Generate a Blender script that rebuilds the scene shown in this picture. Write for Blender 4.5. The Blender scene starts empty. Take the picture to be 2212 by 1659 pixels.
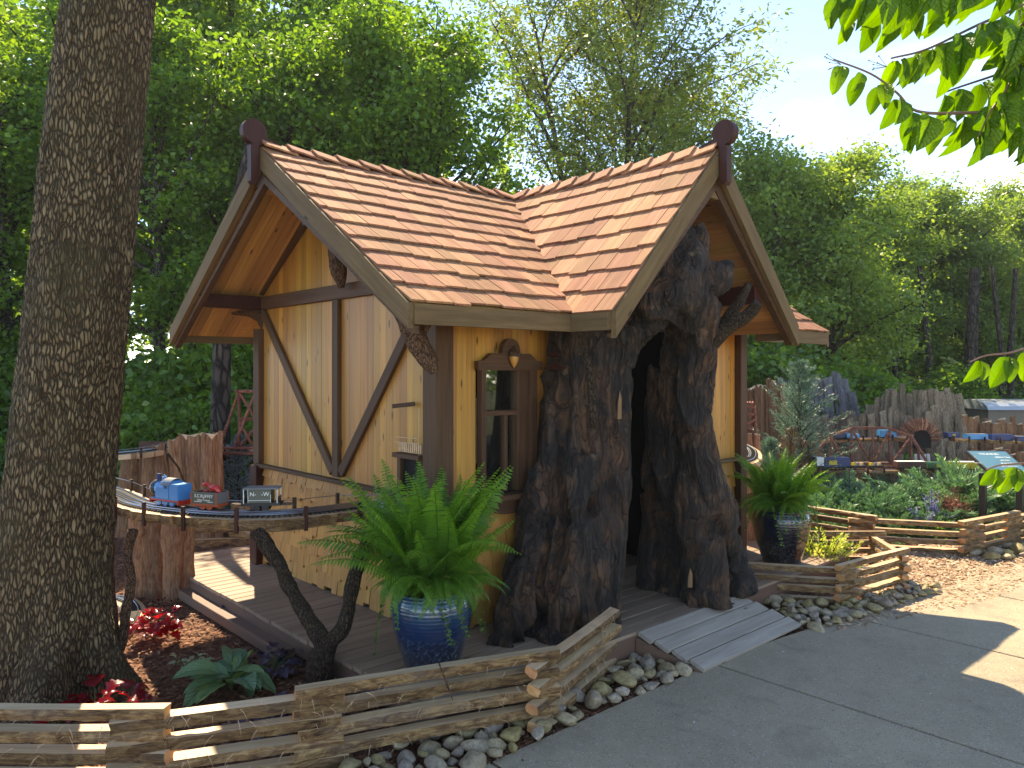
import bpy, bmesh, math, random
import numpy as np
from mathutils import Vector, Matrix, noise
random.seed(7); rng = np.random.default_rng(7)
SC = bpy.context.scene
COL = SC.collection
PI = math.pi
# ---------------------------------------------------------------- camera, sky, sun, exposure
CX, HY, FP, CH = 1106.0, 800.0, 1650.0, 1.7          # photo measured at 2212 x 1659
cam = bpy.data.cameras.new('camera'); camo = bpy.data.objects.new('camera', cam); COL.objects.link(camo)
cam.sensor_width = 36; cam.lens = 36 * FP / 2212; cam.shift_y = -29.5 / 2212
cam.clip_start = 0.05; cam.clip_end = 900
camo.location = (0, 0, CH); camo.rotation_euler = (PI / 2, 0, 0)
SC.camera = camo
SUN_EL, SUN_AZ = math.radians(49.5), math.radians(-19.1)   # azimuth clockwise from +Y
EXPOSURE = 2.45
SKY_STRENGTH = 0.145
SUN_STRENGTH = 2.0
world = bpy.data.worlds.new('World'); SC.world = world; world.use_nodes = True
wt = world.node_tree; wn = wt.nodes; wl = wt.links
bg = wn['Background']; bg.inputs['Strength'].default_value = SKY_STRENGTH
sky = wn.new('ShaderNodeTexSky'); sky.sky_type = 'NISHITA'; sky.sun_disc = False
sky.sun_elevation = SUN_EL; sky.sun_rotation = SUN_AZ; sky.air_density = 0.45; sky.dust_density = 0.0; sky.ozone_density = 6.0
tc = wn.new('ShaderNodeTexCoord')
mp = wn.new('ShaderNodeMapping'); mp.inputs['Scale'].default_value = (1, 1, 2.6)
cn = wn.new('ShaderNodeTexNoise'); cn.inputs['Scale'].default_value = 3.1; cn.inputs['Detail'].default_value = 8; cn.inputs['Roughness'].default_value = 0.55
cr = wn.new('ShaderNodeValToRGB'); cr.color_ramp.elements[0].position = 0.53; cr.color_ramp.elements[1].position = 0.72
sx = wn.new('ShaderNodeSeparateXYZ')
mr = wn.new('ShaderNodeMapRange'); mr.inputs['From Min'].default_value = 0.36; mr.inputs['From Max'].default_value = 0.26
mm = wn.new('ShaderNodeMath'); mm.operation = 'MULTIPLY'
mx = wn.new('ShaderNodeMix'); mx.data_type = 'RGBA'; mx.inputs[7].default_value = (4.6, 4.7, 4.9, 1)
wl.new(tc.outputs['Generated'], mp.inputs['Vector']); wl.new(mp.outputs[0], cn.inputs['Vector']); wl.new(cn.outputs[0], cr.inputs[0])
wl.new(tc.outputs['Generated'], sx.inputs[0]); wl.new(sx.outputs[2], mr.inputs['Value'])
wl.new(cr.outputs[0], mm.inputs[0]); wl.new(mr.outputs[0], mm.inputs[1])
wl.new(mm.outputs[0], mx.inputs[0]); wl.new(sky.outputs[0], mx.inputs[6]); wl.new(mx.outputs[2], bg.inputs['Color'])
sl = bpy.data.lights.new('sun', 'SUN'); sl.energy = SUN_STRENGTH; sl.angle = math.radians(0.5); sl.color = (1.0, 0.98, 0.955)
slo = bpy.data.objects.new('sun', sl); COL.objects.link(slo)
sd = Vector((math.sin(SUN_AZ) * math.cos(SUN_EL), math.cos(SUN_AZ) * math.cos(SUN_EL), math.sin(SUN_EL)))
slo.rotation_euler = sd.to_track_quat('Z', 'Y').to_euler(); slo.location = (0, 0, 20)
SC.view_settings.view_transform = 'Standard'; SC.view_settings.look = 'None'
SC.view_settings.exposure = EXPOSURE; SC.view_settings.gamma = 1; SC.view_settings.use_white_balance = True; SC.view_settings.white_balance_temperature = 10200; SC.view_settings.white_balance_tint = 9; SC.view_settings.use_curve_mapping = False
SC.render.engine = 'CYCLES'
SC.cycles.max_bounces = 10; SC.cycles.diffuse_bounces = 6; SC.cycles.transmission_bounces = 8; SC.cycles.transparent_max_bounces = 6
SC.cycles.use_denoising = True

# ---------------------------------------------------------------- coordinates
def D(u, v, Y): return Vector(((u - CX) / FP * Y, Y, CH - (v - HY) / FP * Y))
def G(u, v, z=0.0):
    Y = (CH - z) * FP / (v - HY); return Vector(((u - CX) / FP * Y, Y, z))
TH = math.radians(42.5)
RD = Vector((math.cos(TH), math.sin(TH), 0)); LD = Vector((-math.sin(TH), math.cos(TH), 0)); UP = Vector((0, 0, 1))
C0 = Vector((-0.432, 4.43, 0))
def H(a, b, z=0.0): return C0 + RD * a + LD * b + UP * z
DZ = 0.15

# ---------------------------------------------------------------- object helpers
WM = {}
def link(name, data, parent=None, M=None):
    o = bpy.data.objects.new(name, data); COL.objects.link(o)
    M = M or Matrix.Identity(4); WM[o.name] = M
    if parent is not None:
        o.parent = parent; o.matrix_basis = WM[parent.name].inverted() @ M
    else: o.matrix_basis = M
    return o
def tag(o, label=None, cat=None, group=None, kind=None):
    for k, v in (('label', label), ('category', cat), ('group', group), ('kind', kind)):
        if v: o[k] = v
    return o
def thing(name, loc, label, cat, group=None, rz=0.0):
    return tag(link(name, None, None, Matrix.Translation(loc) @ Matrix.Rotation(rz, 4, 'Z')), label, cat, group)
def mk(name, V, F, mats, smooth=False, fm=None):
    me = bpy.data.meshes.new(name); me.from_pydata([tuple(v) for v in V], [], F)
    for m in (mats if isinstance(mats, (list, tuple)) else [mats]): me.materials.append(m)
    if smooth: me.polygons.foreach_set('use_smooth', [True] * len(me.polygons))
    if fm: me.polygons.foreach_set('material_index', fm)
    me.update(); return me
def put(name, V, F, mat, parent=None, smooth=False, origin=None, fm=None):
    """vertices in world space -> one object with its origin among them"""
    V = [Vector(v) for v in V]
    if origin is None:
        origin = sum(V, Vector()) / len(V)
    me = mk(name, [v - origin for v in V], F, mat, smooth, fm)
    return link(name, me, parent, Matrix.Translation(origin))
def frame(O, X, Z):
    X = X.normalized(); Z = (Z - X * Z.dot(X)).normalized(); Y = Z.cross(X)
    M = Matrix.Identity(4)
    for i in range(3): M[i][0] = X[i]; M[i][1] = Y[i]; M[i][2] = Z[i]; M[i][3] = O[i]
    return M
class MB:
    def __init__(s): s.v = []; s.f = []; s.m = []
    def add(s, V, F, mi=0):
        o = len(s.v); s.v += [Vector(v) for v in V]; s.f += [tuple(i + o for i in f) for f in F]; s.m += [mi] * len(F); return s
    def box(s, c, d, M=None, mi=0):
        V = [Vector((x * d[0] / 2, y * d[1] / 2, z * d[2] / 2)) for x in (-1, 1) for y in (-1, 1) for z in (-1, 1)]
        V = [(M @ v if M else v) + Vector(c) for v in V]
        return s.add(V, [(0, 1, 3, 2), (4, 6, 7, 5), (0, 4, 5, 1), (2, 3, 7, 6), (0, 2, 6, 4), (1, 5, 7, 3)], mi)
    def tube(s, P, R, n=8, mi=0, cap=True):
        V, F = tube(P, R, n, cap); return s.add(V, F, mi)
    def build(s, name, mat, parent=None, smooth=False, origin=None):
        return put(name, s.v, s.f, mat, parent, smooth, origin, s.m if isinstance(mat, (list, tuple)) else None)
def tube(P, R, n=8, cap=True, wob=0.0):
    P = [Vector(p) for p in P]; V = []; F = []
    if not isinstance(R, (list, tuple)): R = [R] * len(P)
    ref = None
    for i, p in enumerate(P):
        t = (P[min(i + 1, len(P) - 1)] - P[max(i - 1, 0)]).normalized()
        if ref is None: ref = Vector((1, 0, 0)) if abs(t.x) < 0.8 else Vector((0, 1, 0))
        a = (ref - t * ref.dot(t)).normalized(); b = t.cross(a); ref = a
        for k in range(n):
            th = 2 * PI * k / n; r = R[i] * (1 + (random.uniform(-wob, wob) if wob else 0))
            V.append(p + (a * math.cos(th) + b * math.sin(th)) * r)
    for i in range(len(P) - 1):
        for k in range(n):
            k2 = (k + 1) % n; F.append((i * n + k, i * n + k2, (i + 1) * n + k2, (i + 1) * n + k))
    if cap: F.append(tuple(range(n))[::-1]); F.append(tuple((len(P) - 1) * n + k for k in range(n)))
    return V, F
def spline(P, k=8):
    P = [Vector(p) for p in P]; Q = [P[0] * 2 - P[1]] + P + [P[-1] * 2 - P[-2]]; out = []
    for i in range(1, len(Q) - 2):
        a, b, c, d = Q[i - 1:i + 3]
        for j in range(k):
            t = j / k
            out.append(0.5 * ((2 * b) + (c - a) * t + (2 * a - 5 * b + 4 * c - d) * t * t + (3 * b - a - 3 * c + d) * t ** 3))
    out.append(P[-1]); return out
_bc = {}
def board(name, p0, p1, w, th, up, mat, parent=None, ch=0.003):
    """a plank from p0 to p1 (centre line), grain along local x"""
    L = (p1 - p0).length; key = (round(L, 3), round(w, 3), round(th, 3), mat.name)
    if key not in _bc:
        c = min(ch, th * 0.3); s = [(-w / 2 + c, -th / 2), (w / 2 - c, -th / 2), (w / 2, -th / 2 + c), (w / 2, th / 2 - c), (w / 2 - c, th / 2), (-w / 2 + c, th / 2), (-w / 2, th / 2 - c), (-w / 2, -th / 2 + c)]
        V = [(x, y, z) for x in (0, L) for y, z in s]
        F = [(i, (i + 1) % 8, 8 + (i + 1) % 8, 8 + i) for i in range(8)] + [tuple(range(8))[::-1], tuple(range(8, 16))]
        F = [f[::-1] for f in F]
        _bc[key] = mk(name, V, F, mat)
    return link(name, _bc[key], parent, frame(p0, p1 - p0, up))
def prism(name, pts, nrm, th, grain, mat, parent=None):
    """coplanar world polygon extruded th along nrm"""
    O = sum(pts, Vector()) / len(pts); M = frame(O, grain, nrm); Mi = M.inverted()
    P = [Mi @ p for p in pts]
    A = sum(P[i].x * P[(i + 1) % len(P)].y - P[(i + 1) % len(P)].x * P[i].y for i in range(len(P)))
    if A < 0: P = P[::-1]
    n = len(P)
    V = [(p.x, p.y, p.z) for p in P] + [(p.x, p.y, p.z + th) for p in P]
    F = [tuple(range(n))[::-1], tuple(range(n, 2 * n))] + [(i, (i + 1) % n, n + (i + 1) % n, n + i) for i in range(n)]
    return link(name, mk(name, V, F, mat), parent, M)
def clip(poly, a, b, c):
    out = []
    for i in range(len(poly)):
        p, q = poly[i], poly[(i + 1) % len(poly)]
        dp = a * p[0] + b * p[1] + c; dq = a * q[0] + b * q[1] + c
        if dp >= 0: out.append(p)
        if (dp >= 0) != (dq >= 0):
            t = dp / (dp - dq); out.append((p[0] + (q[0] - p[0]) * t, p[1] + (q[1] - p[1]) * t))
    return out
def clone(src, M, parent=None, label=None, group=None):
    """copy a thing with its parts and sub-parts"""
    o = src.copy(); COL.objects.link(o); WM[o.name] = M
    if parent is None: o.matrix_basis = M
    if label: o['label'] = label
    if group: o['group'] = group
    for ch in list(src.children):
        c = ch.copy(); COL.objects.link(c); c.parent = o
        for g in list(ch.children):
            d = g.copy(); COL.objects.link(d); d.parent = c
    return o
def TRS(loc, rz=0, s=1.0, rx=0, ry=0):
    return Matrix.Translation(loc) @ Matrix.Rotation(rz, 4, 'Z') @ Matrix.Rotation(rx, 4, 'X') @ Matrix.Rotation(ry, 4, 'Y') @ (Matrix.Diagonal((s, s, s, 1)) if not isinstance(s, tuple) else Matrix.Diagonal((*s, 1)))
def fastmesh(name, V, nper, mat, tint=None, smooth=False, faces=None):
    """V (N,nper,3); faces: vertex tuples inside one item"""
    N = len(V); faces = faces or [tuple(range(nper))]
    me = bpy.data.meshes.new(name)
    me.vertices.add(N * nper); me.vertices.foreach_set('co', V.astype(np.float32).ravel())
    idx = []; starts = []; lens = [len(f) for f in faces]; flat = np.concatenate([np.array(f) for f in faces])
    LI = (np.arange(N)[:, None] * nper + flat[None, :]).ravel()
    tot = sum(lens); offs = np.cumsum([0] + lens[:-1])
    ST = (np.arange(N)[:, None] * tot + offs[None, :]).ravel()
    me.loops.add(len(LI)); me.loops.foreach_set('vertex_index', LI.astype(np.int32))
    me.polygons.add(len(ST)); me.polygons.foreach_set('loop_start', ST.astype(np.int32))
    try: me.polygons.foreach_set('loop_total', np.tile(lens, N).astype(np.int32))
    except Exception: pass
    if smooth: me.polygons.foreach_set('use_smooth', np.ones(len(ST), bool))
    me.update(calc_edges=True)
    if tint is not None:
        at = me.attributes.new('tint', 'FLOAT', 'POINT'); at.data.foreach_set('value', np.repeat(tint, nper).astype(np.float32))
    for m in (mat if isinstance(mat, (list, tuple)) else [mat]): me.materials.append(m)
    return me
def text_mesh(name, body, size, M, mat, parent, align='CENTER', depth=0.0006):
    cu = bpy.data.curves.new(name, 'FONT'); cu.body = body; cu.size = size; cu.align_x = align; cu.align_y = 'CENTER'; cu.extrude = depth
    t = bpy.data.objects.new('tmp', cu); COL.objects.link(t)
    me = bpy.data.meshes.new_from_object(t.evaluated_get(bpy.context.evaluated_depsgraph_get()))
    bpy.data.objects.remove(t); me.materials.clear(); me.materials.append(mat)
    return link(name, me, parent, M)

# ---------------------------------------------------------------- materials
class NT:
    def __init__(s, name):
        s.m = bpy.data.materials.new(name); s.m.use_nodes = True; s.t = s.m.node_tree; s.t.nodes.clear()
        s.out = s.n('ShaderNodeOutputMaterial')
    def n(s, t, props=None, **ins):
        nd = s.t.nodes.new(t)
        for k, v in (props or {}).items(): setattr(nd, k, v)
        for k, v in ins.items():
            k = int(k[1:]) if k[0] == '_' else k.replace('_', ' ')
            if isinstance(v, bpy.types.NodeSocket): s.t.links.new(v, nd.inputs[k])
            else:
                if isinstance(v, (tuple, list)) and len(v) == 3 and nd.inputs[k].type == 'RGBA': v = (*v, 1)
                nd.inputs[k].default_value = v
        return nd
    def math(s, op, a, b=0.0, c=0.0, clamp=False):
        return s.n('ShaderNodeMath', {'operation': op, 'use_clamp': clamp}, _0=a, _1=b, _2=c).outputs[0]
    def ramp(s, fac, stops):
        r = s.n('ShaderNodeValToRGB', None, Fac=fac); e = r.color_ramp.elements
        while len(e) < len(stops): e.new(0.5)
        for i, (p, c) in enumerate(stops):
            e[i].position = p; e[i].color = (*c, 1) if len(c) == 3 else c
        return r.outputs[0]
    def mix(s, f, a, b, mode='MIX'):
        return s.n('ShaderNodeMix', {'data_type': 'RGBA', 'blend_type': mode, 'clamp_factor': True}, _0=f, _6=a, _7=b).outputs[2]
    def coords(s, scale=(1, 1, 1), rnd=37.0, kind='Object'):
        c = s.n('ShaderNodeTexCoord').outputs[kind]
        if rnd:
            r = s.n('ShaderNodeObjectInfo').outputs['Random']
            v = s.n('ShaderNodeCombineXYZ', None, _0=s.math('MULTIPLY', r, rnd), _1=s.math('MULTIPLY', r, rnd * 2.3), _2=s.math('MULTIPLY', r, rnd * 0.7)).outputs[0]
            c = s.n('ShaderNodeVectorMath', {'operation': 'ADD'}, _0=c, _1=v).outputs[0]
        return s.n('ShaderNodeVectorMath', {'operation': 'MULTIPLY'}, _0=c, _1=scale).outputs[0]
    def noise(s, vec, scale=5, detail=3, rough=0.5, dist=0.0):
        return s.n('ShaderNodeTexNoise', None, Vector=vec, Scale=scale, Detail=detail, Roughness=rough, Distortion=dist).outputs[0]
    def bump(s, h, st=0.3, d=0.01): return s.n('ShaderNodeBump', None, Height=h, Strength=st, Distance=d).outputs[0]
    def done(s, color, rough=0.6, normal=None, **kw):
        p = s.n('ShaderNodeBsdfPrincipled', None, **{'Base_Color': color, 'Roughness': rough, **kw})
        if normal is not None: s.t.links.new(normal, p.inputs['Normal'])
        s.t.links.new(p.outputs[0], s.out.inputs[0]); return s.m
def plain(name, c, rough=0.5, **kw):
    n = NT(name); v = n.noise(n.coords(rnd=0), 30, 2)
    return n.done(n.mix(n.math('MULTIPLY', v, 0.25), (*c, 1), (*[x * 0.6 for x in c], 1)), rough, **kw)
def wood(name, lo, hi, var=0.25, rough=0.6, bumps=0.25, knots=0.0, sc=(3, 55, 55), weather=None, coat=0.0, objkind='Object', spec=0.5, rnd=37.0):
    n = NT(name); v = n.coords(sc, rnd, objkind)
    g = n.noise(v, 1.0, 5, 0.6, 0.8)
    v2 = n.coords(tuple(x * 0.12 for x in sc), rnd, objkind); g2 = n.noise(v2, 1.6, 3, 0.5, 2.5)
    f = n.math('ADD', n.math('MULTIPLY', g, 0.65), n.math('MULTIPLY', g2, 0.45))
    col = n.ramp(f, [(0.34, lo), (0.72, hi)])
    r = n.n('ShaderNodeObjectInfo').outputs['Random']
    hsv = n.n('ShaderNodeHueSaturation', None, Hue=n.math('ADD', 0.5, n.math('MULTIPLY', n.math('SUBTRACT', r, 0.5), 0.018 * var / 0.25)), Saturation=1.0,
              Value=n.math('ADD', 1 - var, n.math('MULTIPLY', n.math('FRACT', n.math('MULTIPLY', r, 7.31)), 2 * var)), Color=col)
    col = hsv.outputs[0]
    if knots:
        kv = n.coords((5.5, 20, 20), rnd, objkind)
        k = n.n('ShaderNodeTexVoronoi', {'feature': 'F1'}, Vector=kv, Scale=1.0, Randomness=1.0)
        sel = n.n('ShaderNodeSeparateColor', None, Color=k.outputs['Color']).outputs[0]
        kk = n.math('MULTIPLY', n.ramp(k.outputs['Distance'], [(0.09, (1, 1, 1)), (0.20, (0, 0, 0))]), n.math('GREATER_THAN', sel, 1 - knots))
        col = n.mix(kk, col, tuple(x * 0.22 for x in lo) + (1,))
    if weather:
        w = n.noise(n.coords((1.2, 6, 6), rnd, objkind), 1.5, 4, 0.6)
        col = n.mix(n.ramp(w, [(0.42, (0, 0, 0)), (0.68, (1, 1, 1))]), col, (*weather, 1))
    return n.done(col, n.math('ADD', rough - 0.1, n.math('MULTIPLY', g, 0.2)), n.bump(g, bumps, 0.004), Coat_Weight=coat, Specular_IOR_Level=spec, Coat_Roughness=0.3)
def leafmat(name, stops, trans=0.5, tcol=None, rough=0.45, spec=0.4, bumps=0):
    n = NT(name); a = n.n('ShaderNodeAttribute', {'attribute_name': 'tint'}).outputs['Fac']
    r = n.n('ShaderNodeObjectInfo').outputs['Random']
    f = n.math('ADD', n.math('MULTIPLY', a, 0.85), n.math('MULTIPLY', r, 0.15))
    c = n.ramp(f, stops)
    nb = None
    p = n.n('ShaderNodeBsdfPrincipled', None, Base_Color=c, Roughness=rough, Specular_IOR_Level=spec)
    tcn = n.mix(1.0, c, (*(tcol or (2.3, 2.0, 0.7)), 1), 'MULTIPLY')
    t = n.n('ShaderNodeBsdfTranslucent', None, Color=tcn)
    m = n.n('ShaderNodeMixShader', None, _0=trans, _1=p.outputs[0], _2=t.outputs[0])
    n.t.links.new(m.outputs[0], n.out.inputs[0]); return n.m
def barkmat(name, dark, mid, light, sc=(40, 40, 12), plates=True, moss=None, bumps=0.9, rnd=0.0, dist=0.02):
    n = NT(name); v = n.coords((1, 1, 1), rnd)
    w = n.n('ShaderNodeTexNoise', None, Vector=v, Scale=9, Detail=3)
    v1 = n.n('ShaderNodeVectorMath', {'operation': 'MULTIPLY_ADD'}, _0=w.outputs['Color'], _1=(0.03, 0.03, 0.04), _2=v).outputs[0]
    v2 = n.n('ShaderNodeVectorMath', {'operation': 'MULTIPLY'}, _0=v1, _1=sc).outputs[0]
    e = n.n('ShaderNodeTexVoronoi', {'feature': 'DISTANCE_TO_EDGE'}, Vector=v2, Scale=1.0).outputs['Distance']
    cell = n.n('ShaderNodeTexVoronoi', {'feature': 'F1'}, Vector=v2, Scale=1.0)
    cc = n.n('ShaderNodeSeparateColor', None, Color=cell.outputs['Color']).outputs[0]
    pl = n.ramp(e, [(0.02, (0, 0, 0)), (0.22, (1, 1, 1))])
    fine = n.noise(v2, 2.2, 5, 0.65)
    big = n.noise(v, 2.4, 4, 0.6)
    col = n.ramp(n.math('ADD', n.math('MULTIPLY', cc, 0.35), n.math('MULTIPLY', fine, 0.75)), [(0.25, mid), (0.8, light)])
    col = n.mix(n.math('SUBTRACT', 1.0, pl), col, (*dark, 1))
    if moss: col = n.mix(n.ramp(big, [(0.46, (0, 0, 0)), (0.66, (0.8, 0.8, 0.8))]), col, (*moss, 1))
    h = n.math('ADD', n.math('MULTIPLY', pl, 0.8), n.math('MULTIPLY', fine, 0.5))
    return n.done(col, 0.85, n.bump(h, bumps, dist), Specular_IOR_Level=0.25)

M_pine = wood('pine_plank', (0.35, 0.132, 0.020), (0.57, 0.262, 0.050), 0.24, 0.5, 0.15, knots=0.42, sc=(1.6, 40, 40), coat=0.1)
M_soffit = wood('soffit_pine', (0.30, 0.12, 0.035), (0.55, 0.27, 0.10), 0.28, 0.5, 0.15, knots=0.22, sc=(1.8, 36, 36), coat=0.1)
M_shake = wood('pine_shake', (0.35, 0.142, 0.026), (0.55, 0.262, 0.060), 0.13, 0.6, 0.3, knots=0.10, sc=(4, 45, 45))
M_cedar = wood('cedar_shingle', (0.25, 0.098, 0.048), (0.47, 0.235, 0.135), 0.24, 0.85, 0.4, sc=(3.5, 60, 60), spec=0.2, coat=0.0)
M_trim = wood('dark_trim', (0.05, 0.022, 0.012), (0.12, 0.058, 0.03), 0.15, 0.6, 0.4, spec=0.25)
M_rake = wood('greyed_brown_trim', (0.105, 0.062, 0.028), (0.20, 0.125, 0.06), 0.12, 0.7, 0.5, sc=(3, 45, 45), spec=0.2, knots=0.1)
M_maroon = wood('maroon_trim', (0.035, 0.009, 0.006), (0.065, 0.018, 0.012), 0.1, 0.5, 0.3, spec=0.25)
M_deck = wood('deck_board', (0.20, 0.125, 0.08), (0.36, 0.24, 0.165), 0.16, 0.65, 0.3, sc=(2.2, 40, 40), knots=0.12)
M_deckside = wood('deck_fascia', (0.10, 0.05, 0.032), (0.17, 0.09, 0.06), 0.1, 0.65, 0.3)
M_ramp = wood('ramp_board', (0.24, 0.195, 0.155), (0.43, 0.365, 0.30), 0.12, 0.65, 0.3, sc=(2.2, 32, 32), knots=0.1)
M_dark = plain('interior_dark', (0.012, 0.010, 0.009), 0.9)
M_black = plain('black_metal', (0.02, 0.02, 0.022), 0.4, Metallic=0.3)
M_sawn = wood('sawn_cedar', (0.42, 0.24, 0.12), (0.72, 0.50, 0.30), 0.15, 0.55, 0.3, sc=(3, 40, 40))
def railbark(name, lo, mid, hi, sc=(5, 48, 48), sw=(4, 9, 9)):
    n = NT(name); v = n.coords(sc); g = n.noise(v, 1, 7, 0.75, 2.2); w = n.noise(n.coords(sw), 1.6, 5, 0.7, 2)
    f = n.math('ADD', n.math('MULTIPLY', g, 0.5), n.math('MULTIPLY', w, 0.55))
    col = n.ramp(f, [(0.38, lo), (0.50, mid), (0.66, hi)]); r = n.n('ShaderNodeObjectInfo').outputs['Random']
    gr = n.noise(n.coords((2, 4, 4), 11), 2.0, 3, 0.6); col = n.mix(n.ramp(gr, [(0.48, (0, 0, 0)), (0.7, (0.3, 0.3, 0.3))]), col, (*[sum(mid) / 3 * 1.15] * 3, 1))
    col = n.n('ShaderNodeHueSaturation', None, Value=n.math('ADD', 0.72, n.math('MULTIPLY', r, 0.6)), Color=col).outputs[0]
    return n.done(col, 0.85, n.bump(f, 1.0, 0.02), Specular_IOR_Level=0.2)
M_rail = railbark('rail_bark', (0.045, 0.02, 0.010), (0.19, 0.10, 0.045), (0.48, 0.30, 0.14))
M_endgrain = wood('end_grain', (0.42, 0.16, 0.06), (0.62, 0.30, 0.12), 0.2, 0.6, 0.2, sc=(30, 30, 30))
SB, SW = (4.5, 6.5, 6.5), (3, 2.6, 2.6)
M_slab = railbark('slab_bark_brown', (0.09, 0.035, 0.018), (0.25, 0.11, 0.055), (0.42, 0.24, 0.13), SB, SW)
M_slabgrey = railbark('slab_bark_grey', (0.055, 0.035, 0.022), (0.20, 0.14, 0.09), (0.44, 0.34, 0.25), SB, SW)
M_slabred = railbark('slab_bark_red', (0.12, 0.04, 0.025), (0.33, 0.13, 0.07), (0.55, 0.28, 0.16), SB, SW)
M_slabdark = railbark('slab_bark_slate', (0.03, 0.03, 0.035), (0.10, 0.10, 0.11), (0.22, 0.21, 0.22), SB, SW)
M_twigred = railbark('red_twig', (0.10, 0.03, 0.022), (0.24, 0.085, 0.06), (0.42, 0.19, 0.14))
M_branch = barkmat('branch_bark', (0.03, 0.015, 0.01), (0.14, 0.065, 0.035), (0.26, 0.14, 0.08), (120, 120, 26), bumps=0.7, dist=0.01)
M_branchdk = barkmat('dark_branch_bark', (0.012, 0.008, 0.006), (0.05, 0.03, 0.02), (0.13, 0.085, 0.05), (110, 110, 26), bumps=0.9, dist=0.012)
M_oak = barkmat('trunk_bark', (0.048, 0.030, 0.016), (0.15, 0.092, 0.046), (0.36, 0.25, 0.135), (62, 62, 16), moss=(0.10, 0.072, 0.034), bumps=1.0, dist=0.025)
M_fartrunk = barkmat('forest_trunk_bark', (0.012, 0.009, 0.008), (0.045, 0.036, 0.028), (0.10, 0.08, 0.065), (14, 14, 5))
M_leafA = leafmat('maple_leaves', [(0, (0.040, 0.100, 0.020)), (0.5, (0.085, 0.19, 0.034)), (1, (0.19, 0.32, 0.052))], 0.55)
M_leafB = leafmat('olive_leaves', [(0, (0.065, 0.123, 0.026)), (0.6, (0.145, 0.217, 0.043)), (1, (0.290, 0.319, 0.072))], 0.40)
M_leafC = leafmat('far_leaves', [(0, (0.069, 0.138, 0.048)), (0.5, (0.138, 0.237, 0.069)), (1, (0.237, 0.350, 0.094))], 0.52)
M_leafU = leafmat('shrub_leaves', [(0, (0.039, 0.104, 0.021)), (0.6, (0.078, 0.182, 0.033)), (1, (0.169, 0.299, 0.065))], 0.42, rough=0.35)
M_fern = leafmat('fern_leaves', [(0, (0.035, 0.11, 0.02)), (0.6, (0.08, 0.22, 0.03)), (1, (0.16, 0.33, 0.05))], 0.5, rough=0.4)
M_jun = leafmat('juniper_needles', [(0, (0.062, 0.150, 0.081)), (0.6, (0.125, 0.263, 0.138)), (1, (0.250, 0.413, 0.163))], 0.3, (1.1, 1.2, 0.7))
M_junblue = leafmat('cedar_needles', [(0, (0.072, 0.144, 0.102)), (0.6, (0.156, 0.264, 0.192)), (1, (0.288, 0.408, 0.300))], 0.2, (1.0, 1.1, 0.8))
M_spruce = leafmat('blue_spruce_needles', [(0, (0.104, 0.195, 0.221)), (0.6, (0.195, 0.325, 0.377)), (1, (0.364, 0.494, 0.546))], 0.1, (1, 1, 1))
M_hosta = leafmat('hosta_leaves', [(0, (0.07, 0.17, 0.09)), (0.6, (0.12, 0.24, 0.13)), (1, (0.25, 0.40, 0.06))], 0.35, rough=0.35)
M_red = leafmat('red_leaves', [(0, (0.09, 0.006, 0.02)), (0.6, (0.28, 0.008, 0.02)), (1, (0.42, 0.02, 0.035))], 0.5, (2.0, 0.6, 0.6), rough=0.25, spec=0.8)
M_purple = leafmat('purple_leaves', [(0, (0.02, 0.015, 0.03)), (0.6, (0.05, 0.035, 0.065)), (1, (0.14, 0.12, 0.17))], 0.2, (1.5, 0.7, 1.0), rough=0.3)
M_silver = leafmat('silver_leaves', [(0, (0.12, 0.18, 0.12)), (0.6, (0.3, 0.38, 0.25)), (1, (0.5, 0.55, 0.3))], 0.3, rough=0.4)
M_lav = leafmat('lavender_petals', [(0, (0.2, 0.17, 0.5)), (1, (0.4, 0.36, 0.75))], 0.4, (1.1, 1.1, 1.3))
M_stem = plain('green_stem', (0.08, 0.12, 0.03), 0.5)
M_twig = plain('pink_brown_twig', (0.22, 0.11, 0.07), 0.6)
# big foreground leaves with veins
def veined(name, base, hi, trans=0.55, tcol=(1.3, 1.3, 0.2)):
    n = NT(name); v = n.coords((1, 1, 1), 0)
    s = n.n('ShaderNodeSeparateXYZ', None, _0=v)
    ay = n.math('ABSOLUTE', s.outputs[1])
    d = n.math('SUBTRACT', s.outputs[0], n.math('MULTIPLY', ay, 1.6))
    w = n.math('FRACT', n.math('MULTIPLY', d, 9)); w = n.math('ABSOLUTE', n.math('SUBTRACT', w, 0.5))
    side = n.ramp(w, [(0.0, (1, 1, 1)), (0.09, (0, 0, 0))]); mid = n.ramp(ay, [(0.006, (1, 1, 1)), (0.016, (0, 0, 0))])
    vein = n.math('MAXIMUM', n.math('MULTIPLY', side, 0.6), mid)
    r = n.n('ShaderNodeObjectInfo').outputs['Random']
    c = n.mix(r, (*base, 1), (*hi, 1)); c = n.mix(n.math('MULTIPLY', vein, 0.45), c, (*[x * 0.55 for x in base], 1))
    nb = n.bump(n.math('SUBTRACT', n.noise(v, 7, 2), vein), 0.9, 0.02)
    p = n.n('ShaderNodeBsdfPrincipled', None, Base_Color=c, Roughness=0.38, Normal=nb)
    t = n.n('ShaderNodeBsdfTranslucent', None, Color=n.mix(1.0, c, (*tcol, 1), 'MULTIPLY'))
    m = n.n('ShaderNodeMixShader', None, _0=trans, _1=p.outputs[0], _2=t.outputs[0])
    n.t.links.new(m.outputs[0], n.out.inputs[0]); return n.m
M_bigleaf = veined('large_green_leaf', (0.08, 0.19, 0.02), (0.16, 0.31, 0.03), 0.55, (1.4, 1.4, 0.35))
M_hostav = veined('hosta_leaf', (0.14, 0.29, 0.17), (0.26, 0.42, 0.14), 0.3, (1.2, 1.2, 0.4))
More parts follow.
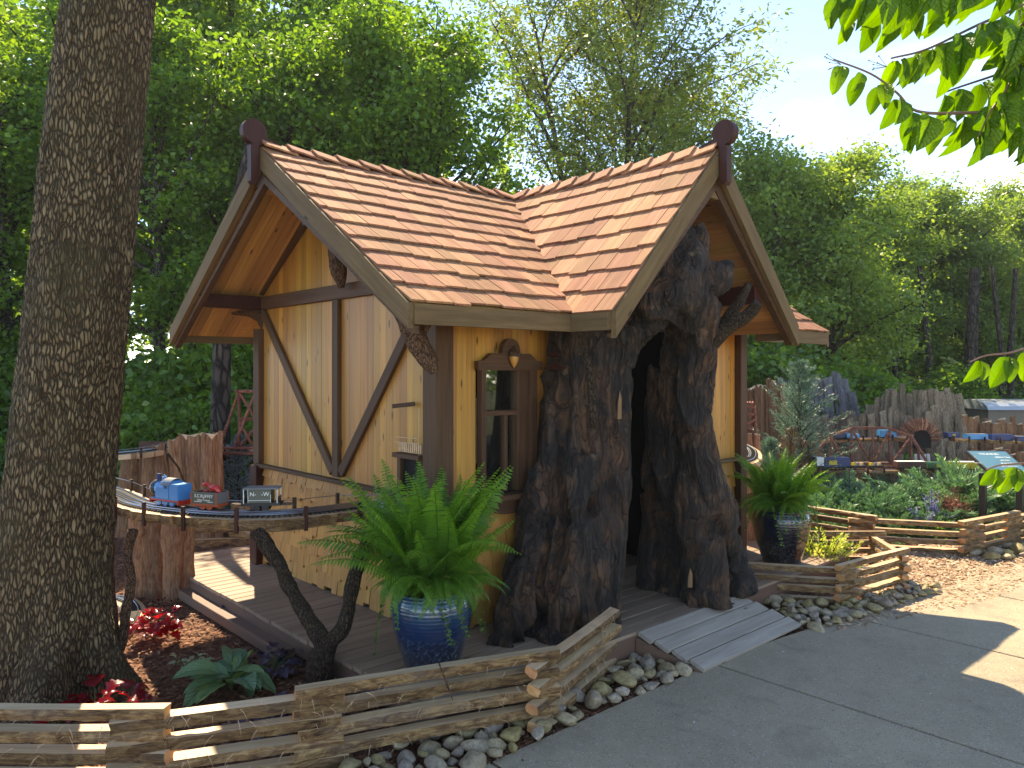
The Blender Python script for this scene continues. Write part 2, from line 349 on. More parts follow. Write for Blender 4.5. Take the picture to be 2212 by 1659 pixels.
def rockmat():
    n = NT('river_stone'); v = n.coords((1, 1, 1), 9)
    f = n.noise(v, 7, 5, 0.6); g = n.noise(v, 70, 3)
    c = n.ramp(f, [(0.3, (0.20, 0.13, 0.05)), (0.5, (0.33, 0.235, 0.11)), (0.75, (0.44, 0.335, 0.17))])
    r = n.n('ShaderNodeObjectInfo').outputs['Random']
    c = n.n('ShaderNodeHueSaturation', None, Hue=n.math('ADD', 0.485, n.math('MULTIPLY', r, 0.03)), Saturation=n.math('ADD', 0.6, n.math('MULTIPLY', r, 0.5)), Value=n.math('ADD', 0.72, n.math('MULTIPLY', n.math('FRACT', n.math('MULTIPLY', r, 5.7)), 0.45)), Color=c).outputs[0]
    return n.done(c, 0.6, n.bump(n.math('ADD', f, n.math('MULTIPLY', g, 0.2)), 0.35, 0.01))
M_rock = rockmat()
def concrete():
    n = NT('exposed_aggregate'); v = n.n('ShaderNodeTexCoord').outputs['Object']
    big = n.noise(v, 0.9, 4, 0.6); mid = n.noise(v, 7, 4, 0.6)
    vo = n.n('ShaderNodeTexVoronoi', {'feature': 'F1'}, Vector=v, Scale=85.0)
    sel = n.n('ShaderNodeSeparateColor', None, Color=vo.outputs['Color']).outputs[0]
    dot = n.ramp(vo.outputs['Distance'], [(0.18, (1, 1, 1)), (0.42, (0, 0, 0))])
    c = n.ramp(n.math('ADD', n.math('MULTIPLY', big, 0.6), n.math('MULTIPLY', mid, 0.4)), [(0.3, (0.35, 0.275, 0.18)), (0.7, (0.51, 0.41, 0.275))])
    c = n.mix(n.math('MULTIPLY', n.math('MULTIPLY', dot, n.math('GREATER_THAN', sel, 0.80)), 0.9), c, (0.62, 0.58, 0.52, 1))
    c = n.mix(n.math('MULTIPLY', n.math('MULTIPLY', dot, n.math('LESS_THAN', sel, 0.22)), 0.7), c, (0.10, 0.085, 0.07, 1))
    st = n.noise(v, 2.3, 5, 0.65, 0.8); c = n.mix(n.ramp(st, [(0.55, (0, 0, 0)), (0.72, (0.55, 0.55, 0.55))]), c, (0.17, 0.135, 0.10, 1))
    fs = n.noise(v, 260, 2); c = n.mix(n.ramp(fs, [(0.42, (0.5, 0.5, 0.5)), (0.58, (0, 0, 0))]), c, (0.12, 0.10, 0.08, 1))
    return n.done(c, 0.75, n.bump(n.math('ADD', dot, n.math('MULTIPLY', mid, 0.6)), 0.5, 0.005), Specular_IOR_Level=0.3)
M_conc = concrete()
def mulchmat(name, cols, sc=40):
    n = NT(name); v = n.n('ShaderNodeTexCoord').outputs['Object']
    w = n.n('ShaderNodeTexVoronoi', {'feature': 'F1'}, Vector=n.n('ShaderNodeVectorMath', {'operation': 'MULTIPLY'}, _0=v, _1=(1.0, 0.6, 1)).outputs[0], Scale=float(sc))
    s = n.n('ShaderNodeSeparateColor', None, Color=w.outputs['Color']).outputs[0]
    c = n.mix(n.math('MULTIPLY', n.noise(v, 1.3, 4), 0.4), n.ramp(s, cols), (0.05, 0.025, 0.015, 1))
    return n.done(c, 0.9, n.bump(n.math('ADD', w.outputs['Distance'], n.noise(v, 120, 3)), 0.9, 0.02), Specular_IOR_Level=0.2)
M_mulch = mulchmat('bark_mulch', [(0.0, (0.10, 0.035, 0.02)), (0.5, (0.19, 0.075, 0.04)), (1.0, (0.32, 0.15, 0.08))])
M_mulchlt = mulchmat('pale_wood_mulch', [(0.0, (0.20, 0.11, 0.06)), (0.5, (0.38, 0.25, 0.15)), (1.0, (0.55, 0.41, 0.29))])
M_forest = mulchmat('forest_floor', [(0.0, (0.03, 0.035, 0.012)), (0.5, (0.05, 0.06, 0.02)), (1.0, (0.10, 0.10, 0.04))], 8)
def chipmat(name, stops):
    n = NT(name); a = n.n('ShaderNodeAttribute', {'attribute_name': 'tint'}).outputs['Fac']
    return n.done(n.ramp(a, stops), 0.8, Specular_IOR_Level=0.3)
M_chip = chipmat('mulch_chips', [(0, (0.07, 0.025, 0.015)), (0.5, (0.20, 0.085, 0.045)), (0.85, (0.36, 0.18, 0.10)), (1, (0.5, 0.33, 0.22))])
M_chiplt = chipmat('pale_mulch_chips', [(0, (0.20, 0.11, 0.06)), (0.5, (0.44, 0.29, 0.18)), (1, (0.68, 0.52, 0.38))])
def potmat(name, cols, speck):
    n = NT(name); v = n.coords((1, 1, 1), 0); s = n.n('ShaderNodeSeparateXYZ', None, _0=v).outputs[2]
    m = n.noise(v, 16, 6, 0.7, 0.5)
    t = n.math('ADD', n.math('MULTIPLY', s, 2.4), n.math('MULTIPLY', m, 0.25))
    c = n.ramp(t, cols)
    c = n.mix(n.math('MULTIPLY', n.ramp(n.noise(v, 55, 5, 0.75), [(0.52, (0, 0, 0)), (0.66, (1, 1, 1))]), n.math('LESS_THAN', t, 0.62)), c, (*speck, 1))
    wv = n.math('SINE', n.math('MULTIPLY', s, 330)); top = n.math('GREATER_THAN', s, 0.22)
    return n.done(c, 0.12, n.bump(n.math('MULTIPLY', n.math('MULTIPLY', wv, top), 0.5), 0.4, 0.003), Coat_Weight=1.0, Coat_Roughness=0.05)
M_potblue = potmat('blue_glaze', [(0.0, (0.010, 0.013, 0.022)), (0.45, (0.009, 0.018, 0.045)), (0.75, (0.006, 0.028, 0.08)), (1.0, (0.006, 0.065, 0.12))], (0.10, 0.16, 0.20))
M_potblack = potmat('black_glaze', [(0.0, (0.012, 0.012, 0.015)), (0.5, (0.010, 0.011, 0.016)), (1.0, (0.006, 0.01, 0.022))], (0.12, 0.11, 0.09))
def stumpmat():
    n = NT('weathered_stump'); v = n.coords((1, 1, 1), 0)
    w = n.n('ShaderNodeTexNoise', None, Vector=v, Scale=2.5, Detail=3).outputs['Color']
    v1 = n.n('ShaderNodeVectorMath', {'operation': 'MULTIPLY_ADD'}, _0=w, _1=(0.25, 0.25, 0.3), _2=v).outputs[0]
    vs = n.n('ShaderNodeVectorMath', {'operation': 'MULTIPLY'}, _0=v1, _1=(26, 26, 4.5)).outputs[0]
    fib = n.noise(vs, 1.0, 7, 0.72, 0.6); patch = n.noise(v1, 4.2, 5, 0.62); patch2 = n.noise(v1, 9.0, 4, 0.6)
    geo = n.n('ShaderNodeNewGeometry').outputs['Pointiness']
    ridge = n.ramp(geo, [(0.44, (0, 0, 0)), (0.58, (1, 1, 1))])
    c = n.ramp(fib, [(0.34, (0.003, 0.0025, 0.0025)), (0.52, (0.016, 0.010, 0.008)), (0.74, (0.075, 0.046, 0.030))])
    c = n.mix(n.math('MULTIPLY', n.ramp(patch, [(0.46, (0, 0, 0)), (0.60, (1, 1, 1))]), 0.85), c, n.ramp(fib, [(0.36, (0.02, 0.008, 0.004)), (0.7, (0.20, 0.085, 0.036))]))
    c = n.mix(n.math('MULTIPLY', n.ramp(patch2, [(0.62, (0, 0, 0)), (0.70, (1, 1, 1))]), 0.7), c, (0.20, 0.12, 0.06, 1))
    c = n.mix(n.math('MULTIPLY', ridge, 0.25), c, (0.11, 0.10, 0.095, 1))
    vk = n.n('ShaderNodeVectorMath', {'operation': 'MULTIPLY'}, _0=v1, _1=(24, 24, 2.3)).outputs[0]
    ed = n.n('ShaderNodeTexVoronoi', {'feature': 'DISTANCE_TO_EDGE'}, Vector=vk, Scale=1.0).outputs['Distance']
    cell = n.n('ShaderNodeSeparateColor', None, Color=n.n('ShaderNodeTexVoronoi', {'feature': 'F1'}, Vector=vk, Scale=1.0).outputs['Color']).outputs[0]
    crk = n.ramp(ed, [(0.0, (0, 0, 0)), (0.10, (1, 1, 1))])
    c = n.mix(n.math('MULTIPLY', n.math('SUBTRACT', 1.0, crk), 0.55), c, (0.003, 0.003, 0.003, 1))
    c = n.n('ShaderNodeHueSaturation', None, Value=n.math('ADD', 0.8, n.math('MULTIPLY', cell, 0.5)), Color=c).outputs[0]
    strk = n.ramp(n.noise(n.n('ShaderNodeVectorMath', {'operation': 'MULTIPLY'}, _0=v1, _1=(11, 11, 1.6)).outputs[0], 1.4, 5, 0.7), [(0.60, (0, 0, 0)), (0.68, (1, 1, 1))])
    c = n.mix(n.math('MULTIPLY', strk, 0.55), c, (0.20, 0.10, 0.045, 1))
    h = n.math('ADD', n.math('ADD', fib, n.math('MULTIPLY', patch2, 0.4)), n.math('MULTIPLY', crk, 0.3))
    return n.done(c, 0.72, n.bump(h, 1.0, 0.035), Specular_IOR_Level=0.35)
M_stump = stumpmat()
def glassmat():
    n = NT('window_glass')
    g = n.n('ShaderNodeBsdfGlossy', None, Color=(0.9, 0.95, 0.92, 1), Roughness=0.02); t = n.n('ShaderNodeBsdfTransparent', None, Color=(0.75, 0.8, 0.78, 1))
    fr = n.n('ShaderNodeFresnel', None, IOR=1.7).outputs[0]
    m = n.n('ShaderNodeMixShader', None, _0=n.math('ADD', fr, 0.16), _1=t.outputs[0], _2=g.outputs[0])
    n.t.links.new(m.outputs[0], n.out.inputs[0]); return n.m
M_glass = glassmat()
M_blue = plain('engine_blue', (0.02, 0.25, 0.60), 0.3, Coat_Weight=0.4); M_redp = plain('red_paint', (0.55, 0.03, 0.02), 0.35, Coat_Weight=0.4)
M_redor = plain('red_oxide_paint', (0.50, 0.09, 0.035), 0.45); M_olive = plain('olive_grey_paint', (0.09, 0.095, 0.07), 0.5)
M_white = plain('white_paint', (0.8, 0.8, 0.76), 0.5); M_roofgrey = plain('grey_paint', (0.17, 0.18, 0.19), 0.5)
M_steel = plain('steel', (0.45, 0.45, 0.46), 0.3, Metallic=0.9); M_sleeper = plain('sleeper_black', (0.02, 0.015, 0.015), 0.6)
M_yellow = plain('yellow_paint', (0.65, 0.45, 0.03), 0.4); M_navy = plain('navy_paint', (0.012, 0.035, 0.14), 0.35)
M_boxcar = plain('boxcar_brown', (0.10, 0.03, 0.025), 0.5); M_lblue = plain('light_blue_paint', (0.05, 0.32, 0.62), 0.4)
M_sign = plain('sign_teal', (0.035, 0.14, 0.15), 0.3, Coat_Weight=0.3)
M_acorn = plain('acorn_gold', (0.62, 0.27, 0.06), 0.3, Coat_Weight=0.5); M_zinc = plain('valley_metal', (0.14, 0.11, 0.07), 0.6)
M_shedroof = plain('metal_roof', (0.55, 0.58, 0.6), 0.35, Metallic=0.5); M_shedwall = plain('shed_wall', (0.22, 0.17, 0.13), 0.7)
# ================================================================ THE COTTAGE
AJ, BW = 1.66, 2.34
A0, A1 = -0.52, 3.86
BE0, BE1 = -0.478, 2.818
ZR, ZE = 3.13, 2.03
WA = AJ - 0.626                       # half width of the cross gable
BG = -0.79
AR = 3.24                             # right end of the walls
cot = thing('cottage', H(0, 0, DZ), 'small pine timber frame cottage with steep cedar shingle cross gable roof', 'cottage')
def zA(b): return ZR - abs(b - 1.17) * (ZR - ZE) / 1.648
def zB(a): return ZR - abs(a - AJ) * (ZR - ZE) / WA
TR = 0.045                            # roof thickness (vertical)
# ---- roof slabs
def slab(poly, zf):
    m = MB(); n = len(poly)
    V = [H(a, b, zf(a, b) - TR) for a, b in poly] + [H(a, b, zf(a, b)) for a, b in poly]
    return V, [tuple(range(n))[::-1], tuple(range(n, 2 * n))] + [(i, (i + 1) % n, n + (i + 1) % n, n + i) for i in range(n)]
PAf = [(A0, BE0), (0.626, BE0), (AJ, 1.17), (A0, 1.17)]
PAr = [(2.694, BE0), (A1, BE0), (A1, 1.17), (AJ, 1.17)]
PAb = [(A0, 1.17), (A1, 1.17), (A1, BE1), (A0, BE1)]
PBl = [(0.626, BG), (AJ, BG), (AJ, 1.17), (0.626, BE0)]
PBr = [(AJ, BG), (2.694, BG), (2.694, BE0), (AJ, 1.17)]
m = MB()
for P_, f in ((PAf, lambda a, b: zA(b)), (PAr, lambda a, b: zA(b)), (PAb, lambda a, b: zA(b)), (PBl, lambda a, b: zB(a)), (PBr, lambda a, b: zB(a))):
    m.add(*slab(P_, f))
roof = m.build('roof', M_soffit, cot)
# ---- shingles
def shingles(O, ex, ey, poly, rows, wmin, wmax, limit_obj, parent=roof, th=0.012):
    nz = ex.cross(ey)
    ymax = max(p[1] for p in poly); expo = ymax / rows
    st = MB()
    for k in range(rows):
        y0 = k * expo - 0.02
        xa = min(p[0] for p in poly) - 0.02; xb = max(p[0] for p in poly) + 0.01
        x = xa - random.uniform(0, wmax * 0.5)
        while x < xb:
            w = random.uniform(wmin, wmax)
            yb = y0 + random.choice((0, 0, 0.008, 0.018, -0.008, 0.004)) ; yt = y0 + expo * 1.4
            P_ = [(x + 0.0025, yb), (x + w - 0.0025, yb), (x + w - 0.0025, yt), (x + 0.0025, yt)]
            x += w
            Q = P_
            n = len(poly)
            for i in range(n):
                p, q = poly[i], poly[(i + 1) % n]
                # inside is to the left of a counter-clockwise polygon; the eave and rakes let shingles overhang
                ea, eb = -(q[1] - p[1]), (q[0] - p[0]); L = math.hypot(ea, eb); ea /= L; eb /= L
                mg = 0.03 if abs(eb) > 0.99 and i == 0 else (0.018 if abs(ea) > 0.99 else (0.0 if abs(eb) > 0.99 else -0.006))
                Q = clip(Q, ea, eb, -(ea * p[0] + eb * p[1]) + mg)
                if len(Q) < 3: break
            if len(Q) < 3: continue
            cx = sum(q[0] for q in Q) / len(Q)
            if max(q[0] for q in Q) - min(q[0] for q in Q) < 0.012: continue
            jit = random.uniform(0, 0.003)
            def zl(y): return 0.004 + th * 1.1 * max(0, (yt - y)) / (expo * 1.4) + jit
            def tk(y): return th * (0.35 + 0.65 * max(0, (yt - y)) / (expo * 1.4))
            lo = [O + ex * q[0] + ey * q[1] + nz * zl(q[1]) for q in Q]
            hi = [O + ex * q[0] + ey * q[1] + nz * (zl(q[1]) + tk(q[1])) for q in Q]
            nn = len(Q); F = [tuple(range(nn))[::-1], tuple(range(nn, 2 * nn))] + [(i, (i + 1) % nn, nn + (i + 1) % nn, nn + i) for i in range(nn)]
            if limit_obj:
                Oo = O + ex * cx + ey * y0; M = frame(Oo, ey, nz); Mi = M.inverted()
                link('shingle', mk('shingle', [Mi @ v for v in lo + hi], F, M_cedar), parent, M)
            else: st.add(lo + hi, F)
    return st
def slope_frame(a0, b0, z0, exd, upv):
    return H(a0, b0, z0), exd, upv.normalized()
upA = (LD * 1.648 + UP * (ZR - ZE)); LA = upA.length
upAb = (-LD * 1.648 + UP * (ZR - ZE))
upB = (RD * WA + UP * (ZR - ZE)); LB = upB.length
upBr = (-RD * WA + UP * (ZR - ZE))
sA = LA / 1.648; sB = LB / WA
O, ex, ey = slope_frame(A0, BE0, ZE, RD, upA)
shingles(O, ex, ey, [(0, 0), (0.626 - A0, 0), (AJ - A0, LA), (0, LA)], 11, 0.105, 0.19, True)
# cross gable left slope: ex points from the gable front back towards the valley? keep ex x ey up
O = H(0.626, 1.17, ZE); ex = -LD; ey = upB.normalized()
# local x runs from b=1.17 (0) to b=BG (1.96)
shingles(O, ex, ey, [(1.17 - BE0, 0), (1.17 - BG, 0), (1.17 - BG, LB), (0, LB)], 8, 0.11, 0.20, True)
O = H(A0, BE0, ZE)
shingles(O, RD, upA.normalized(), [(2.694 - A0, 0), (A1 - A0, 0), (A1 - A0, LA), (AJ - A0, LA)], 11, 0.1, 0.16, False).build('shingle_field', M_cedar, roof)['kind'] = 'stuff'
O = H(A1, BE1, ZE)
shingles(O, -RD, upAb.normalized(), [(0, 0), (A1 - A0, 0), (A1 - A0, LA), (0, LA)], 11, 0.1, 0.16, False).build('shingle_field', M_cedar, roof)['kind'] = 'stuff'
O = H(2.694, BG, ZE)
shingles(O, LD, upBr.normalized(), [(0, 0), (BE0 - BG, 0), (1.17 - BG, LB), (0, LB)], 8, 0.1, 0.16, False).build('shingle_field', M_cedar, roof)['kind'] = 'stuff'
# ---- ridge caps
def ridge(p0, p1, sl, n, d1, d2):
    dr = (p1 - p0).normalized(); L = (p1 - p0).length / n
    for i in range(n):
        q0 = p0 + dr * (i * L - 0.005); q1 = q0 + dr * L * 1.25
        for d in (d1, d2):
            nrm = d.cross(dr); nrm = nrm if nrm.z > 0 else -nrm; nrm.normalize()
            w = random.uniform(0.085, 0.1)
            a0, a1 = q0 + UP * 0.05, q1 + UP * 0.022
            P_ = [a0, a1, a1 + d * w, a0 + d * w]
            prism('ridge_cap', P_, nrm, 0.013, d, M_cedar, roof)
ridge(H(A0 - 0.02, 1.17, ZR + 0.005), H(AJ - 0.02, 1.17, ZR + 0.005), 1, 12, -upA.normalized(), -upAb.normalized())
ridge(H(AJ, BG - 0.02, ZR + 0.005), H(AJ, 1.15, ZR + 0.005), 1, 11, -upB.normalized(), -upBr.normalized())
ridge(H(A1 + 0.02, 1.17, ZR + 0.005), H(AJ + 0.02, 1.17, ZR + 0.005), 1, 12, -upA.normalized(), -upAb.normalized())
# ---- valley flashing
for (p, q) in ((H(0.64, BE0 - 0.01, ZE + 0.022), H(AJ, 1.16, ZR + 0.018)),):
    board('valley_flashing', p, q, 0.022, 0.008, Vector((0, 0, 1)) - RD * 0.3, M_zinc, roof)
# ---- fascia and rake boards
def rakeboard(ap, ev, outn, mat, name='rake_board', h=0.125, th=0.035, off=0.0):
    """ap apex point, ev eave point: top edge; plumb cut both ends"""
    P_ = [ap, ev, ev - UP * h, ap - UP * h * 1.12]
    return prism(name, [p + outn * off for p in P_], outn, th, (ev - ap), mat, cot)
dz = 0.012
rakeboard(H(A0, 1.17, ZR + dz), H(A0, BE0 - 0.02, ZE - 0.001), -RD, M_rake)
rakeboard(H(A0, 1.1705, ZR + dz), H(A0, BE1 + 0.02, ZE - 0.001), -RD, M_rake)
rakeboard(H(A1, 1.17, ZR + dz), H(A1, BE0 - 0.02, ZE), RD, M_rake)
rakeboard(H(A1, 1.17, ZR + dz), H(A1, BE1 + 0.02, ZE), RD, M_rake)
rakeboard(H(AJ, BG, ZR + dz), H(0.626 - 0.015, BG, ZE - 0.001), -LD, M_rake, h=0.15)
rakeboard(H(AJ, BG, ZR + dz), H(2.694 + 0.015, BG, ZE - 0.001), -LD, M_rake, h=0.15)
# inner brown rakes just behind the outer ones
for o_, s_ in ((A0 + 0.002, 1),):
    for e in (BE0, BE1):
        prism('inner_rake', [H(o_, 1.17, ZR - 0.17), H(o_, e, ZE - 0.11), H(o_, e, ZE - 0.15), H(o_, 1.17, ZR - 0.22)], RD, 0.045, LD, M_trim, cot)
for e in (0.64, 2.68):
    prism('inner_rake', [H(AJ, BG + 0.002, ZR - 0.17), H(e, BG + 0.002, ZE - 0.12), H(e, BG + 0.002, ZE - 0.145), H(AJ, BG + 0.002, ZR - 0.26)], LD, 0.05, RD, M_trim, cot)
def fascia(a0, b0, a1, b1, outn, mat=M_rake, h=0.105):
    prism('fascia', [H(a0, b0, ZE - 0.004), H(a1, b1, ZE - 0.004), H(a1, b1, ZE - h), H(a0, b0, ZE - h)], outn, 0.03, H(a1, b1) - H(a0, b0), mat, cot)
fascia(A0 - 0.001, BE0 - 0.003, 0.626, BE0 - 0.003, -LD)
fascia(2.694, BE0 - 0.003, A1, BE0 - 0.003, -LD)
fascia(0.61, BE0 - 0.035, 0.61, BG - 0.001, -RD)
fascia(2.71, BE0 - 0.035, 2.71, BG - 0.001, RD)
fascia(A0, BE1 + 0.003, A1, BE1 + 0.003, LD)
# ---- soffits
def soffit_up(a0, a1, b_lo, b_hi, parent, n):
    for i in range(n):
        x0 = a0 + (a1 - a0) * i / n + 0.0015; x1 = a0 + (a1 - a0) * (i + 1) / n - 0.0015
        def z(b): return zA(b) - TR - 0.002
        P_ = [H(x0, b_lo, z(b_lo)), H(x1, b_lo, z(b_lo)), H(x1, b_hi, z(b_hi)), H(x0, b_hi, z(b_hi))]
        nr = (P_[1] - P_[0]).cross(P_[2] - P_[1]).normalized(); nr = nr if nr.z < 0 else -nr
        prism('soffit_board', P_, nr, 0.008, P_[3] - P_[0], M_soffit, roof)
soffit_up(A0 + 0.05, 0.0, BE0 + 0.01, 1.165, roof, 7)
soffit_up(A0 + 0.05, 0.0, 1.175, BE1 - 0.01, roof, 7)
soffit_up(AR, A1 - 0.03, BE0 + 0.01, 1.165, roof, 7)
for side in (-1, 1):                      # cross gable: boards along the ridge
    n = 12
    for i in range(n):
        x0 = AJ + side * WA * i / n; x1 = AJ + side * WA * ((i + 1) / n) ; g = 0.0015 * side
        f = lambda a: zB(a) - TR - 0.002
        bb = lambda a: min(-0.0, BE0 + 0.5)
        P_ = [H(x0 + g, BG + 0.04, f(x0)), H(x1 - g, BG + 0.04, f(x1)), H(x1 - g, 0.0, f(x1)), H(x0 + g, 0.0, f(x0))]
        nr = (P_[1] - P_[0]).cross(P_[2] - P_[1]).normalized(); nr = nr if nr.z < 0 else -nr
        prism('soffit_board', P_, nr, 0.008, LD, M_soffit, roof)
for b0, b1 in ((BE0 + 0.01, -0.002),):    # under the main eave beside the window wall
    for i in range(4):
        x0 = BE0 + (0 - BE0) * i / 4 + 0.001; x1 = BE0 + (0 - BE0) * (i + 1) / 4 - 0.001
        for aa, ab in ((0.0, 0.62), (2.7, AR)):
            P_ = [H(aa, x0, zA(x0) - TR - 0.002), H(ab, x0, zA(x0) - TR - 0.002), H(ab, x1, zA(x1) - TR - 0.002), H(aa, x1, zA(x1) - TR - 0.002)]
            nr = (P_[1] - P_[0]).cross(P_[2] - P_[1]).normalized(); nr = nr if nr.z < 0 else -nr
            prism('soffit_board', P_, nr, 0.008, RD, M_soffit, roof)
# small triangular gable blocks with a brown strip, under each ridge end
prism('apex_block', [H(A0 + 0.01, 1.17, ZR - 0.06), H(A0 + 0.01, 0.95, ZR - 0.22), H(A0 + 0.01, 1.39, ZR - 0.22)], RD, 0.06, LD, M_rake, cot)
prism('apex_board', [H(A0 + 0.05, 0.98, ZR - 0.232), H(A0 + 0.05, 1.36, ZR - 0.232), H(-0.02, 1.36, ZR - 0.232), H(-0.02, 0.98, ZR - 0.232)], -UP, 0.012, RD, M_soffit, cot)
prism('apex_block', [H(AJ, BG + 0.01, ZR - 0.06), H(AJ - 0.2, BG + 0.01, ZR - 0.31), H(AJ + 0.2, BG + 0.01, ZR - 0.31)], LD, 0.06, RD, M_rake, cot)
# ---- finials: disc on a neck with a pendant, cut from one thick board
def finial(O, out):
    # profile in (x outwards, z): disc centre at (0.03,0.15)
    pts = []
    cx, cz, r = 0.050, 0.068, 0.080
    for k in range(0, 25):
        t = math.radians(-85 + k * (285 / 24.0)); pts.append((cx + r * math.cos(t), cz + r * math.sin(t)))
    pts += [(-0.085, 0.022), (-0.13, 0.012), (-0.13, -0.005), (-0.02, -0.005)]
    pts += [(0.022, -0.02), (0.022, -0.23), (0.035, -0.262), (0.062, -0.27), (0.078, -0.25), (0.078, -0.02)]
    nrm = out.cross(UP)
    P_ = [O + out * x + UP * z - nrm * 0.0275 for x, z in pts]
    o = prism('finial', P_, nrm, 0.055, UP, M_maroon, cot)
    return o
finial(H(A0 - 0.02, 1.17, ZR + 0.03), -RD); finial(H(AJ, BG - 0.02, ZR + 0.03), -LD)
# ---- walls: dark backing plus planks
def wallback(name, pts, nrm):
    return prism(name, [p - nrm * 0.03 for p in pts], nrm, 0.02, UP, M_dark, cot)
PW = 0.0745
lw = wallback('gable_wall', [H(0, 0, DZ), H(0, BW, DZ), H(0, BW, zA(BW) - TR), H(0, 1.17, ZR - TR), H(0, 0, zA(0) - TR)], -RD)
RAILZ = 0.94
n = int(BW / PW)
for i in range(n):
    b0, b1 = BW * i / n + 0.0012, BW * (i + 1) / n - 0.0012
    lo0 = RAILZ
    # the train hole beside the corner post
    if 0.12 < (b0 + b1) / 2 < 0.35: lo0 = 1.19
    pr = [(b0, zA(b0) - TR - 0.01), (b1, zA(b1) - TR - 0.01)]
    P_ = [H(0, b0, lo0), H(0, b1, lo0), H(0, b1, pr[1][1]), H(0, b0, pr[0][1])]
    prism('plank', [p + RD * 0.01 for p in P_], -RD, 0.014 + random.uniform(0, 0.0015), UP, M_pine, lw)
ww = wallback('window_wall', [H(0, 0, DZ), H(0.29, 0, DZ), H(0.29, 0, 1.93), H(0, 0, 1.93)], -LD)
WX0, WX1, WZ0, WZ1 = 0.30, 0.77, 0.94, 1.70
def wplank(a0, a1, z0, z1, parent): 
    prism('plank', [H(a0, 0.01, z0), H(a1, 0.01, z0), H(a1, 0.01, z1), H(a0, 0.01, z1)], -LD, 0.014 + random.uniform(0, 0.0015), UP, M_pine, parent)
def ztop(a): return 2.02 + (zA(0) - TR - 2.02) if a < 0.68 or a > 2.65 else min(zA(0) + 5, zB(a) - TR) - 0.01
a = 0.06
while a < AR - 0.06:
    a1 = min(a + PW, AR - 0.06)
    if not (1.15 < a < 2.25):
        zt = min(ztop(a), ztop(a1)) if a1 < 0.7 or a > 2.6 else max(2.2, min(zB(a), zB(a1)) - TR - 0.01)
        if WX0 - 0.03 < (a + a1) / 2 < WX1 + 0.03: wplank(a + 0.001, a1 - 0.001, WZ1 + 0.02, zt, ww)
        else: wplank(a + 0.001, a1 - 0.001, RAILZ, zt, ww)
    a = a1
wallback('side_backing', [H(0.80, 0, DZ), H(1.2, 0, DZ), H(1.2, 0, 2.3), H(0.80, 0, 1.93)], -LD)
wallback('side_backing', [H(2.2, 0, DZ), H(AR, 0, DZ), H(AR, 0, 1.93), H(2.2, 0, 2.3)], -LD)
wallback('side_backing', [H(0.28, 0, 1.72), H(0.8, 0, 1.72), H(0.8, 0, 1.93), H(0.28, 0, 1.93)], -LD)
wallback('side_backing', [H(0.28, 0, DZ), H(0.8, 0, DZ), H(0.8, 0, 0.93), H(0.28, 0, 0.93)], -LD)
prism('gable_shade_fill', [H(0.72, 0.03, 2.0), H(2.6, 0.03, 2.0), H(AJ, 0.03, ZR - 0.08)], -LD, 0.02, UP, M_dark, cot)  # near-black colour stands in for the shade behind the arch
# far walls and a dark interior
for P_, nr in (([H(AR, 0, DZ), H(AR, BW, DZ), H(AR, BW, zA(BW) - TR), H(AR, 1.17, ZR - TR), H(AR, 0, zA(0) - TR)], RD), ([H(0, BW, DZ), H(AR, BW, DZ), H(AR, BW, 2.06), H(0, BW, 2.06)], LD)):
    prism('back_wall', P_, nr, 0.02, UP, M_pine, cot)
prism('interior_shade_sheet', [H(0.1, 0.75, DZ), H(3.15, 0.75, DZ), H(3.15, 0.75, 2.3), H(0.1, 0.75, 2.3)], -LD, 0.02, UP, M_dark, cot)  # added near-black sheet, makes the inside look unlit through door and window
# ---- wainscot shakes, staggered
def shakes(O, ex, L, z0, z1, nrm, holes, parent, cw=0.085, chh=0.115):
    rows = int((z1 - z0) / chh)
    for r in range(rows + 1):
        x = -random.uniform(0, cw)
        while x < L:
            w = random.uniform(0.055, 0.115); a_, b_ = max(x, 0) + 0.001, min(x + w, L) - 0.001
            x += w
            if b_ - a_ < 0.02: continue
            zb = z0 + r * chh + random.choice((-0.018, 0, 0, 0.012, 0.028)); zt = z0 + (r + 1) * chh + 0.05
            zb = max(zb, z0); zt = min(zt, z1)
            if zt - zb < 0.03: continue
            if any(h0 < (a_ + b_) / 2 < h1 and zt > hz for h0, h1, hz in holes): continue
            pb = 0.014 + random.uniform(0, 0.006)
            V = []
            for (xx, zz, d) in ((a_, zb, 0.0), (b_, zb, 0.0), (b_, zt, -0.010), (a_, zt, -0.010)): V.append(O + ex * xx + UP * zz + nrm * (d - 0.002))
            for (xx, zz, d) in ((a_, zb, pb), (b_, zb, pb), (b_, zt, -0.002), (a_, zt, -0.002)): V.append(O + ex * xx + UP * zz + nrm * d)
            M = frame(V[0], UP, nrm); Mi = M.inverted(); 
            F = [(3, 2, 1, 0), (4, 5, 6, 7), (0, 1, 5, 4), (1, 2, 6, 5), (2, 3, 7, 6), (3, 0, 4, 7)]
            link('shake', mk('shake', [Mi @ v for v in V], F, M_shake), parent, M)
shakes(H(0, BW - 0.02, 0), -LD, BW - 0.08, DZ + 0.005, RAILZ - 0.02, -RD, [], lw)
shakes(H(0.06, 0, 0), RD, 0.94, DZ + 0.005, RAILZ - 0.02, -LD, [(0.24, 0.71, 0.9)], ww)
shakes(H(2.45, 0, 0), RD, AR - 0.06 - 2.45, DZ + 0.005, RAILZ - 0.02, -LD, [], ww, 0.1, 0.13)
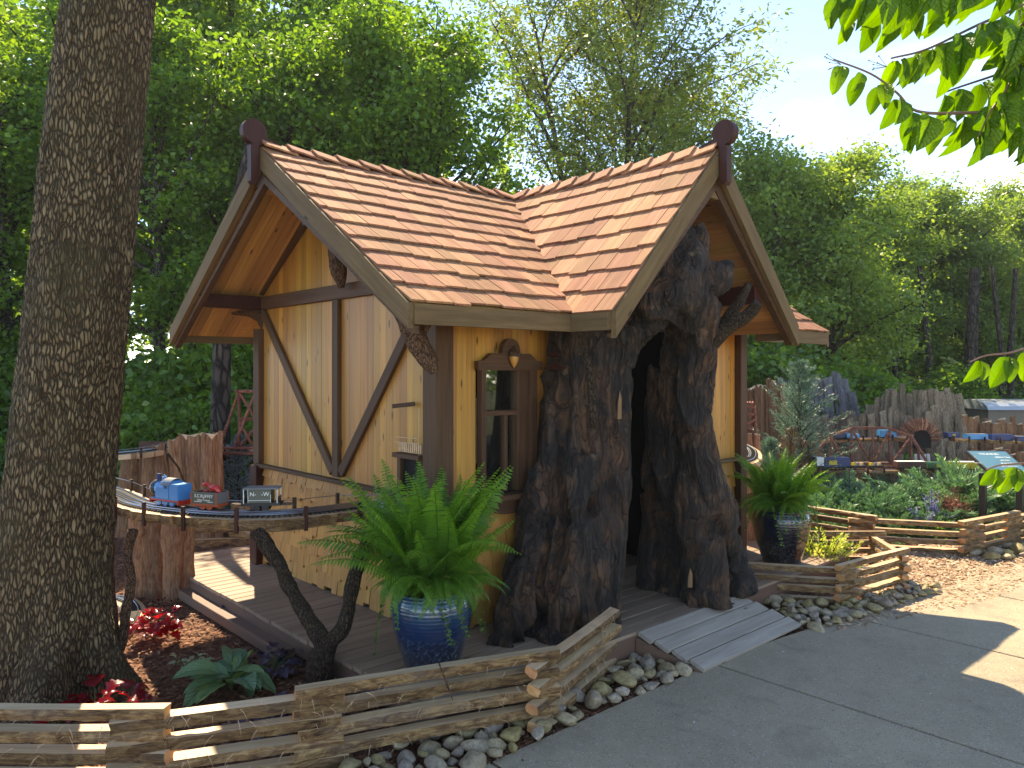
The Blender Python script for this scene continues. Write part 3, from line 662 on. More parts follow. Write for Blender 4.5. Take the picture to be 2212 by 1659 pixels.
# ---- timber frame on the gable wall
def tb(name, p0, p1, w, th, up, mat=M_trim): return board(name, p0, p1, w, th, up, mat, cot)
o1 = -RD * 0.022
tb('corner_post', H(0.015, 0.015, DZ), H(0.015, 0.015, 2.02), 0.13, 0.13, RD)
tb('corner_post', H(0.0, BW + 0.01, RAILZ + 0.02), H(0.0, BW + 0.01, 2.03), 0.10, 0.10, RD)
tb('corner_post', H(-0.01, BW + 0.02, DZ), H(-0.01, BW + 0.02, RAILZ), 0.12, 0.12, RD, M_maroon)
tb('corner_post', H(AR, 0.0, DZ), H(AR, 0.0, 2.03), 0.12, 0.10, RD, M_trim)
tb('corner_post', H(AR, BW, DZ), H(AR, BW, 2.03), 0.10, 0.10, RD)
tb('collar_beam', H(0, BW, 2.235) + o1, H(0, 0.08, 2.235) + o1, 0.10, 0.035, -RD)
tb('king_post', H(0, 1.117, RAILZ + 0.03) + o1, H(0, 1.117, 2.183) + o1, 0.075, 0.035, -RD)
tb('diagonal_brace', H(0, 2.27, 2.16) + o1 * 0.9, H(0, 1.17, 1.0) + o1 * 0.9, 0.072, 0.03, -RD)
tb('diagonal_brace', H(0, 0.16, 2.06) + o1 * 0.9, H(0, 1.06, 1.0) + o1 * 0.9, 0.072, 0.03, -RD)
tb('gable_rafter', H(0, BW - 0.02, zA(BW - 0.02) - TR + 0.02) + o1, H(0, 1.2, ZR - 0.12) + o1, 0.085, 0.035, -RD)
tb('gable_rafter', H(0, 0.08, zA(0.02) - TR) + o1, H(0, 1.14, ZR - 0.12) + o1, 0.085, 0.035, -RD)
tb('purlin', H(A0 + 0.03, BW - 0.02, 2.235), H(0.0, BW - 0.02, 2.235), 0.09, 0.10, UP, M_maroon)
tb('purlin', H(A0 + 0.03, 0.66, 2.62), H(0.0, 0.66, 2.62), 0.09, 0.09, UP, M_maroon)
tb('purlin', H(2.28, BG + 0.05, 2.235), H(2.28, 0.0, 2.235), 0.10, 0.13, UP, M_maroon)
tb('purlin', H(1.0, BG + 0.05, 2.235), H(1.0, 0.0, 2.235), 0.10, 0.13, UP, M_maroon)
tb('wall_rail', H(-0.025, BW + 0.06, RAILZ), H(-0.025, 0.10, RAILZ), 0.05, 0.028, UP)
tb('wall_rail', H(2.42, -0.03, RAILZ), H(AR + 0.09, -0.03, RAILZ), 0.07, 0.025, UP, M_rake)
tb('corner_post', H(1.80, 0.30, DZ), H(1.80, 0.30, 2.3), 0.10, 0.10, RD, M_trim)
tb('corner_post', H(1.28, 0.20, DZ), H(1.28, 0.20, 2.3), 0.10, 0.10, RD, M_trim)
# ---- window
win = thing('window', H(0.535, 0, 0.94), None, None); win.parent = cot; win.matrix_basis = WM[cot.name].inverted() @ WM[win.name]
def wb(name, p0, p1, w, th, up, mat=M_trim): return board(name, p0, p1, w, th, up, mat, win)
wb('jamb', H(WX0 + 0.018, -0.02, WZ0), H(WX0 + 0.018, -0.02, WZ1), 0.036, 0.05, -LD)
wb('jamb', H(WX1 - 0.03, -0.02, WZ0), H(WX1 - 0.03, -0.02, WZ1), 0.06, 0.05, -LD)
wb('reveal', H(WX1 - 0.10, 0.03, WZ0), H(WX1 - 0.10, 0.03, WZ1), 0.10, 0.09, -LD)
wb('mullion', H(WX0 + 0.235, 0.012, WZ0), H(WX0 + 0.235, 0.012, 1.42), 0.028, 0.03, -LD)
wb('mullion', H(WX0 + 0.03, 0.0, 1.435), H(WX1 - 0.05, 0.0, 1.435), 0.032, 0.03, -LD)
wb('sill', H(WX0 - 0.0, -0.04, 0.915), H(WX1 + 0.02, -0.04, 0.915), 0.09, 0.035, UP)
P_ = [H(WX0 + 0.03, -0.012, 0.897), H(WX0 + 0.03, -0.012, 0.86)] + [H(WX0 + 0.03 + (WX1 - WX0 - 0.04) * t, -0.012, 0.86 - 0.055 * math.sin(PI * t) ** 0.7) for t in [k / 12 for k in range(1, 12)]] + [H(WX1 - 0.01, -0.012, 0.86), H(WX1 - 0.01, -0.012, 0.897)]
prism('apron', P_, -LD, 0.025, RD, M_trim, win)
prism('pane', [H(WX0 + 0.02, 0.03, WZ0), H(WX1 - 0.05, 0.03, WZ0), H(WX1 - 0.05, 0.03, WZ1), H(WX0 + 0.02, 0.03, WZ1)], -LD, 0.004, UP, M_glass, win)
hd = [(-0.27, 0), (0.27, 0), (0.27, 0.055), (0.22, 0.062), (0.19, 0.085), (0.16, 0.105), (0.075, 0.105)]
hd += [(0.072 * math.cos(math.radians(t)), 0.125 + 0.072 * math.sin(math.radians(t))) for t in range(-5, 186, 12)] + [(-0.075, 0.105), (-0.16, 0.105), (-0.19, 0.085), (-0.22, 0.062), (-0.27, 0.055)]
prism('window_head', [H(0.535 + x, -0.018, 1.70 + z) for x, z in hd], -LD, 0.035, RD, M_trim, win)
def lathe(prof, n=20):
    V = []; F = []
    for i, (r, z) in enumerate(prof):
        for k in range(n): V.append(Vector((r * math.cos(2 * PI * k / n), r * math.sin(2 * PI * k / n), z)))
    for i in range(len(prof) - 1):
        for k in range(n): k2 = (k + 1) % n; F.append((i * n + k, i * n + k2, (i + 1) * n + k2, (i + 1) * n + k))
    return V, F
ac = H(0.535, -0.075, 1.77)
V, F = lathe([(0.001, -0.055), (0.006, -0.048), (0.018, -0.03), (0.028, -0.005), (0.030, 0.015), (0.028, 0.03)], 16)
put('acorn_nut', [v + ac for v in V], F, M_acorn, win, True)
V, F = lathe([(0.033, 0.014), (0.037, 0.026), (0.033, 0.045), (0.02, 0.058), (0.004, 0.063), (0.004, 0.08), (0.001, 0.082)], 16)
put('acorn_cap', [v + ac for v in V], F, M_branch, win, True)
# things seen dimly behind the pane
m = MB(); m.box(H(0.55, 0.30, 1.30), (0.012, 0.012, 0.42)); m.box(H(0.74, 0.30, 1.30), (0.012, 0.012, 0.42)); m.box(H(0.645, 0.30, 1.51), (0.2, 0.012, 0.012), Matrix.Rotation(TH, 4, 'Z')); m.build('inner_frame', M_white, win)
# ---- acorn nest details on the gable: perch stub, balcony, train hole
board('perch_stub', H(-0.02, 0.20, 1.50), H(-0.11, 0.30, 1.485), 0.025, 0.025, UP, M_trim, cot)
board('hole_lintel', H(-0.035, 0.10, 1.185), H(-0.035, 0.375, 1.185), 0.06, 0.028, UP, M_trim, cot)
for b in (0.125, 0.35): board('hole_post', H(-0.02, b, 0.93), H(-0.02, b, 1.17), 0.035, 0.03, RD, M_trim, cot)
m = MB()
for k in range(12): m.box(H(-0.03, 0.12 + k * 0.02, 1.235), (0.012, 0.010, 0.055), Matrix.Rotation(TH, 4, 'Z'))
m.build('balcony_slats', M_sawn, cot)
m = MB(); m.tube([H(-0.055, 0.11, 1.30), H(-0.055, 0.36, 1.295)], 0.0025); m.tube([H(-0.055, 0.11, 1.27), H(-0.055, 0.36, 1.265)], 0.0025); m.tube([H(-0.05, 0.115, 1.2), H(-0.05, 0.115, 1.48)], 0.0015)
m.build('balcony_rail', M_sawn, cot)
# ---- natural branch brackets
def limb(name, P, R, mat, parent, n=12, k=5, rough=0.12):
    Q = spline(P, k); RR = []
    for i in range(len(Q)):
        t = i / (len(Q) - 1) * (len(R) - 1); j = min(int(t), len(R) - 2); RR.append(R[j] + (R[j + 1] - R[j]) * (t - j))
    V, F = tube(Q, RR, n, True); c = sum(V, Vector()) / len(V)
    V = [v + Vector(noise.noise_vector(v * 14)) * rough * sum(R) / len(R) + Vector(noise.noise_vector(v * 40)) * rough * 0.5 * sum(R) / len(R) for v in V]
    return put(name, V, F, mat, parent, True)
limb('branch_bracket', [D(455, 650, 6.1), D(495, 668, 6.2), D(545, 672, 6.25), D(575, 690, 6.2), D(583, 735, 6.2), D(586, 800, 6.2)], [0.026, 0.04, 0.055, 0.075, 0.055, 0.03], M_branch, cot)
limb('branch_bracket', [D(550, 655, 6.2), D(573, 662, 6.2), D(580, 700, 6.2)], [0.02, 0.045, 0.06], M_branch, cot)
limb('branch_bracket', [D(722, 518, 5.05), D(727, 555, 5.05), D(733, 590, 5.05), D(738, 622, 5.05)], [0.045, 0.058, 0.055, 0.02], M_branch, cot)
limb('branch_bracket', [D(862, 675, 4.15), D(885, 705, 4.15), D(905, 745, 4.15), D(930, 785, 4.15), D(938, 806, 4.15)], [0.035, 0.06, 0.06, 0.05, 0.022], M_branch, cot)
limb('branch_bracket', [D(925, 690, 4.2), D(905, 715, 4.18), D(898, 740, 4.15)], [0.03, 0.045, 0.04], M_branch, cot)
# ================================================================ DECK AND RAMP
deck = thing('deck', H(1.5, 1, 0), 'low wooden deck of weathered boards under and around the cottage', 'deck')
DA0, DA1, DB0, DB1 = -0.58, 3.75, -0.72, 3.05
b = DB0
cnt = 0
def edge_a1(b): return DA1 if b > -0.6 else 3.6
while b < DB1 - 0.05:
    w = 0.098
    segs = [(DA0, 1.2 + (cnt % 3) * 0.4), (1.2 + (cnt % 3) * 0.4, DA1)] if b < 0 else ([(DA0, 0.05)] if b < BW else [(DA0, 1.5)])
    if 0 <= b < BW: segs.append((AR - 0.05, DA1))
    if 0 <= b < 0.8: segs.append((1.1, 2.4))
    for s0, s1 in segs:
        s0_ = s0 if s0 != DA0 else DA0 - random.uniform(0, 0.008)
        board('deck_board', H(s0_ + 0.002, b + w / 2, DZ - 0.012), H(s1 - 0.002, b + w / 2, DZ - 0.012 + random.uniform(-0.0012, 0.0012)), w - 0.006, 0.024, UP, M_deck, deck)
    b += w; cnt += 1
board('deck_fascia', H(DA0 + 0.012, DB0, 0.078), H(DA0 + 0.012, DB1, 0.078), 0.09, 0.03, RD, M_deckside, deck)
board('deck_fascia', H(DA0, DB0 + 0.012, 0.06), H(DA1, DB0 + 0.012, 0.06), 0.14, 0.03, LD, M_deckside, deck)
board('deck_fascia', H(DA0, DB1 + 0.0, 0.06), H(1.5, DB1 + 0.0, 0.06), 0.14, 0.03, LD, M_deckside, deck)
m = MB(); m.box(H(1.6, 1.1, 0.03), (DA1 - DA0 - 0.12, DB1 - DB0 - 0.3, 0.12), Matrix.Rotation(TH, 4, 'Z')); m.build('deck_frame', M_dark, deck)
# lower step on the left and at the far corner
board('step_board', H(DA0 - 0.045, 0.62, 0.034), H(DA0 - 0.045, DB1 + 0.12, 0.034), 0.085, 0.068, UP, M_deckside, deck)
board('step_board', H(DA0 - 0.02, DB1 + 0.07, 0.085), H(0.4, DB1 + 0.07, 0.085), 0.13, 0.07, UP, M_deckside, deck)
board('step_board', H(DA0 - 0.05, DB1 + 0.22, 0.035), H(0.4, DB1 + 0.22, 0.035), 0.16, 0.07, UP, M_deckside, deck)
ramp = thing('ramp', H(1.55, -0.9, 0), 'short sloping grey board ramp from the deck to the concrete path', 'ramp')
ra0, ra1 = 0.93, 2.06
for i in range(4):
    b0 = -0.725 - i * 0.1; z0 = DZ - i * 0.034 - 0.006; b1 = b0 - 0.1
    e0 = ra0 + 0.03 * i; e1 = ra1 + 0.03 * i
    board('ramp_board', H(e0, (b0 + b1) / 2, z0 - 0.017), H(e1, (b0 + b1) / 2, z0 - 0.017), 0.099, 0.024, (UP * 1.0 - LD * 0.34), M_ramp, ramp)
prism('ramp_cheek', [H(ra0, -0.73, 0.12), H(ra0, -0.73, -0.02), H(ra0 + 0.1, -1.12, -0.02), H(ra0 + 0.1, -1.12, 0.0)], -RD, 0.02, LD, M_deckside, ramp)
prism('ramp_cheek', [H(ra1, -0.73, 0.12), H(ra1, -0.73, -0.02), H(ra1 + 0.1, -1.12, -0.02), H(ra1 + 0.1, -1.12, 0.0)], RD, 0.02, LD, M_deckside, ramp)
# ================================================================ HOLLOW STUMP
DENT = [(D(1300, 1335, 4.62), (0.05, 0.12), 0.14), (D(1258, 1352, 4.45), (0.03, 0.10), 0.09), (D(1170, 1340, 4.45), (0.035, 0.2), 0.09), (D(1314, 1075, 4.75), (0.04, 0.12), 0.10), (D(1215, 1090, 4.6), (0.03, 0.2), 0.05), (D(1345, 860, 4.8), (0.02, 0.2), 0.04), (D(1560, 1230, 5.25), (0.04, 0.25), 0.12), (D(1425, 600, 4.7), (0.03, 0.1), 0.06), (D(1498, 560, 4.7), (0.03, 0.12), 0.05)]
def stump():
    m = MB()
    def T(P, n=14):   # (u, v, Y, radius in display px)
        if P[-1][1] > 1215 and P[-1][3] > 12: u, v, Y, r = P[-1]; P = P + [(u + (u - P[-2][0]) * 0.5, v + 60, Y - 0.06, r * 1.2)]
        Q = [D(u, v, Y) for u, v, Y, r in P]; R = [r * Y / FP for u, v, Y, r in P]
        Qs = spline(Q, 4); RR = []
        for i in range(len(Qs)):
            t = i / (len(Qs) - 1) * (len(R) - 1); j = min(int(t), len(R) - 2); RR.append(R[j] + (R[j + 1] - R[j]) * (t - j))
        m.tube(Qs, RR, n)
    Y1 = 4.95
    T([(1268, 690, 5.0, 82), (1268, 800, 5.0, 86), (1264, 920, 5.0, 92), (1254, 1040, 4.97, 102), (1238, 1150, 4.92, 112), (1218, 1250, 4.85, 122), (1204, 1330, 4.8, 128), (1198, 1400, 4.75, 132)], 26)
    T([(1322, 690, 4.9, 34), (1324, 820, 4.88, 36), (1320, 960, 4.85, 40), (1318, 1100, 4.8, 40), (1312, 1230, 4.75, 36), (1306, 1330, 4.72, 36)])
    T([(1205, 880, 4.85, 26), (1172, 1060, 4.78, 30), (1138, 1200, 4.62, 32), (1108, 1310, 4.45, 30), (1092, 1385, 4.36, 28)])
    T([(1262, 980, 4.72, 30), (1246, 1130, 4.62, 34), (1226, 1250, 4.55, 34), (1205, 1350, 4.48, 40)])
    T([(1290, 1180, 4.64, 26), (1282, 1260, 4.6, 28), (1272, 1340, 4.55, 30)])
    T([(1150, 1270, 4.55, 30), (1115, 1350, 4.4, 26), (1078, 1395, 4.34, 18)])
    # arch and head
    T([(1322, 800, 4.92, 38), (1342, 730, 4.88, 48), (1380, 676, 4.84, 58), (1425, 640, 4.82, 68), (1468, 640, 4.85, 64), (1500, 690, 4.92, 44)], 18)
    T([(1440, 670, 4.85, 60), (1462, 610, 4.85, 66), (1482, 560, 4.88, 50), (1484, 520, 4.9, 30), (1490, 496, 4.9, 14)], 16)
    T([(1508, 545, 4.9, 22), (1516, 512, 4.9, 14), (1512, 484, 4.9, 5)])
    T([(1488, 610, 4.85, 46), (1528, 598, 4.85, 36), (1556, 590, 4.86, 26), (1572, 572, 4.86, 14), (1588, 570, 4.86, 5)])
    T([(1530, 610, 4.85, 24), (1560, 610, 4.86, 16), (1574, 596, 4.86, 6)])
    T([(1360, 700, 4.87, 56), (1300, 705, 4.95, 64), (1240, 700, 5.05, 56)])
    T([(1395, 630, 4.95, 40), (1432, 572, 5.0, 44), (1462, 530, 5.0, 34)])
    # right leg
    T([(1508, 660, 4.95, 40), (1508, 760, 5.0, 34), (1500, 870, 5.05, 36), (1508, 980, 5.1, 40), (1530, 1070, 5.15, 38), (1560, 1150, 5.25, 36), (1590, 1225, 5.35, 28)])
    T([(1470, 720, 5.25, 38), (1462, 850, 5.3, 40), (1460, 1000, 5.35, 44), (1462, 1130, 5.4, 44), (1465, 1240, 5.4, 40)])
    T([(1490, 960, 5.15, 30), (1500, 1090, 5.15, 38), (1515, 1190, 5.15, 42), (1522, 1262, 5.15, 46)])
    T([(1558, 1060, 5.4, 14), (1566, 1085, 5.35, 22), (1575, 1130, 5.35, 20)])
    T([(1530, 900, 5.1, 10), (1528, 925, 5.05, 13), (1525, 945, 5.05, 8)])
    T([(1420, 790, 5.4, 20), (1412, 950, 5.45, 20), (1408, 1100, 5.5, 22), (1410, 1240, 5.5, 24)])
    T([(1540, 1180, 5.3, 30), (1590, 1235, 5.45, 24), (1606, 1262, 5.5, 16)])
    T([(1455, 640, 5.05, 60), (1480, 700, 5.1, 44), (1495, 760, 5.15, 34)])
    me = mk('hollow_stump', m.v, m.f, M_stump)
    o = bpy.data.objects.new('tmp', me); COL.objects.link(o)
    r = o.modifiers.new('r', 'REMESH'); r.mode = 'VOXEL'; r.voxel_size = 0.0115; r.use_smooth_shade = True
    s = o.modifiers.new('s', 'SMOOTH'); s.iterations = 8; s.factor = 0.5
    me2 = bpy.data.meshes.new_from_object(o.evaluated_get(bpy.context.evaluated_depsgraph_get()))
    bpy.data.objects.remove(o)
    N = len(me2.vertices); co = np.empty(N * 3, np.float32); me2.vertices.foreach_get('co', co); co = co.reshape(-1, 3)
    no = np.empty(N * 3, np.float32); me2.vertices.foreach_get('normal', no); no = no.reshape(-1, 3)
    out = np.empty_like(co); nz = noise.noise; rm = noise.ridged_multi_fractal
    for i in range(N):
        p = Vector(co[i]); w = nz(p * 1.6) * 0.9
        q = Vector((p.x * 8 + w * 2.2 + p.z * 0.9, p.y * 8 - p.z * 0.5 + w, p.z * 1.1 + w * 0.6)); q2 = Vector((p.x * 30 + w * 5, p.y * 30, p.z * 3.0 + w * 2))
        d = (abs(nz(q)) * -0.085 + 0.024) + (abs(nz(q2)) * -0.020 + 0.006) + nz(p * 2.4 + Vector((9, 0, 0))) * 0.035 + nz(p * 34) * 0.0025
        h = nz(p * 4.2 + Vector((3, 7, 1)))
        if h > 0.42: d -= min(0.08, (h - 0.42) * 0.35)
        for dc, dr, dd in DENT:
            l2 = ((p.x - dc.x) ** 2 + (p.y - dc.y) ** 2) / (dr[0] ** 2) + (p.z - dc.z) ** 2 / (dr[1] ** 2)
            if l2 < 4: d -= dd * math.exp(-l2 * 1.6)
        out[i] = co[i] + no[i] * d
    # cut flat on the deck
    out[:, 2] = np.maximum(out[:, 2], DZ - 0.004)
    c = out.mean(0); c[2] = DZ
    me2.vertices.foreach_set('co', (out - c).astype(np.float32).ravel()); me2.update()
    me2.name = 'hollow_stump'; me2.materials.clear(); me2.materials.append(M_stump)
    return me2, Vector(c.tolist())
me2, c = stump()
st = link('hollow_tree_trunk', me2, None, Matrix.Translation(c))
tag(st, 'dark weathered hollow tree trunk arching over the cottage doorway', 'tree trunk')
limb('broken_limb', [D(1528, 745, 5.0), D(1560, 705, 5.0), D(1592, 660, 4.98), D(1618, 612, 4.95)], [0.05, 0.042, 0.036, 0.026], M_branchdk, st, rough=0.25)
limb('broken_limb', [D(1528, 750, 4.95), D(1568, 712, 4.9), D(1612, 682, 4.85), D(1640, 655, 4.8)], [0.055, 0.046, 0.04, 0.032], M_branchdk, st, rough=0.25)
limb('side_stem', [D(1246, 705, 4.62), D(1262, 760, 4.6), D(1275, 810, 4.6), D(1279, 880, 4.6), D(1284, 925, 4.62)], [0.014, 0.018, 0.024, 0.026, 0.02], M_branchdk, st)
# two shelf fungi
for (u, v, w) in ((1197, 768, 20), (1200, 796, 27)):
    P_ = D(u, v, 4.62); m = MB(); r = w * 4.62 / FP
    V = [P_ + Vector((0, 0.02, r * 0.55))]
    for k in range(11):
        t = PI * k / 10; V.append(P_ + Vector((-math.cos(t) * r, -math.sin(t) * r * 0.8, 0)))
    V.append(P_ + Vector((0, 0.03, -0.012)))
    F = [(0, k, k + 1) for k in range(1, 11)] + [(12, k + 1, k) for k in range(1, 11)]
    put('shelf_fungus', V, F, M_maroon, st, False)
M_splint = wood('splinter_wood', (0.10, 0.045, 0.018), (0.24, 0.12, 0.045), 0.1)
# splinters of bare wood on the stump
for (u, v, Y, h, w, s) in ((1338, 905, 4.72, 62, 9, -0.05), (1490, 1268, 5.0, 42, 10, -0.08)):
    p = D(u, v, Y); hh = h * Y / FP; ww_ = w * Y / FP
    prism('pale_splinter', [p + Vector((-ww_ / 2, 0, 0)), p + Vector((ww_ / 2, 0, 0)), p + Vector((ww_ * 0.5, 0, hh * 0.7)), p + Vector((0, 0, hh)), p + Vector((-ww_ * 0.4, 0, hh * 0.5))], Vector((0, -1, 0)), 0.012, UP, M_splint, st)
# ================================================================ GROUND, PATH
def sheet(name, pts, z, mat, thick=0.0):
    V = [Vector((p[0], p[1], z)) for p in pts]
    o = put(name, V, [tuple(range(len(V)))], mat, None, False, Vector((0, 0, 0)))
    return tag(o, kind='structure')
sheet('ground', [(-95, -32), (95, -32), (95, 150), (-95, 150)], -0.03, M_forest)
sheet('mulch_bed', [(-7, 0.5), (1.4, 1.2), (4.5, 4.2), (9.5, 7.6), (12, 8.6), (12, 13), (-2, 9.5), (-7, 8.5)], -0.024, M_mulch)
pm = [H(2.2, -1.3), H(3.6, -1.75), H(5.6, -2.0), H(9, -2.3), H(9, -1.0), H(5.5, -0.75), H(4.8, -0.8), H(4.3, -0.4), H(3.7, -0.6), H(3.4, -1.05)]
sheet('pale_mulch_patch', [(p.x, p.y) for p in pm], -0.016, M_mulchlt)
path = tag(link('concrete_path', mk('concrete_path', [tuple(H(a, b, -0.04)) for a, b in ((-4, -1.1), (14, -2.7), (14, -8), (-4, -8))], [(0, 1, 2, 3)], M_dark)), kind='structure')
edge = [(-4.2, -1.07), (-2, -1.05), (-0.5, -1.05), (0.35, -1.05), (1.18, -1.075), (1.9, -1.13), (2.6, -1.24), (3.25, -1.33), (3.9, -1.44), (5.3, -1.66), (6.7, -1.86), (8.1, -2.02), (9.5, -2.15), (12.5, -2.35)]
def eb(a):
    for (a0, b0), (a1, b1) in zip(edge, edge[1:]):
        if a0 <= a <= a1: return b0 + (b1 - b0) * (a - a0) / (a1 - a0)
joints = [-4.1, -2.1, -0.5, 1.18, 2.6, 3.92, 5.3, 6.7, 8.1, 9.5, 12]
for i in range(len(joints) - 1):
    j0, j1 = joints[i] + 0.009, joints[i + 1] - 0.009
    top = [(a, eb(a)) for a in [j0 + (j1 - j0) * k / 6 for k in range(7)]]
    for (bs, be) in ((None, -4.6), (-4.608, -7.8)):
        T_ = top[::-1] if bs is None else [(j1, bs), (j0, bs)]
        pl_ = T_ + [(j0, be), (j1, be)]
        V = [H(a, b, 0) for a, b in pl_]; n = len(V); c = 0.006
        cen = sum(V, Vector()) / n
        V2 = [v + (cen - v).normalized() * c for v in V]
        VV = [v - UP * 0.1 for v in V] + [v - UP * 0.005 for v in V] + V2
        F = [tuple(range(2 * n, 3 * n))] + [(i_ + k * n, (i_ + 1) % n + k * n, (i_ + 1) % n + (k + 1) * n, i_ + (k + 1) * n) for k in range(2) for i_ in range(n)]
        # keep texture continuous: origin at world zero
        put('path_slab', VV, F, M_conc, path, False, Vector((0, 0, 0)))
# ---- loose mulch chips
def inpoly(x, y, P):
    c = np.zeros(len(x), bool); n = len(P)
    for i in range(n):
        x0, y0 = P[i][:2]; x1, y1 = P[(i + 1) % n][:2]
        k = ((y0 > y) != (y1 > y)); xi = (x1 - x0) * (y - y0) / (y1 - y0 + 1e-12) + x0
        c ^= k & (x < xi)
    return c
def chips(name, poly, N, mat, z0, smin, smax):
    P = np.array([(p[0], p[1]) for p in poly]); lo, hi = P.min(0), P.max(0)
    x = rng.uniform(lo[0], hi[0], N * 4); y = rng.uniform(lo[1], hi[1], N * 4)
    k = np.where(inpoly(x, y, P))[0][:N]; x, y = x[k], y[k]; n = len(x)
    L = rng.uniform(smin, smax, n); W = L * rng.uniform(0.2, 0.45, n); an = rng.uniform(0, 2 * PI, n)
    d = np.stack([np.cos(an), np.sin(an), rng.uniform(-0.35, 0.35, n)], 1); s = np.stack([-np.sin(an), np.cos(an), rng.uniform(-0.4, 0.4, n)], 1)
    c = np.stack([x, y, z0 + rng.uniform(0.0, 0.018, n)], 1); up = np.array([0, 0, 1.0])
    V = np.stack([c - d * L[:, None] / 2, c + s * W[:, None] / 2 + up * (L * 0.03)[:, None], c + d * L[:, None] / 2, c - s * W[:, None] / 2 + up * (L * 0.03)[:, None], c + up * (L * 0.16)[:, None]], 1)
    me = fastmesh(name, V, 5, mat, rng.beta(1.6, 2.0, n), faces=[(0, 3, 4), (3, 2, 4), (2, 1, 4), (1, 0, 4)])
    return tag(link(name, me), kind='stuff')
chips('mulch_chips', [(-3.6, 2.6), (-0.35, 3.2), (-0.9, 4.6), (-3.2, 7.2), (-5.5, 6.8)], 26000, M_chip, -0.024, 0.015, 0.055)
chips('mulch_chips', [tuple(H(-1.4, -0.9)), tuple(H(1.0, -0.72)), tuple(H(1.0, -1.0)), tuple(H(-1.2, -1.3))], 3000, M_chip, -0.022, 0.015, 0.05)
chips('mulch_chips', [tuple(H(2.3, -0.72)), tuple(H(3.7, -1.3)), tuple(H(4.2, -0.6)), tuple(H(3.9, 1.2)), tuple(H(5.6, 0.8)), tuple(H(7.5, -0.8)), tuple(H(3.7, -0.7))], 9000, M_chip, -0.022, 0.015, 0.05)
chips('pale_mulch_chips', pm, 22000, M_chiplt, -0.014, 0.02, 0.065)
# ---- fallen leaf bits on path
for i, (u, v) in enumerate(((1500, 1560), (1800, 1535), (1430, 1468), (1905, 1760), (2010, 1498), (2095, 1515), (1690, 1408), (1900, 1445))):
    p = G(u, v, 0.004); r = random.uniform(0.006, 0.012); t = random.uniform(0, 3)
    o = put('fallen_leaf', [p + Vector((math.cos(t) * r, math.sin(t) * r, 0)), p + Vector((math.cos(t + 2) * r * .6, math.sin(t + 2) * r * .6, 0.003)), p + Vector((-math.cos(t) * r, -math.sin(t) * r, 0.001)), p + Vector((math.cos(t - 2) * r * .6, math.sin(t - 2) * r * .6, 0.002))], [(0, 1, 2, 3)], M_trim if i % 2 else M_white)
    tag(o, 'tiny fallen leaf scrap lying on the concrete path', 'fallen leaf', 'leaf scraps on the path')

# ================================================================ RIVER STONES
def rockmesh(seed):
    bm = bmesh.new(); bmesh.ops.create_icosphere(bm, subdivisions=3, radius=0.5); r = random.Random(seed)
    off = Vector((seed * 7.1, seed * 3.3, 0)); e = r.uniform(0.55, 0.82); h = r.uniform(0.36, 0.55)
    pls = [(Vector((r.uniform(-1, 1), r.uniform(-1, 1), r.uniform(-0.4, 1))).normalized(), r.uniform(0.27, 0.42)) for _ in range(6)]
    for v in bm.verts:
        p = v.co.copy()
        for n_, d_ in pls:
            k = p.dot(n_) - d_
            if k > 0: p -= n_ * k * 0.85
        p *= 1 + noise.noise(p * 1.7 + off) * 0.22 + noise.noise(p * 4 + off) * 0.04
        v.co = Vector((p.x, p.y * e, p.z * h))
    me = bpy.data.meshes.new('river_stone'); bm.to_mesh(me); bm.free(); me.materials.append(M_rock)
    me.polygons.foreach_set('use_smooth', [True] * len(me.polygons)); return me
RM = [rockmesh(s) for s in range(9)]
NR = [0]
def rocks(poly, size, label, group, maxn, rnd, z=0.0, zt=0.022):
    P = [(p[0], p[1]) for p in poly]; xs = [p[0] for p in P]; ys = [p[1] for p in P]; got = []
    for tr in range(14000):
        if len(got) >= maxn: break
        t = tr / 14000; s = size * rnd.uniform(0.62, 1.25) * (1.0 if t < 0.5 else 0.62)
        x, y = rnd.uniform(min(xs), max(xs)), rnd.uniform(min(ys), max(ys))
        if not inpoly(np.array([x]), np.array([y]), P)[0]: continue
        if any((x - a) ** 2 + (y - b) ** 2 < ((s + c) * 0.37) ** 2 for a, b, c in got): continue
        got.append((x, y, s))
        o = link('river_stone', RM[rnd.randrange(9)], None, TRS(Vector((x, y, z + s * 0.10 + rnd.uniform(-0.004, zt))), rnd.uniform(0, 6.28), s, rnd.uniform(-0.25, 0.25), rnd.uniform(-0.25, 0.25)))
        tag(o, label, 'stone', group)
R1 = random.Random(5)
rocks([G(u, v) for u, v in ((690, 1700), (780, 1652), (880, 1600), (1010, 1570), (1130, 1545), (1230, 1470), (1290, 1420), (1335, 1370), (1420, 1400), (1500, 1447), (1380, 1500), (1260, 1556), (1100, 1628), (1010, 1668), (900, 1730), (700, 1760))], 0.13, 'smooth tan river stone between the front rail fence and the path', 'river stones beside the front fence', 150, R1)
rocks([G(u, v) for u, v in ((1625, 1292), (1700, 1300), (1820, 1308), (1940, 1272), (2000, 1262), (2035, 1275), (1960, 1300), (1860, 1336), (1752, 1362), (1690, 1328))], 0.115, 'smooth tan river stone right of the board ramp', 'river stones right of the ramp', 110, R1)
rocks([G(u, v) for u, v in ((2085, 1198), (2140, 1186), (2240, 1176), (2330, 1165), (2330, 1180), (2212, 1206), (2150, 1212))], 0.16, 'sunlit pale river stone below the distant rail fence', 'river stones far right', 40, R1)
chips('bed_grit', [G(u, v) for u, v in ((690, 1700), (780, 1652), (1130, 1545), (1335, 1370), (1500, 1447), (1260, 1556), (1010, 1668), (700, 1760))], 2500, M_chip, -0.02, 0.01, 0.03)

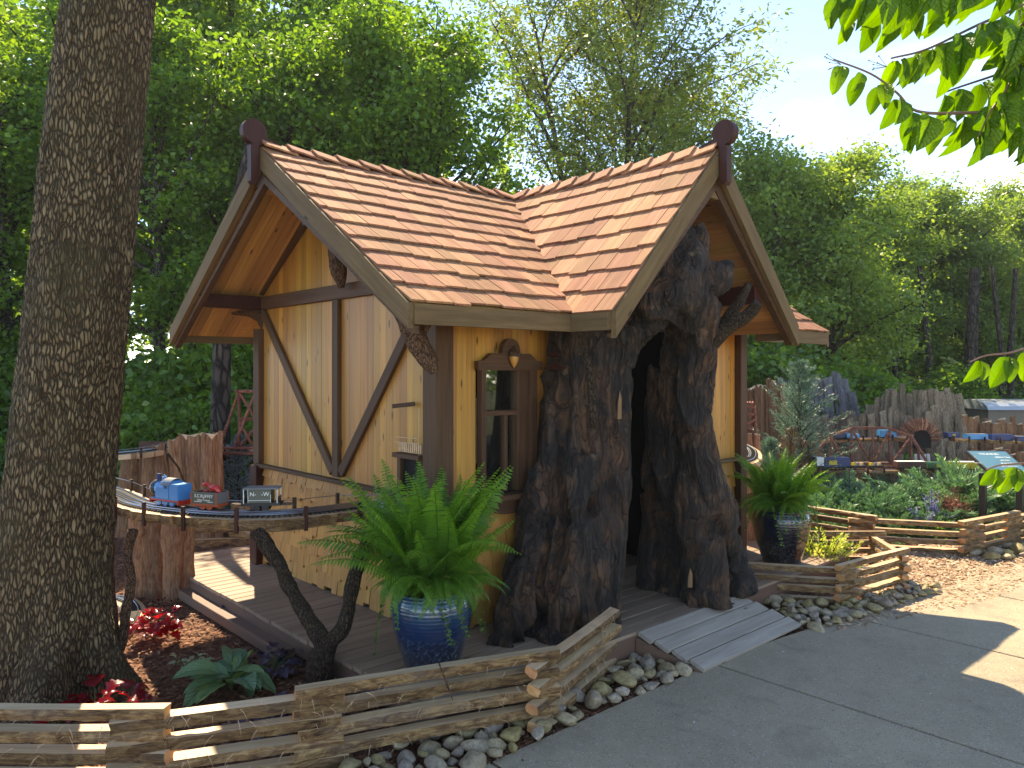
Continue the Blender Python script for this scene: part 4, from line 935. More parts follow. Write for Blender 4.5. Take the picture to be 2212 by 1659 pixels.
# ================================================================ SPLIT RAIL FENCES
def railmesh(p0, p1, w, h, seed):
    """split rail: irregular section, sawn top; two materials"""
    r = random.Random(seed); L = (p1 - p0).length; n = max(8, int(L / 0.035)); V = []; F = []; fm = []
    sec = [(-0.5, 0.42), (0.40, 0.5), (0.52, 0.1), (0.5, -0.3), (0.1, -0.52), (-0.45, -0.48), (-0.55, 0.0)]
    sec = [(a * r.uniform(0.9, 1.08), b * r.uniform(0.92, 1.06)) for a, b in sec]; k = len(sec); bow = r.uniform(-0.012, 0.012); bz = r.uniform(-0.006, 0.006)
    for i in range(n + 1):
        t = i / n; x = t * L; sw = 1 + 0.10 * noise.noise(Vector((x * 4, seed * 1.7, 0))); sb = math.sin(PI * t)
        for j, (a, b) in enumerate(sec):
            q = Vector((x * 7, j * 1.9, seed * 3.1)); d = noise.noise(q) * 0.16 + noise.noise(q * 3.3) * 0.14 + r.uniform(-0.05, 0.05)
            top = b > 0.4
            V.append(Vector((x + (r.uniform(-0.006, 0.006) if i in (0, n) else 0), (a * (1 + (0 if top else d)) * sw) * w + bow * sb, (b + (0.01 * d if top else d * 0.8)) * h + bz * sb)))
    for i in range(n):
        for j in range(k):
            j2 = (j + 1) % k; F.append((i * k + j, (i + 1) * k + j, (i + 1) * k + j2, i * k + j2)); fm.append(1 if j == 0 else 0)
    F.append(tuple(range(k))); fm.append(2); F.append(tuple(range(n * k, n * k + k))[::-1]); fm.append(2)
    return mk('rail', V, F, [M_rail, M_sawn, M_endgrain], False, fm)
RSEED = [100]
def rail(p0, p1, w, h, parent):
    RSEED[0] += 1; M = frame(p0, p1 - p0, UP)
    if RSEED[0] % 2 == 0: M = M @ Matrix.Rotation(random.uniform(-0.10, 0.10), 4, 'X')
    return link('rail', railmesh(p0, p1, w, h, RSEED[0]), parent, M)
def zigzag(fence, pts, n, w=0.062, h=0.052, pitch=0.088, z0=0.0, ext=0.13, first=0):
    for i in range(len(pts) - 1):
        a, b = pts[i], pts[i + 1]; d = (b - a).normalized()
        for k in range(n):
            z = z0 + k * pitch + (pitch / 2 if (i + first) % 2 else 0) + h / 2
            e0 = ext + random.uniform(-0.02, 0.02); e1 = ext * 0.6 + random.uniform(-0.02, 0.02)
            off = Vector((-d.y, d.x, 0)) * (0.006 * ((i + k) % 2))
            rail(Vector((a.x, a.y, a.z + z)) - d * e0 + off, Vector((b.x, b.y, b.z + z)) + d * e1 + off, w * random.uniform(0.9, 1.1), h * random.uniform(0.94, 1.08), fence)
fj = [Vector((-3.05, 3.02, 0)), Vector((-2.25, 3.07, 0)), Vector((-1.46, 3.06, 0)), Vector((-0.80, 3.28, 0)), Vector((0.16, 3.68, 0)), Vector((0.56, 4.38, 0.0))]
f1 = thing('split_rail_fence', fj[2], 'low zigzag split rail fence of rough cedar in the foreground beside the planting bed', 'fence')
zigzag(f1, fj, 4, first=0)
# a few extra pieces: shredded bark hanging off the rails
m = MB()
for i in range(150):
    s = random.randrange(1, 5); t = random.random(); p = fj[s].lerp(fj[s + 1 if s < 5 else 5], t) if s < 5 else fj[5]
    z = random.uniform(0.03, 0.34); dd = (fj[min(s + 1, 5)] - fj[s]).normalized(); out = Vector((dd.y, -dd.x, 0))
    q = p + UP * z + out * random.uniform(0.03, 0.038); l = random.uniform(0.015, 0.055)
    dv = (dd * random.uniform(-1, 1) + out * random.uniform(0.1, 0.5) - UP * random.uniform(0.1, 0.9)).normalized()
    m.tube([q, q + dv * l * 0.5, q + dv * l - UP * l * 0.3], [0.0016, 0.0012, 0.0004], 3)
m.build('bark_shreds', M_sawn, f1)['kind'] = 'stuff'
m = MB(); m.tube([D(948, 1432, 3.42), D(962, 1470, 3.38), D(978, 1512, 3.36)], [0.004, 0.006, 0.002], 5); m.build('bark_strip', M_branch, f1)
ra = [G(1640, 1293, 0), G(1830, 1305, 0), G(1948, 1268, 0)]
rb = [ra[2], H(3.62, -0.55, 0)]
f2 = thing('split_rail_fence', ra[1], 'small split rail fence corner around the right hand deck, wrapping the leafy plant', 'fence')
for i, (a, b) in enumerate(zip(ra, ra[1:])):
    pass
zigzag(f2, [ra[0], ra[1], ra[2], G(1885, 1222, 0), G(1745, 1222, 0)], 4, w=0.052, h=0.043, pitch=0.074, ext=0.10)
m = MB()
fb = [D(1700, 1165, 7.9), D(1868, 1168, 7.3), D(2098, 1190, 7.05), D(2190, 1150, 7.45), D(2330, 1150, 8.0), D(2500, 1160, 8.4)]
fb = [Vector((p.x, p.y, 0)) for p in fb]
f3 = thing('split_rail_fence', fb[2], 'long split rail fence in front of the junipers at the back right', 'fence')
zigzag(f3, fb, 4, w=0.06, h=0.046, pitch=0.080, ext=0.16, first=1)
fl = [D(395, 1240, 6.9), D(520, 1200, 7.0), D(690, 1240, 6.6)]
fl = [Vector((p.x, p.y, -0.02)) for p in fl]
f4 = thing('split_rail_fence', fl[1], 'reddish split rail fence behind the left end of the deck', 'fence')
zigzag(f4, fl, 4, w=0.055, h=0.062, pitch=0.125, ext=0.10)

# ================================================================ POTS AND FERNS
def pot(name, loc, R, Hh, mat, label):
    prof = [(0.001, 0.02), (0.60, 0.0), (0.64, 0.01), (0.66, 0.05), (0.80, 0.28), (0.93, 0.52), (0.995, 0.74), (0.99, 0.86), (0.94, 0.93), (0.90, 0.955), (0.93, 0.965), (0.955, 0.985), (0.94, 1.0), (0.87, 1.0), (0.85, 0.97), (0.85, 0.90), (0.001, 0.90)]
    V, F = lathe([(r * R, z * Hh) for r, z in prof], 48)
    o = put('glazed_pot', [v + loc for v in V], F, mat, None, True, Vector(loc)); return tag(o, label, 'plant pot')
pl1 = H(-0.05, -0.36, DZ); pl1 = Vector((D(933, 0, 3.98).x, 3.98, DZ))
pot('glazed_pot', pl1, 0.215, 0.42, M_potblue, 'mottled blue glazed pot holding a fern in front of the window')
pl2 = Vector((D(1688, 0, 6.15).x, 6.15, DZ))
pot('glazed_pot', pl2, 0.225, 0.44, M_potblack, 'black glazed pot holding a bright fern right of the doorway')
def frond_mesh(seed, droop, L=0.42, n=38):
    r = np.random.default_rng(seed)
    P = []; an = 1.25 - 0.0; x = z = 0.0; ang = r.uniform(1.0, 1.35); V = []; ti = []
    pts = []; st = L / n
    for i in range(n + 1):
        pts.append((x, z, ang)); ang -= droop / n * (0.5 + 1.3 * i / n); x += math.cos(ang) * st; z += math.sin(ang) * st
    q = []
    tw = r.uniform(-0.3, 0.3)
    for i in range(2, n + 1):
        x, z, a = pts[i]; t = i / n
        l = 0.052 * min(1, (t * 3.6) ** 0.7) * (1 - t ** 2.2) ** 0.8 + 0.004; w = 0.0095 * (0.5 + 0.5 * l / 0.052)
        for s in (-1, 1):
            fw = 0.35 + 0.3 * t
            d = np.array([math.cos(a) * fw, s * 1.0, math.sin(a) * fw - 0.28 + r.uniform(-0.12, 0.12)]); d /= np.linalg.norm(d)
            sd_ = np.array([math.cos(a), 0, math.sin(a)]) + np.array([0, 0, r.uniform(-0.25, 0.25)]); 
            b = np.array([x, 0, z]); ll = l * r.uniform(0.85, 1.1)
            q.append([b - sd_ * w * 0.45, b + d * ll * 0.45 - sd_ * w * 0.55, b + d * ll - np.array([0, 0, ll * 0.18]), b + d * ll * 0.45 + sd_ * w * 0.6, b + sd_ * w * 0.45]); ti.append(0.25 + 0.6 * t + r.uniform(-0.15, 0.15))
    V = np.array(q); me = fastmesh('frond', V, 5, M_fern, np.clip(np.array(ti), 0, 1))
    # rachis strip
    bm = bmesh.new(); bm.from_mesh(me)
    lay = bm.verts.layers.float.get('tint')
    pv = None
    for i in range(0, n + 1, 2):
        x, z, a = pts[i]; w = 0.0022 * (1 - 0.7 * i / n)
        c = [bm.verts.new((x, -w, z)), bm.verts.new((x, w, z)), bm.verts.new((x, 0, z - w * 1.5))]
        if pv:
            for k in range(3): bm.faces.new((pv[k], pv[(k + 1) % 3], c[(k + 1) % 3], c[k]))
        pv = c
    bm.to_mesh(me); bm.free(); return me
FR = [frond_mesh(s, d, L) for s, d, L in ((1, 0.5, 0.40), (2, 1.1, 0.42), (3, 1.7, 0.44), (4, 2.2, 0.46), (5, 2.8, 0.46), (6, 0.8, 0.34))]
def fern(loc, label, n, sc, lean, rs, tall=1.0):
    t = thing('potted_fern', loc, label, 'fern'); r = random.Random(rs)
    for i in range(n):
        k = i / n; az = r.uniform(0, 2 * PI)
        up_ = r.random()
        me = FR[0 if up_ < 0.3 else min(5, int(up_ * 5.2))]; tilt = (0.12 if up_ < 0.25 else -0.28 * up_) + r.uniform(-0.12, 0.12)
        s = sc * r.uniform(0.78, 1.12) * (tall if up_ < 0.4 else 1.0)
        o = Vector((r.uniform(-0.07, 0.07), r.uniform(-0.07, 0.07), r.uniform(-0.02, 0.05)))
        M = Matrix.Translation(loc + o) @ Matrix.Rotation(az, 4, 'Z') @ Matrix.Rotation(-tilt, 4, 'Y') @ Matrix.Rotation(r.uniform(-0.45, 0.45), 4, 'X') @ Matrix.Diagonal((s, s, s, 1))
        link('frond', me, t, M)
    return t
fA = fern(pl1 + Vector((0, 0, 0.38)), 'large dark green boston fern spilling over the blue pot', 240, 0.88, 0, 3, 1.95)
fB = fern(pl2 + Vector((0, 0, 0.40)), 'sunlit yellow green fern growing in the black pot', 180, 0.84, 0, 8, 1.5)
# trailing vines down the pots
def leafquads(C, Dr, Nn, L, W, fold=0.25):
    """C,Dr,Nn (N,3); leaf rhombs"""
    S = np.cross(Nn, Dr); S /= np.linalg.norm(S, axis=1)[:, None] + 1e-9; Nn = np.cross(Dr, S)
    L = L[:, None]; W = W[:, None]
    a = C; b = C + Dr * L * 0.45 + S * W * 0.5 + Nn * W * fold; c = C + Dr * L; d = C + Dr * L * 0.45 - S * W * 0.5 + Nn * W * fold
    return np.stack([a, b, c, d], 1)
QF = [(0, 1, 2, 3)]
def rand_dirs(n, zb=0.0, zs=1.0):
    v = rng.normal(size=(n, 3)); v[:, 2] = v[:, 2] * zs + zb; return v / np.linalg.norm(v, axis=1)[:, None]
def vines(loc, R, ht, n, parent, seed):
    r = random.Random(seed); m = MB(); Cs = []; Ds = []
    for i in range(n):
        az = r.uniform(0, 2 * PI); p = loc + Vector((math.cos(az) * R * 0.9, math.sin(az) * R * 0.9, ht)); P = [p + UP * 0.03]; L_ = r.uniform(0.10, 0.30); k = int(L_ / 0.022)
        for j in range(k):
            rr = R * (1.04 + 0.02 * j) + 0.02; P.append(loc + Vector((math.cos(az + 0.02 * j) * rr, math.sin(az + 0.02 * j) * rr, ht - j * 0.024 + r.uniform(-0.004, 0.004))))
            for s in (-1, 1):
                Cs.append(P[-1]); Ds.append((-math.sin(az) * s + math.cos(az) * 0.4, math.cos(az) * s + math.sin(az) * 0.4, r.uniform(-0.5, 0.2)))
        m.tube(P, 0.0012, 3)
    m.build('vine_stem', M_stem, parent)
    C = np.array([tuple(c) for c in Cs]); Dd = np.array(Ds); Dd /= np.linalg.norm(Dd, axis=1)[:, None]
    V = leafquads(C, Dd, rand_dirs(len(C), 0.8), rng.uniform(0.016, 0.026, len(C)), rng.uniform(0.014, 0.022, len(C)))
    tag(link('vine_leaves', fastmesh('vine_leaves', V, 4, M_leafU, rng.random(len(C)), faces=QF), parent), kind='stuff')
vines(pl1, 0.215, 0.40, 14, fA, 1); vines(pl2, 0.225, 0.42, 12, fB, 2)

# ================================================================ BIG LEFT TRUNK
def big_trunk():
    nt, nz_ = 200, 460
    cl = [(4.0, 106, 1515, 166), (4.0, 112, 1440, 130), (4.0, 118, 1340, 113), (4.0, 122, 1200, 108), (4.0, 136, 1020, 105), (4.0, 152, 830, 104), (4.0, 168, 620, 102), (4.0, 190, 380, 97), (4.0, 216, 170, 90), (4.0, 239, 0, 85), (4.05, 275, -320, 82), (4.1, 330, -800, 66)]
    Q = [D(u, v, Y) for Y, u, v, r in cl]; Q[0].z = -0.06; R = [r * 4.0 / FP for Y, u, v, r in cl]
    S = spline(Q, 40); n = len(S); V = []
    for i, p in enumerate(S):
        t = i / (n - 1) * (len(R) - 1); j = min(int(t), len(R) - 2); rad = R[j] + (R[j + 1] - R[j]) * (t - j)
        fl_ = max(0, 0.45 - p.z) 
        for k in range(nt):
            a = 2 * PI * k / nt; c, s = math.cos(a), math.sin(a)
            lob = 1 + fl_ * 0.55 * math.sin(a * 5 + 1.0) + fl_ * 0.3 * math.sin(a * 3)
            w = noise.noise(Vector((c * 1.5, s * 1.5, p.z * 0.7))) * 0.03
            q = Vector((c * rad * 34, s * rad * 34, p.z * 5.5)); q += Vector(noise.noise_vector(q * 0.25)) * 1.6
            f = abs(noise.noise(q)) ; d = -0.012 * max(0, 0.35 - f) / 0.35 + noise.noise(q * 2.5) * 0.004
            rr = rad * lob + w + d
            V.append(Vector((p.x + c * rr, p.y + s * rr, p.z)))
    F = [(i * nt + k, i * nt + (k + 1) % nt, (i + 1) * nt + (k + 1) % nt, (i + 1) * nt + k) for i in range(n - 1) for k in range(nt)]
    F.append(tuple((n - 1) * nt + k for k in range(nt)))
    return put('trunk', V, F, M_oak, bt, True)
bt = thing('large_tree', D(120, 1500, 4.0), 'huge leaning tree trunk with rough plated bark at the left edge', 'tree')
bt.location.z = 0; WM[bt.name] = Matrix.Translation(bt.location)
big_trunk()
m = MB(); m.tube([D(150, -60, 3.85), D(118, 250, 3.86), D(93, 560, 3.87), D(72, 800, 3.88)], 0.006, 5); tag(m.build('dark_rope', M_black), 'thin dark cord running down the left side of the big trunk', 'cord')
# ================================================================ FOREST
def leaf_cloud(name, C, per, spread, L, W, mat, flat=0.5, upb=0.9, tintbase=None, keep=None, rs=None):
    """C (n,3) cluster centres, per leaves each"""
    n = len(C) * per; cc = np.repeat(C, per, 0); off = rng.normal(size=(n, 3)) * np.array([spread, spread, spread * flat])
    P = cc + off; Dr = rand_dirs(n, -0.35, 0.6); Nn = rand_dirs(n, upb, 1.0)
    tb_ = np.repeat(rng.random(len(C)), per) * 0.55 + rng.random(n) * 0.45
    V = leafquads(P, Dr, Nn, rng.uniform(0.7, 1.2, n) * L, rng.uniform(0.7, 1.2, n) * W)
    return fastmesh(name, V, 4, mat, tb_, faces=QF)
def tree_proto(seed, Ht, R, base, nl, per, L, W, mat, r0=0.16, nsub=7, spread=0.28, multi=1, shape='oval', flat=0.5, upang=0.5, sub_out=0.45):
    r = random.Random(seed); mt = MB(); C = []
    for s_ in range(multi):
        lean = Vector((r.uniform(-0.06, 0.06), r.uniform(-0.06, 0.06), 0)) + (Vector((math.cos(s_ * 2.2 + seed), math.sin(s_ * 2.2 + seed), 0)) * 0.16 if multi > 1 else Vector())
        P = []; p = Vector((0, 0, -0.1)); n = 9
        for i in range(n + 1):
            P.append(p.copy()); p += Vector((lean.x + r.uniform(-0.05, 0.05), lean.y + r.uniform(-0.05, 0.05), 1)) * (Ht + 0.1) / n * 0.96
        mt.tube(spline(P, 2), [r0 * (1 - 0.92 * i / (2 * n)) + 0.012 for i in range(2 * n + 1)], 8)
        nlb = nl // multi
        for j in range(nlb):
            t = base + (0.97 - base) * (j + r.random()) / nlb; k = t * n; i0 = min(int(k), n - 1); q = P[i0].lerp(P[i0 + 1], k - i0)
            az = r.uniform(0, 2 * PI); tt = (t - base) / (1 - base)
            ll = R * ({'oval': math.sin(PI * min(1, 0.18 + 0.78 * tt)) ** 0.7, 'cone': 1 - 0.85 * tt, 'vase': 0.45 + 0.55 * math.sin(PI * min(0.85, tt * 0.9))}[shape]) * r.uniform(0.7, 1.1)
            el = upang + r.uniform(-0.2, 0.3) + 0.4 * tt
            d = Vector((math.cos(az) * math.cos(el), math.sin(az) * math.cos(el), math.sin(el)))
            lp = [q]; dd = d.copy()
            for s in range(5):
                dd = (dd + Vector((r.uniform(-0.25, 0.25), r.uniform(-0.25, 0.25), r.uniform(-0.2, 0.12)))).normalized(); lp.append(lp[-1] + dd * ll / 5)
            rr = r0 * 0.42 * (1 - 0.6 * tt); mt.tube(lp, [rr * (1 - 0.85 * s / 5) + 0.006 for s in range(6)], 5, cap=False)
            for s in range(nsub):
                u = 0.3 + 0.7 * (s + r.random()) / nsub; ii = min(int(u * 5), 4); b = lp[ii].lerp(lp[ii + 1], u * 5 - ii)
                e = b + (Vector((r.uniform(-1, 1), r.uniform(-1, 1), r.uniform(-0.3, 0.5))).normalized() * 0.8 + dd * 0.4) * sub_out * r.uniform(0.5, 1.3)
                mt.tube([b, b.lerp(e, 0.55) + UP * 0.03, e], [0.012, 0.008, 0.004], 3, cap=False); C.append(tuple(e)); C.append(tuple(b.lerp(e, 0.5)))
    C = np.array(C)
    me = leaf_cloud('crown', C, per, spread, L, W, mat, flat)
    tm = mk('trunk', mt.v, mt.f, M_fartrunk, True)
    return tm, me
PA = [tree_proto(11, 9.0, 2.9, 0.16, 32, 44, 0.135, 0.085, M_leafA), tree_proto(12, 8.6, 2.6, 0.22, 28, 46, 0.13, 0.08, M_leafA), tree_proto(13, 9.4, 3.1, 0.30, 32, 42, 0.13, 0.085, M_leafA, flat=0.4)]
PB = [tree_proto(21, 8.2, 2.7, 0.34, 44, 48, 0.12, 0.045, M_leafB, 0.09, 9, 0.23, 3, 'vase', 0.7, 0.75, 0.5), tree_proto(22, 7.0, 2.3, 0.25, 30, 46, 0.13, 0.05, M_leafB, 0.08, 7, 0.22, 2, 'oval', 0.6, 0.6, 0.5)]
PC = [tree_proto(31, 8.0, 2.6, 0.14, 34, 50, 0.14, 0.09, M_leafC, spread=0.30, sub_out=0.75), tree_proto(32, 7.4, 2.4, 0.14, 32, 50, 0.14, 0.09, M_leafC, spread=0.30, shape='vase', sub_out=0.75), tree_proto(33, 8.6, 2.2, 0.2, 36, 46, 0.14, 0.09, M_leafC, spread=0.27, shape='cone', sub_out=0.8)]
LA_ = 'dense green broadleaf tree in the woods behind the left side of the cottage'; GA = 'woodland trees behind the cottage'
LC_ = 'rounded tree of the far woodland edge at the right'; GC = 'far woodland trees on the right'
def plant(proto, name, x, y, s, rz, label, group, zs=1.0):
    M = TRS(Vector((x, y, -0.05)), rz, (s, s, s * zs)); t = tag(link(name, None, None, M), label, 'tree', group)
    a = link('trunk', proto[0]); a.parent = t; b = link('crown', proto[1]); b.parent = t
    return t
R2 = random.Random(9)
def X(u, Y): return (u - CX) / FP * Y
rowA = [(-230, 11.5, 0, .80), (20, 12.4, 1, 0.80), (360, 12.4, 2, 0.76), (620, 13.0, 0, 0.82), (810, 12.8, 1, 0.90), (905, 13.6, 2, 0.80),
        (-420, 15.5, 1, 1.1), (-140, 16.5, 0, 1.15), (190, 16.0, 2, 1.12), (470, 16.8, 1, 1.2), (720, 17.0, 0, 1.2), (820, 17.5, 1, 1.10),
        (90, 21, 0, 1.35), (420, 22, 2, 1.4), (700, 22, 1, 1.4), (850, 23, 0, 1.2), (-300, 21, 2, 1.3)]
LBL = ['tree crown left of the big trunk at the photo edge', 'broadleaf tree directly behind the big leaning trunk', 'broadleaf tree just right of the big trunk, nearest row', 'broadleaf tree behind the left finial, nearest row', 'broadleaf tree behind the middle of the left roof', 'broadleaf tree behind the roof valley, at the edge of the sky gap']
for i_, (u, Y, k, s) in enumerate(rowA): plant(PA[k], 'woodland_tree', X(u, Y), Y, s, R2.uniform(0, 6.28), LBL[i_] if i_ < 6 else LA_, GA)
plant(PB[0], 'slender_tree', X(1325, 22), 22, 1.55, 0.6, 'slender multi stemmed tree with narrow olive leaves rising behind the roof valley', None)
plant(PB[1], 'slender_tree', X(1215, 20), 20, 0.72, 2.0, 'shorter olive leaved tree behind the roof, left of the tall slender one', None)
plant(PB[1], 'slender_tree', X(1490, 23), 23, 1.45, 4.0, 'olive leaved tree just behind the right finial', None)
plant(PC[1], 'woodland_tree', X(1668, 18), 18, 0.86, 0.9, 'light green tree with drooping boughs right of the right finial', None)
plant(PC[0], 'woodland_tree', X(1790, 19), 19, 0.85, 0.9, 'yellow green bushy tree left of the far woods', None)
far_ = []
for u, Y, k, s in [(1900, 23, 0, 0.84), (2020, 24, 2, 0.86), (2130, 23, 0, 0.80), (2240, 24, 2, 0.86), (2370, 23, 1, 0.9), (1960, 27, 2, 0.98), (2090, 28, 0, 0.97), (2200, 28, 2, 1.0), (2330, 28, 0, 1.0), (1790, 25, 1, 1.0), (1700, 24, 0, 1.0), (2500, 25, 0, 1.1)]:
    far_.append((Y > 25.5, u, plant(PC[k], 'woodland_tree', X(u, Y), Y, s, R2.uniform(0, 6.28), LC_, GC)))
ORD = ['first', 'second', 'third', 'fourth', 'fifth', 'sixth', 'seventh', 'eighth', 'ninth', 'tenth', 'eleventh', 'twelfth', 'thirteenth']
for row in (False, True):
    for i_, (r_, u_, t_) in enumerate(sorted([q for q in far_ if q[0] == row], key=lambda q: q[1])):
        t_['label'] = '%s tree from the left in the %s row of the far woods at right' % (ORD[i_], 'rear' if row else 'front')
for u, Y, k, s in [(1250, 24, 0, 0.6), (1130, 26, 1, 0.6), (1400, 23, 0, 0.75), (1560, 24, 1, 0.8)]:
    plant(PC[k], 'woodland_tree', X(u, Y), Y, s, R2.uniform(0, 6.28), 'low tree of the far woods seen over the cottage roof', 'far low trees over the roof')
for x_, y_, s_ in ((13, 4.3, 0.9), (15, 1.2, 1.0), (12.5, 7.0, 0.7)): plant(PC[0], 'woodland_tree', x_, y_, s_, 1.0, 'tree beyond the path to the right, outside the photo frame', 'trees right of the path')
# bare trunks in the far shade
for i, (u, Y, r) in enumerate([(2000, 20.5, 0.10), (2085, 21, 0.16), (2118, 21, 0.08), (2165, 20.5, 0.08), (1935, 21, 0.09), (2190, 21, 0.10)]):
    m = MB(); x = X(u, Y); m.tube([(x, Y, -0.1), (x + R2.uniform(-.15, .15), Y, 2), (x + R2.uniform(-.3, .3), Y, 4.5)], [r, r * 0.85, r * 0.6], 8)
    tag(m.build('bare_trunk', M_fartrunk), 'dark bare trunk standing in the shade of the far woods', 'tree trunk', 'bare trunks at the far wood edge')
# dark trunk left of the gable and the fork behind the ridge
m = MB(); m.tube([D(478, 1180, 8.6), D(476, 900, 8.6), D(480, 730, 8.6), D(500, 500, 8.8), D(540, 300, 9)], [0.12, 0.11, 0.1, 0.07, 0.04], 10)
tag(m.build('bare_trunk', M_fartrunk), 'dark straight trunk just left of the gable eave', 'tree trunk')
# dense far mass that closes the woods
n = 26000; xx = rng.uniform(-34, 34, n); yy = rng.uniform(30, 40, n); zz = rng.uniform(0, 1, n) ** 0.8 * (6.5 + 1.5 * np.sin(xx * 0.9))
zz = np.where(xx < 0, zz * 1.9, zz)
V = leafquads(np.stack([xx, yy, zz], 1), rand_dirs(n, -0.3), rand_dirs(n, 0.7), rng.uniform(0.35, 0.7, n), rng.uniform(0.25, 0.45, n))
tag(link('far_wood', fastmesh('far_wood', V, 4, M_leafC, rng.random(n), faces=QF)), kind='stuff')
# ---- understory shrubs
def shrub_proto(seed, R, Hh, n, per, L, W, mat):
    r = np.random.default_rng(seed); d = r.normal(size=(n, 3)); d /= np.linalg.norm(d, axis=1)[:, None]; d[:, 2] = np.abs(d[:, 2])
    C = d * (r.uniform(0.55, 1, n)[:, None]) * np.array([R, R, Hh]); m = MB()
    for c in C[::3]: m.tube([(0, 0, -0.05), (c[0] * 0.4, c[1] * 0.4, c[2] * 0.55), tuple(c)], [0.014, 0.009, 0.003], 3, cap=False)
    return mk('stem', m.v, m.f, M_fartrunk, True), leaf_cloud('foliage', C, per, R * 0.14, L, W, mat, 0.7, 0.8)
SH = [shrub_proto(1, 1.0, 1.3, 230, 40, 0.105, 0.06, M_leafU), shrub_proto(2, 1.0, 1.0, 210, 36, 0.085, 0.05, M_leafU), shrub_proto(3, 0.9, 1.6, 230, 38, 0.10, 0.055, M_leafA)]
us_ = []
for i, (u, Y, k, s) in enumerate([(-120, 8.6, 0, 0.8), (30, 9.4, 1, 0.9), (290, 10.0, 2, 0.95), (370, 9.6, 0, 1.0), (470, 9.8, 2, 0.9), (560, 9.2, 0, 0.9), (640, 9.8, 1, 1.1), (330, 11.2, 0, 1.5), (480, 11.5, 2, 1.5), (620, 11.3, 0, 1.4), (120, 11.3, 2, 1.3), (-90, 10.5, 2, 1.3), (780, 10.5, 2, 1.1)]):
    t = plant(SH[k], 'woodland_shrub', X(u, Y), Y, s, R2.uniform(0, 6.28), 'leafy green shrub in the understory left of the cottage', 'understory shrubs on the left'); t['category'] = 'shrub'; us_.append((u, t))
for i_, (u_, t_) in enumerate(sorted(us_, key=lambda q: q[0])): t_['label'] = '%s understory shrub from the left, in front of the left woods' % ORD[i_]
for i, (u, Y, k, s) in enumerate([(1590, 13.4, 1, 0.9), (1690, 14.0, 2, 1.1), (1760, 14.5, 0, 1.2), (1850, 15, 2, 1.2), (1650, 14, 0, 1.6), (2060, 19, 2, 1.2), (1950, 18.5, 0, 1.1), (2200, 19, 1, 1.1)]):
    t = plant(SH[k], 'woodland_shrub', X(u, Y), Y, s, R2.uniform(0, 6.28), 'leafy green shrub behind the log mountains right of the cottage', 'shrubs behind the log mountains'); t['category'] = 'shrub'

# ================================================================ JUNIPERS, SPRUCE, CEDAR
def spray_bush(seed, n, per, R, Hh, mat, L=0.035, W=0.007, up=0.55, name='foliage'):
    r = np.random.default_rng(seed); C = []; Dd = []; m = MB()
    for i in range(n):
        az = r.uniform(0, 2 * PI); el = r.uniform(0.1, 1.25); d = np.array([math.cos(az) * math.cos(el), math.sin(az) * math.cos(el), math.sin(el) * Hh / R])
        ln = R * r.uniform(0.55, 1.1); p0 = d * ln * 0.25; dv = d / np.linalg.norm(d)
        tip = d * ln; bend = np.array([math.cos(az), math.sin(az), -0.25]) * 0.12 * ln
        side = np.cross(dv, [0, 0, 1.0]); side /= np.linalg.norm(side) + 1e-9
        for j in range(per):
            t = 0.25 + 0.75 * (j + r.random()) / per; sgn = r.choice([-1, 1]); o = (1 - t) * 0.22 * ln + 0.012
            c = p0 + (tip - p0) * t + bend * t * t + side * sgn * r.uniform(0, o) + np.array([0, 0, r.normal() * 0.012])
            C.append(c); v = dv + side * sgn * 0.7 + np.array([0, 0, -0.1]) + r.normal(size=3) * 0.2; Dd.append(v / np.linalg.norm(v))
        m.tube([(0, 0, 0), tuple(p0 + (tip - p0) * 0.4), tuple(tip)], [0.012, 0.006, 0.002], 3, cap=False)
    C = np.array(C); Dd = np.array(Dd); k = len(C)
    V = leafquads(C, Dd, rand_dirs(k, 0.4), rng.uniform(0.7, 1.3, k) * L * 1.6, rng.uniform(0.8, 1.4, k) * W * 1.5, 0.1)
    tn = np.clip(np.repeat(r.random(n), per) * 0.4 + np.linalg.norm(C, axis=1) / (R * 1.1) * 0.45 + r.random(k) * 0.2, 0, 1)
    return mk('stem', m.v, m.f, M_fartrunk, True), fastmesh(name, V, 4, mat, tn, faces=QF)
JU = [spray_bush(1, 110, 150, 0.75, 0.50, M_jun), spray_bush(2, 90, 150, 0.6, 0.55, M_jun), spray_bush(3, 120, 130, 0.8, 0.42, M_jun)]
ju_ = []
for i, (u, Y, k, s) in enumerate([(1760, 8.6, 1, 1.0), (1835, 8.7, 0, 1.15), (1905, 8.3, 1, 1.0), (1960, 8.8, 2, 1.2), (2035, 8.6, 0, 1.35), (2110, 8.7, 1, 1.45), (1995, 8.0, 1, 0.75), (2180, 8.5, 0, 1.35), (2260, 8.8, 2, 1.3), (1800, 7.9, 1, 0.7), (1930, 7.9, 1, 0.65), (2350, 9.0, 0, 1.3), (2070, 8.1, 2, 0.8)]):
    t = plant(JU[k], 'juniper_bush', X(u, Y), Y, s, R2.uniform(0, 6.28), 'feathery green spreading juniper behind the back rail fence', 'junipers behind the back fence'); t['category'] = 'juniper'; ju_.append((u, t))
for i_, (u_, t_) in enumerate(sorted(ju_, key=lambda q: q[0])): t_['label'] = '%s spreading juniper from the left behind the back rail fence' % ORD[i_]
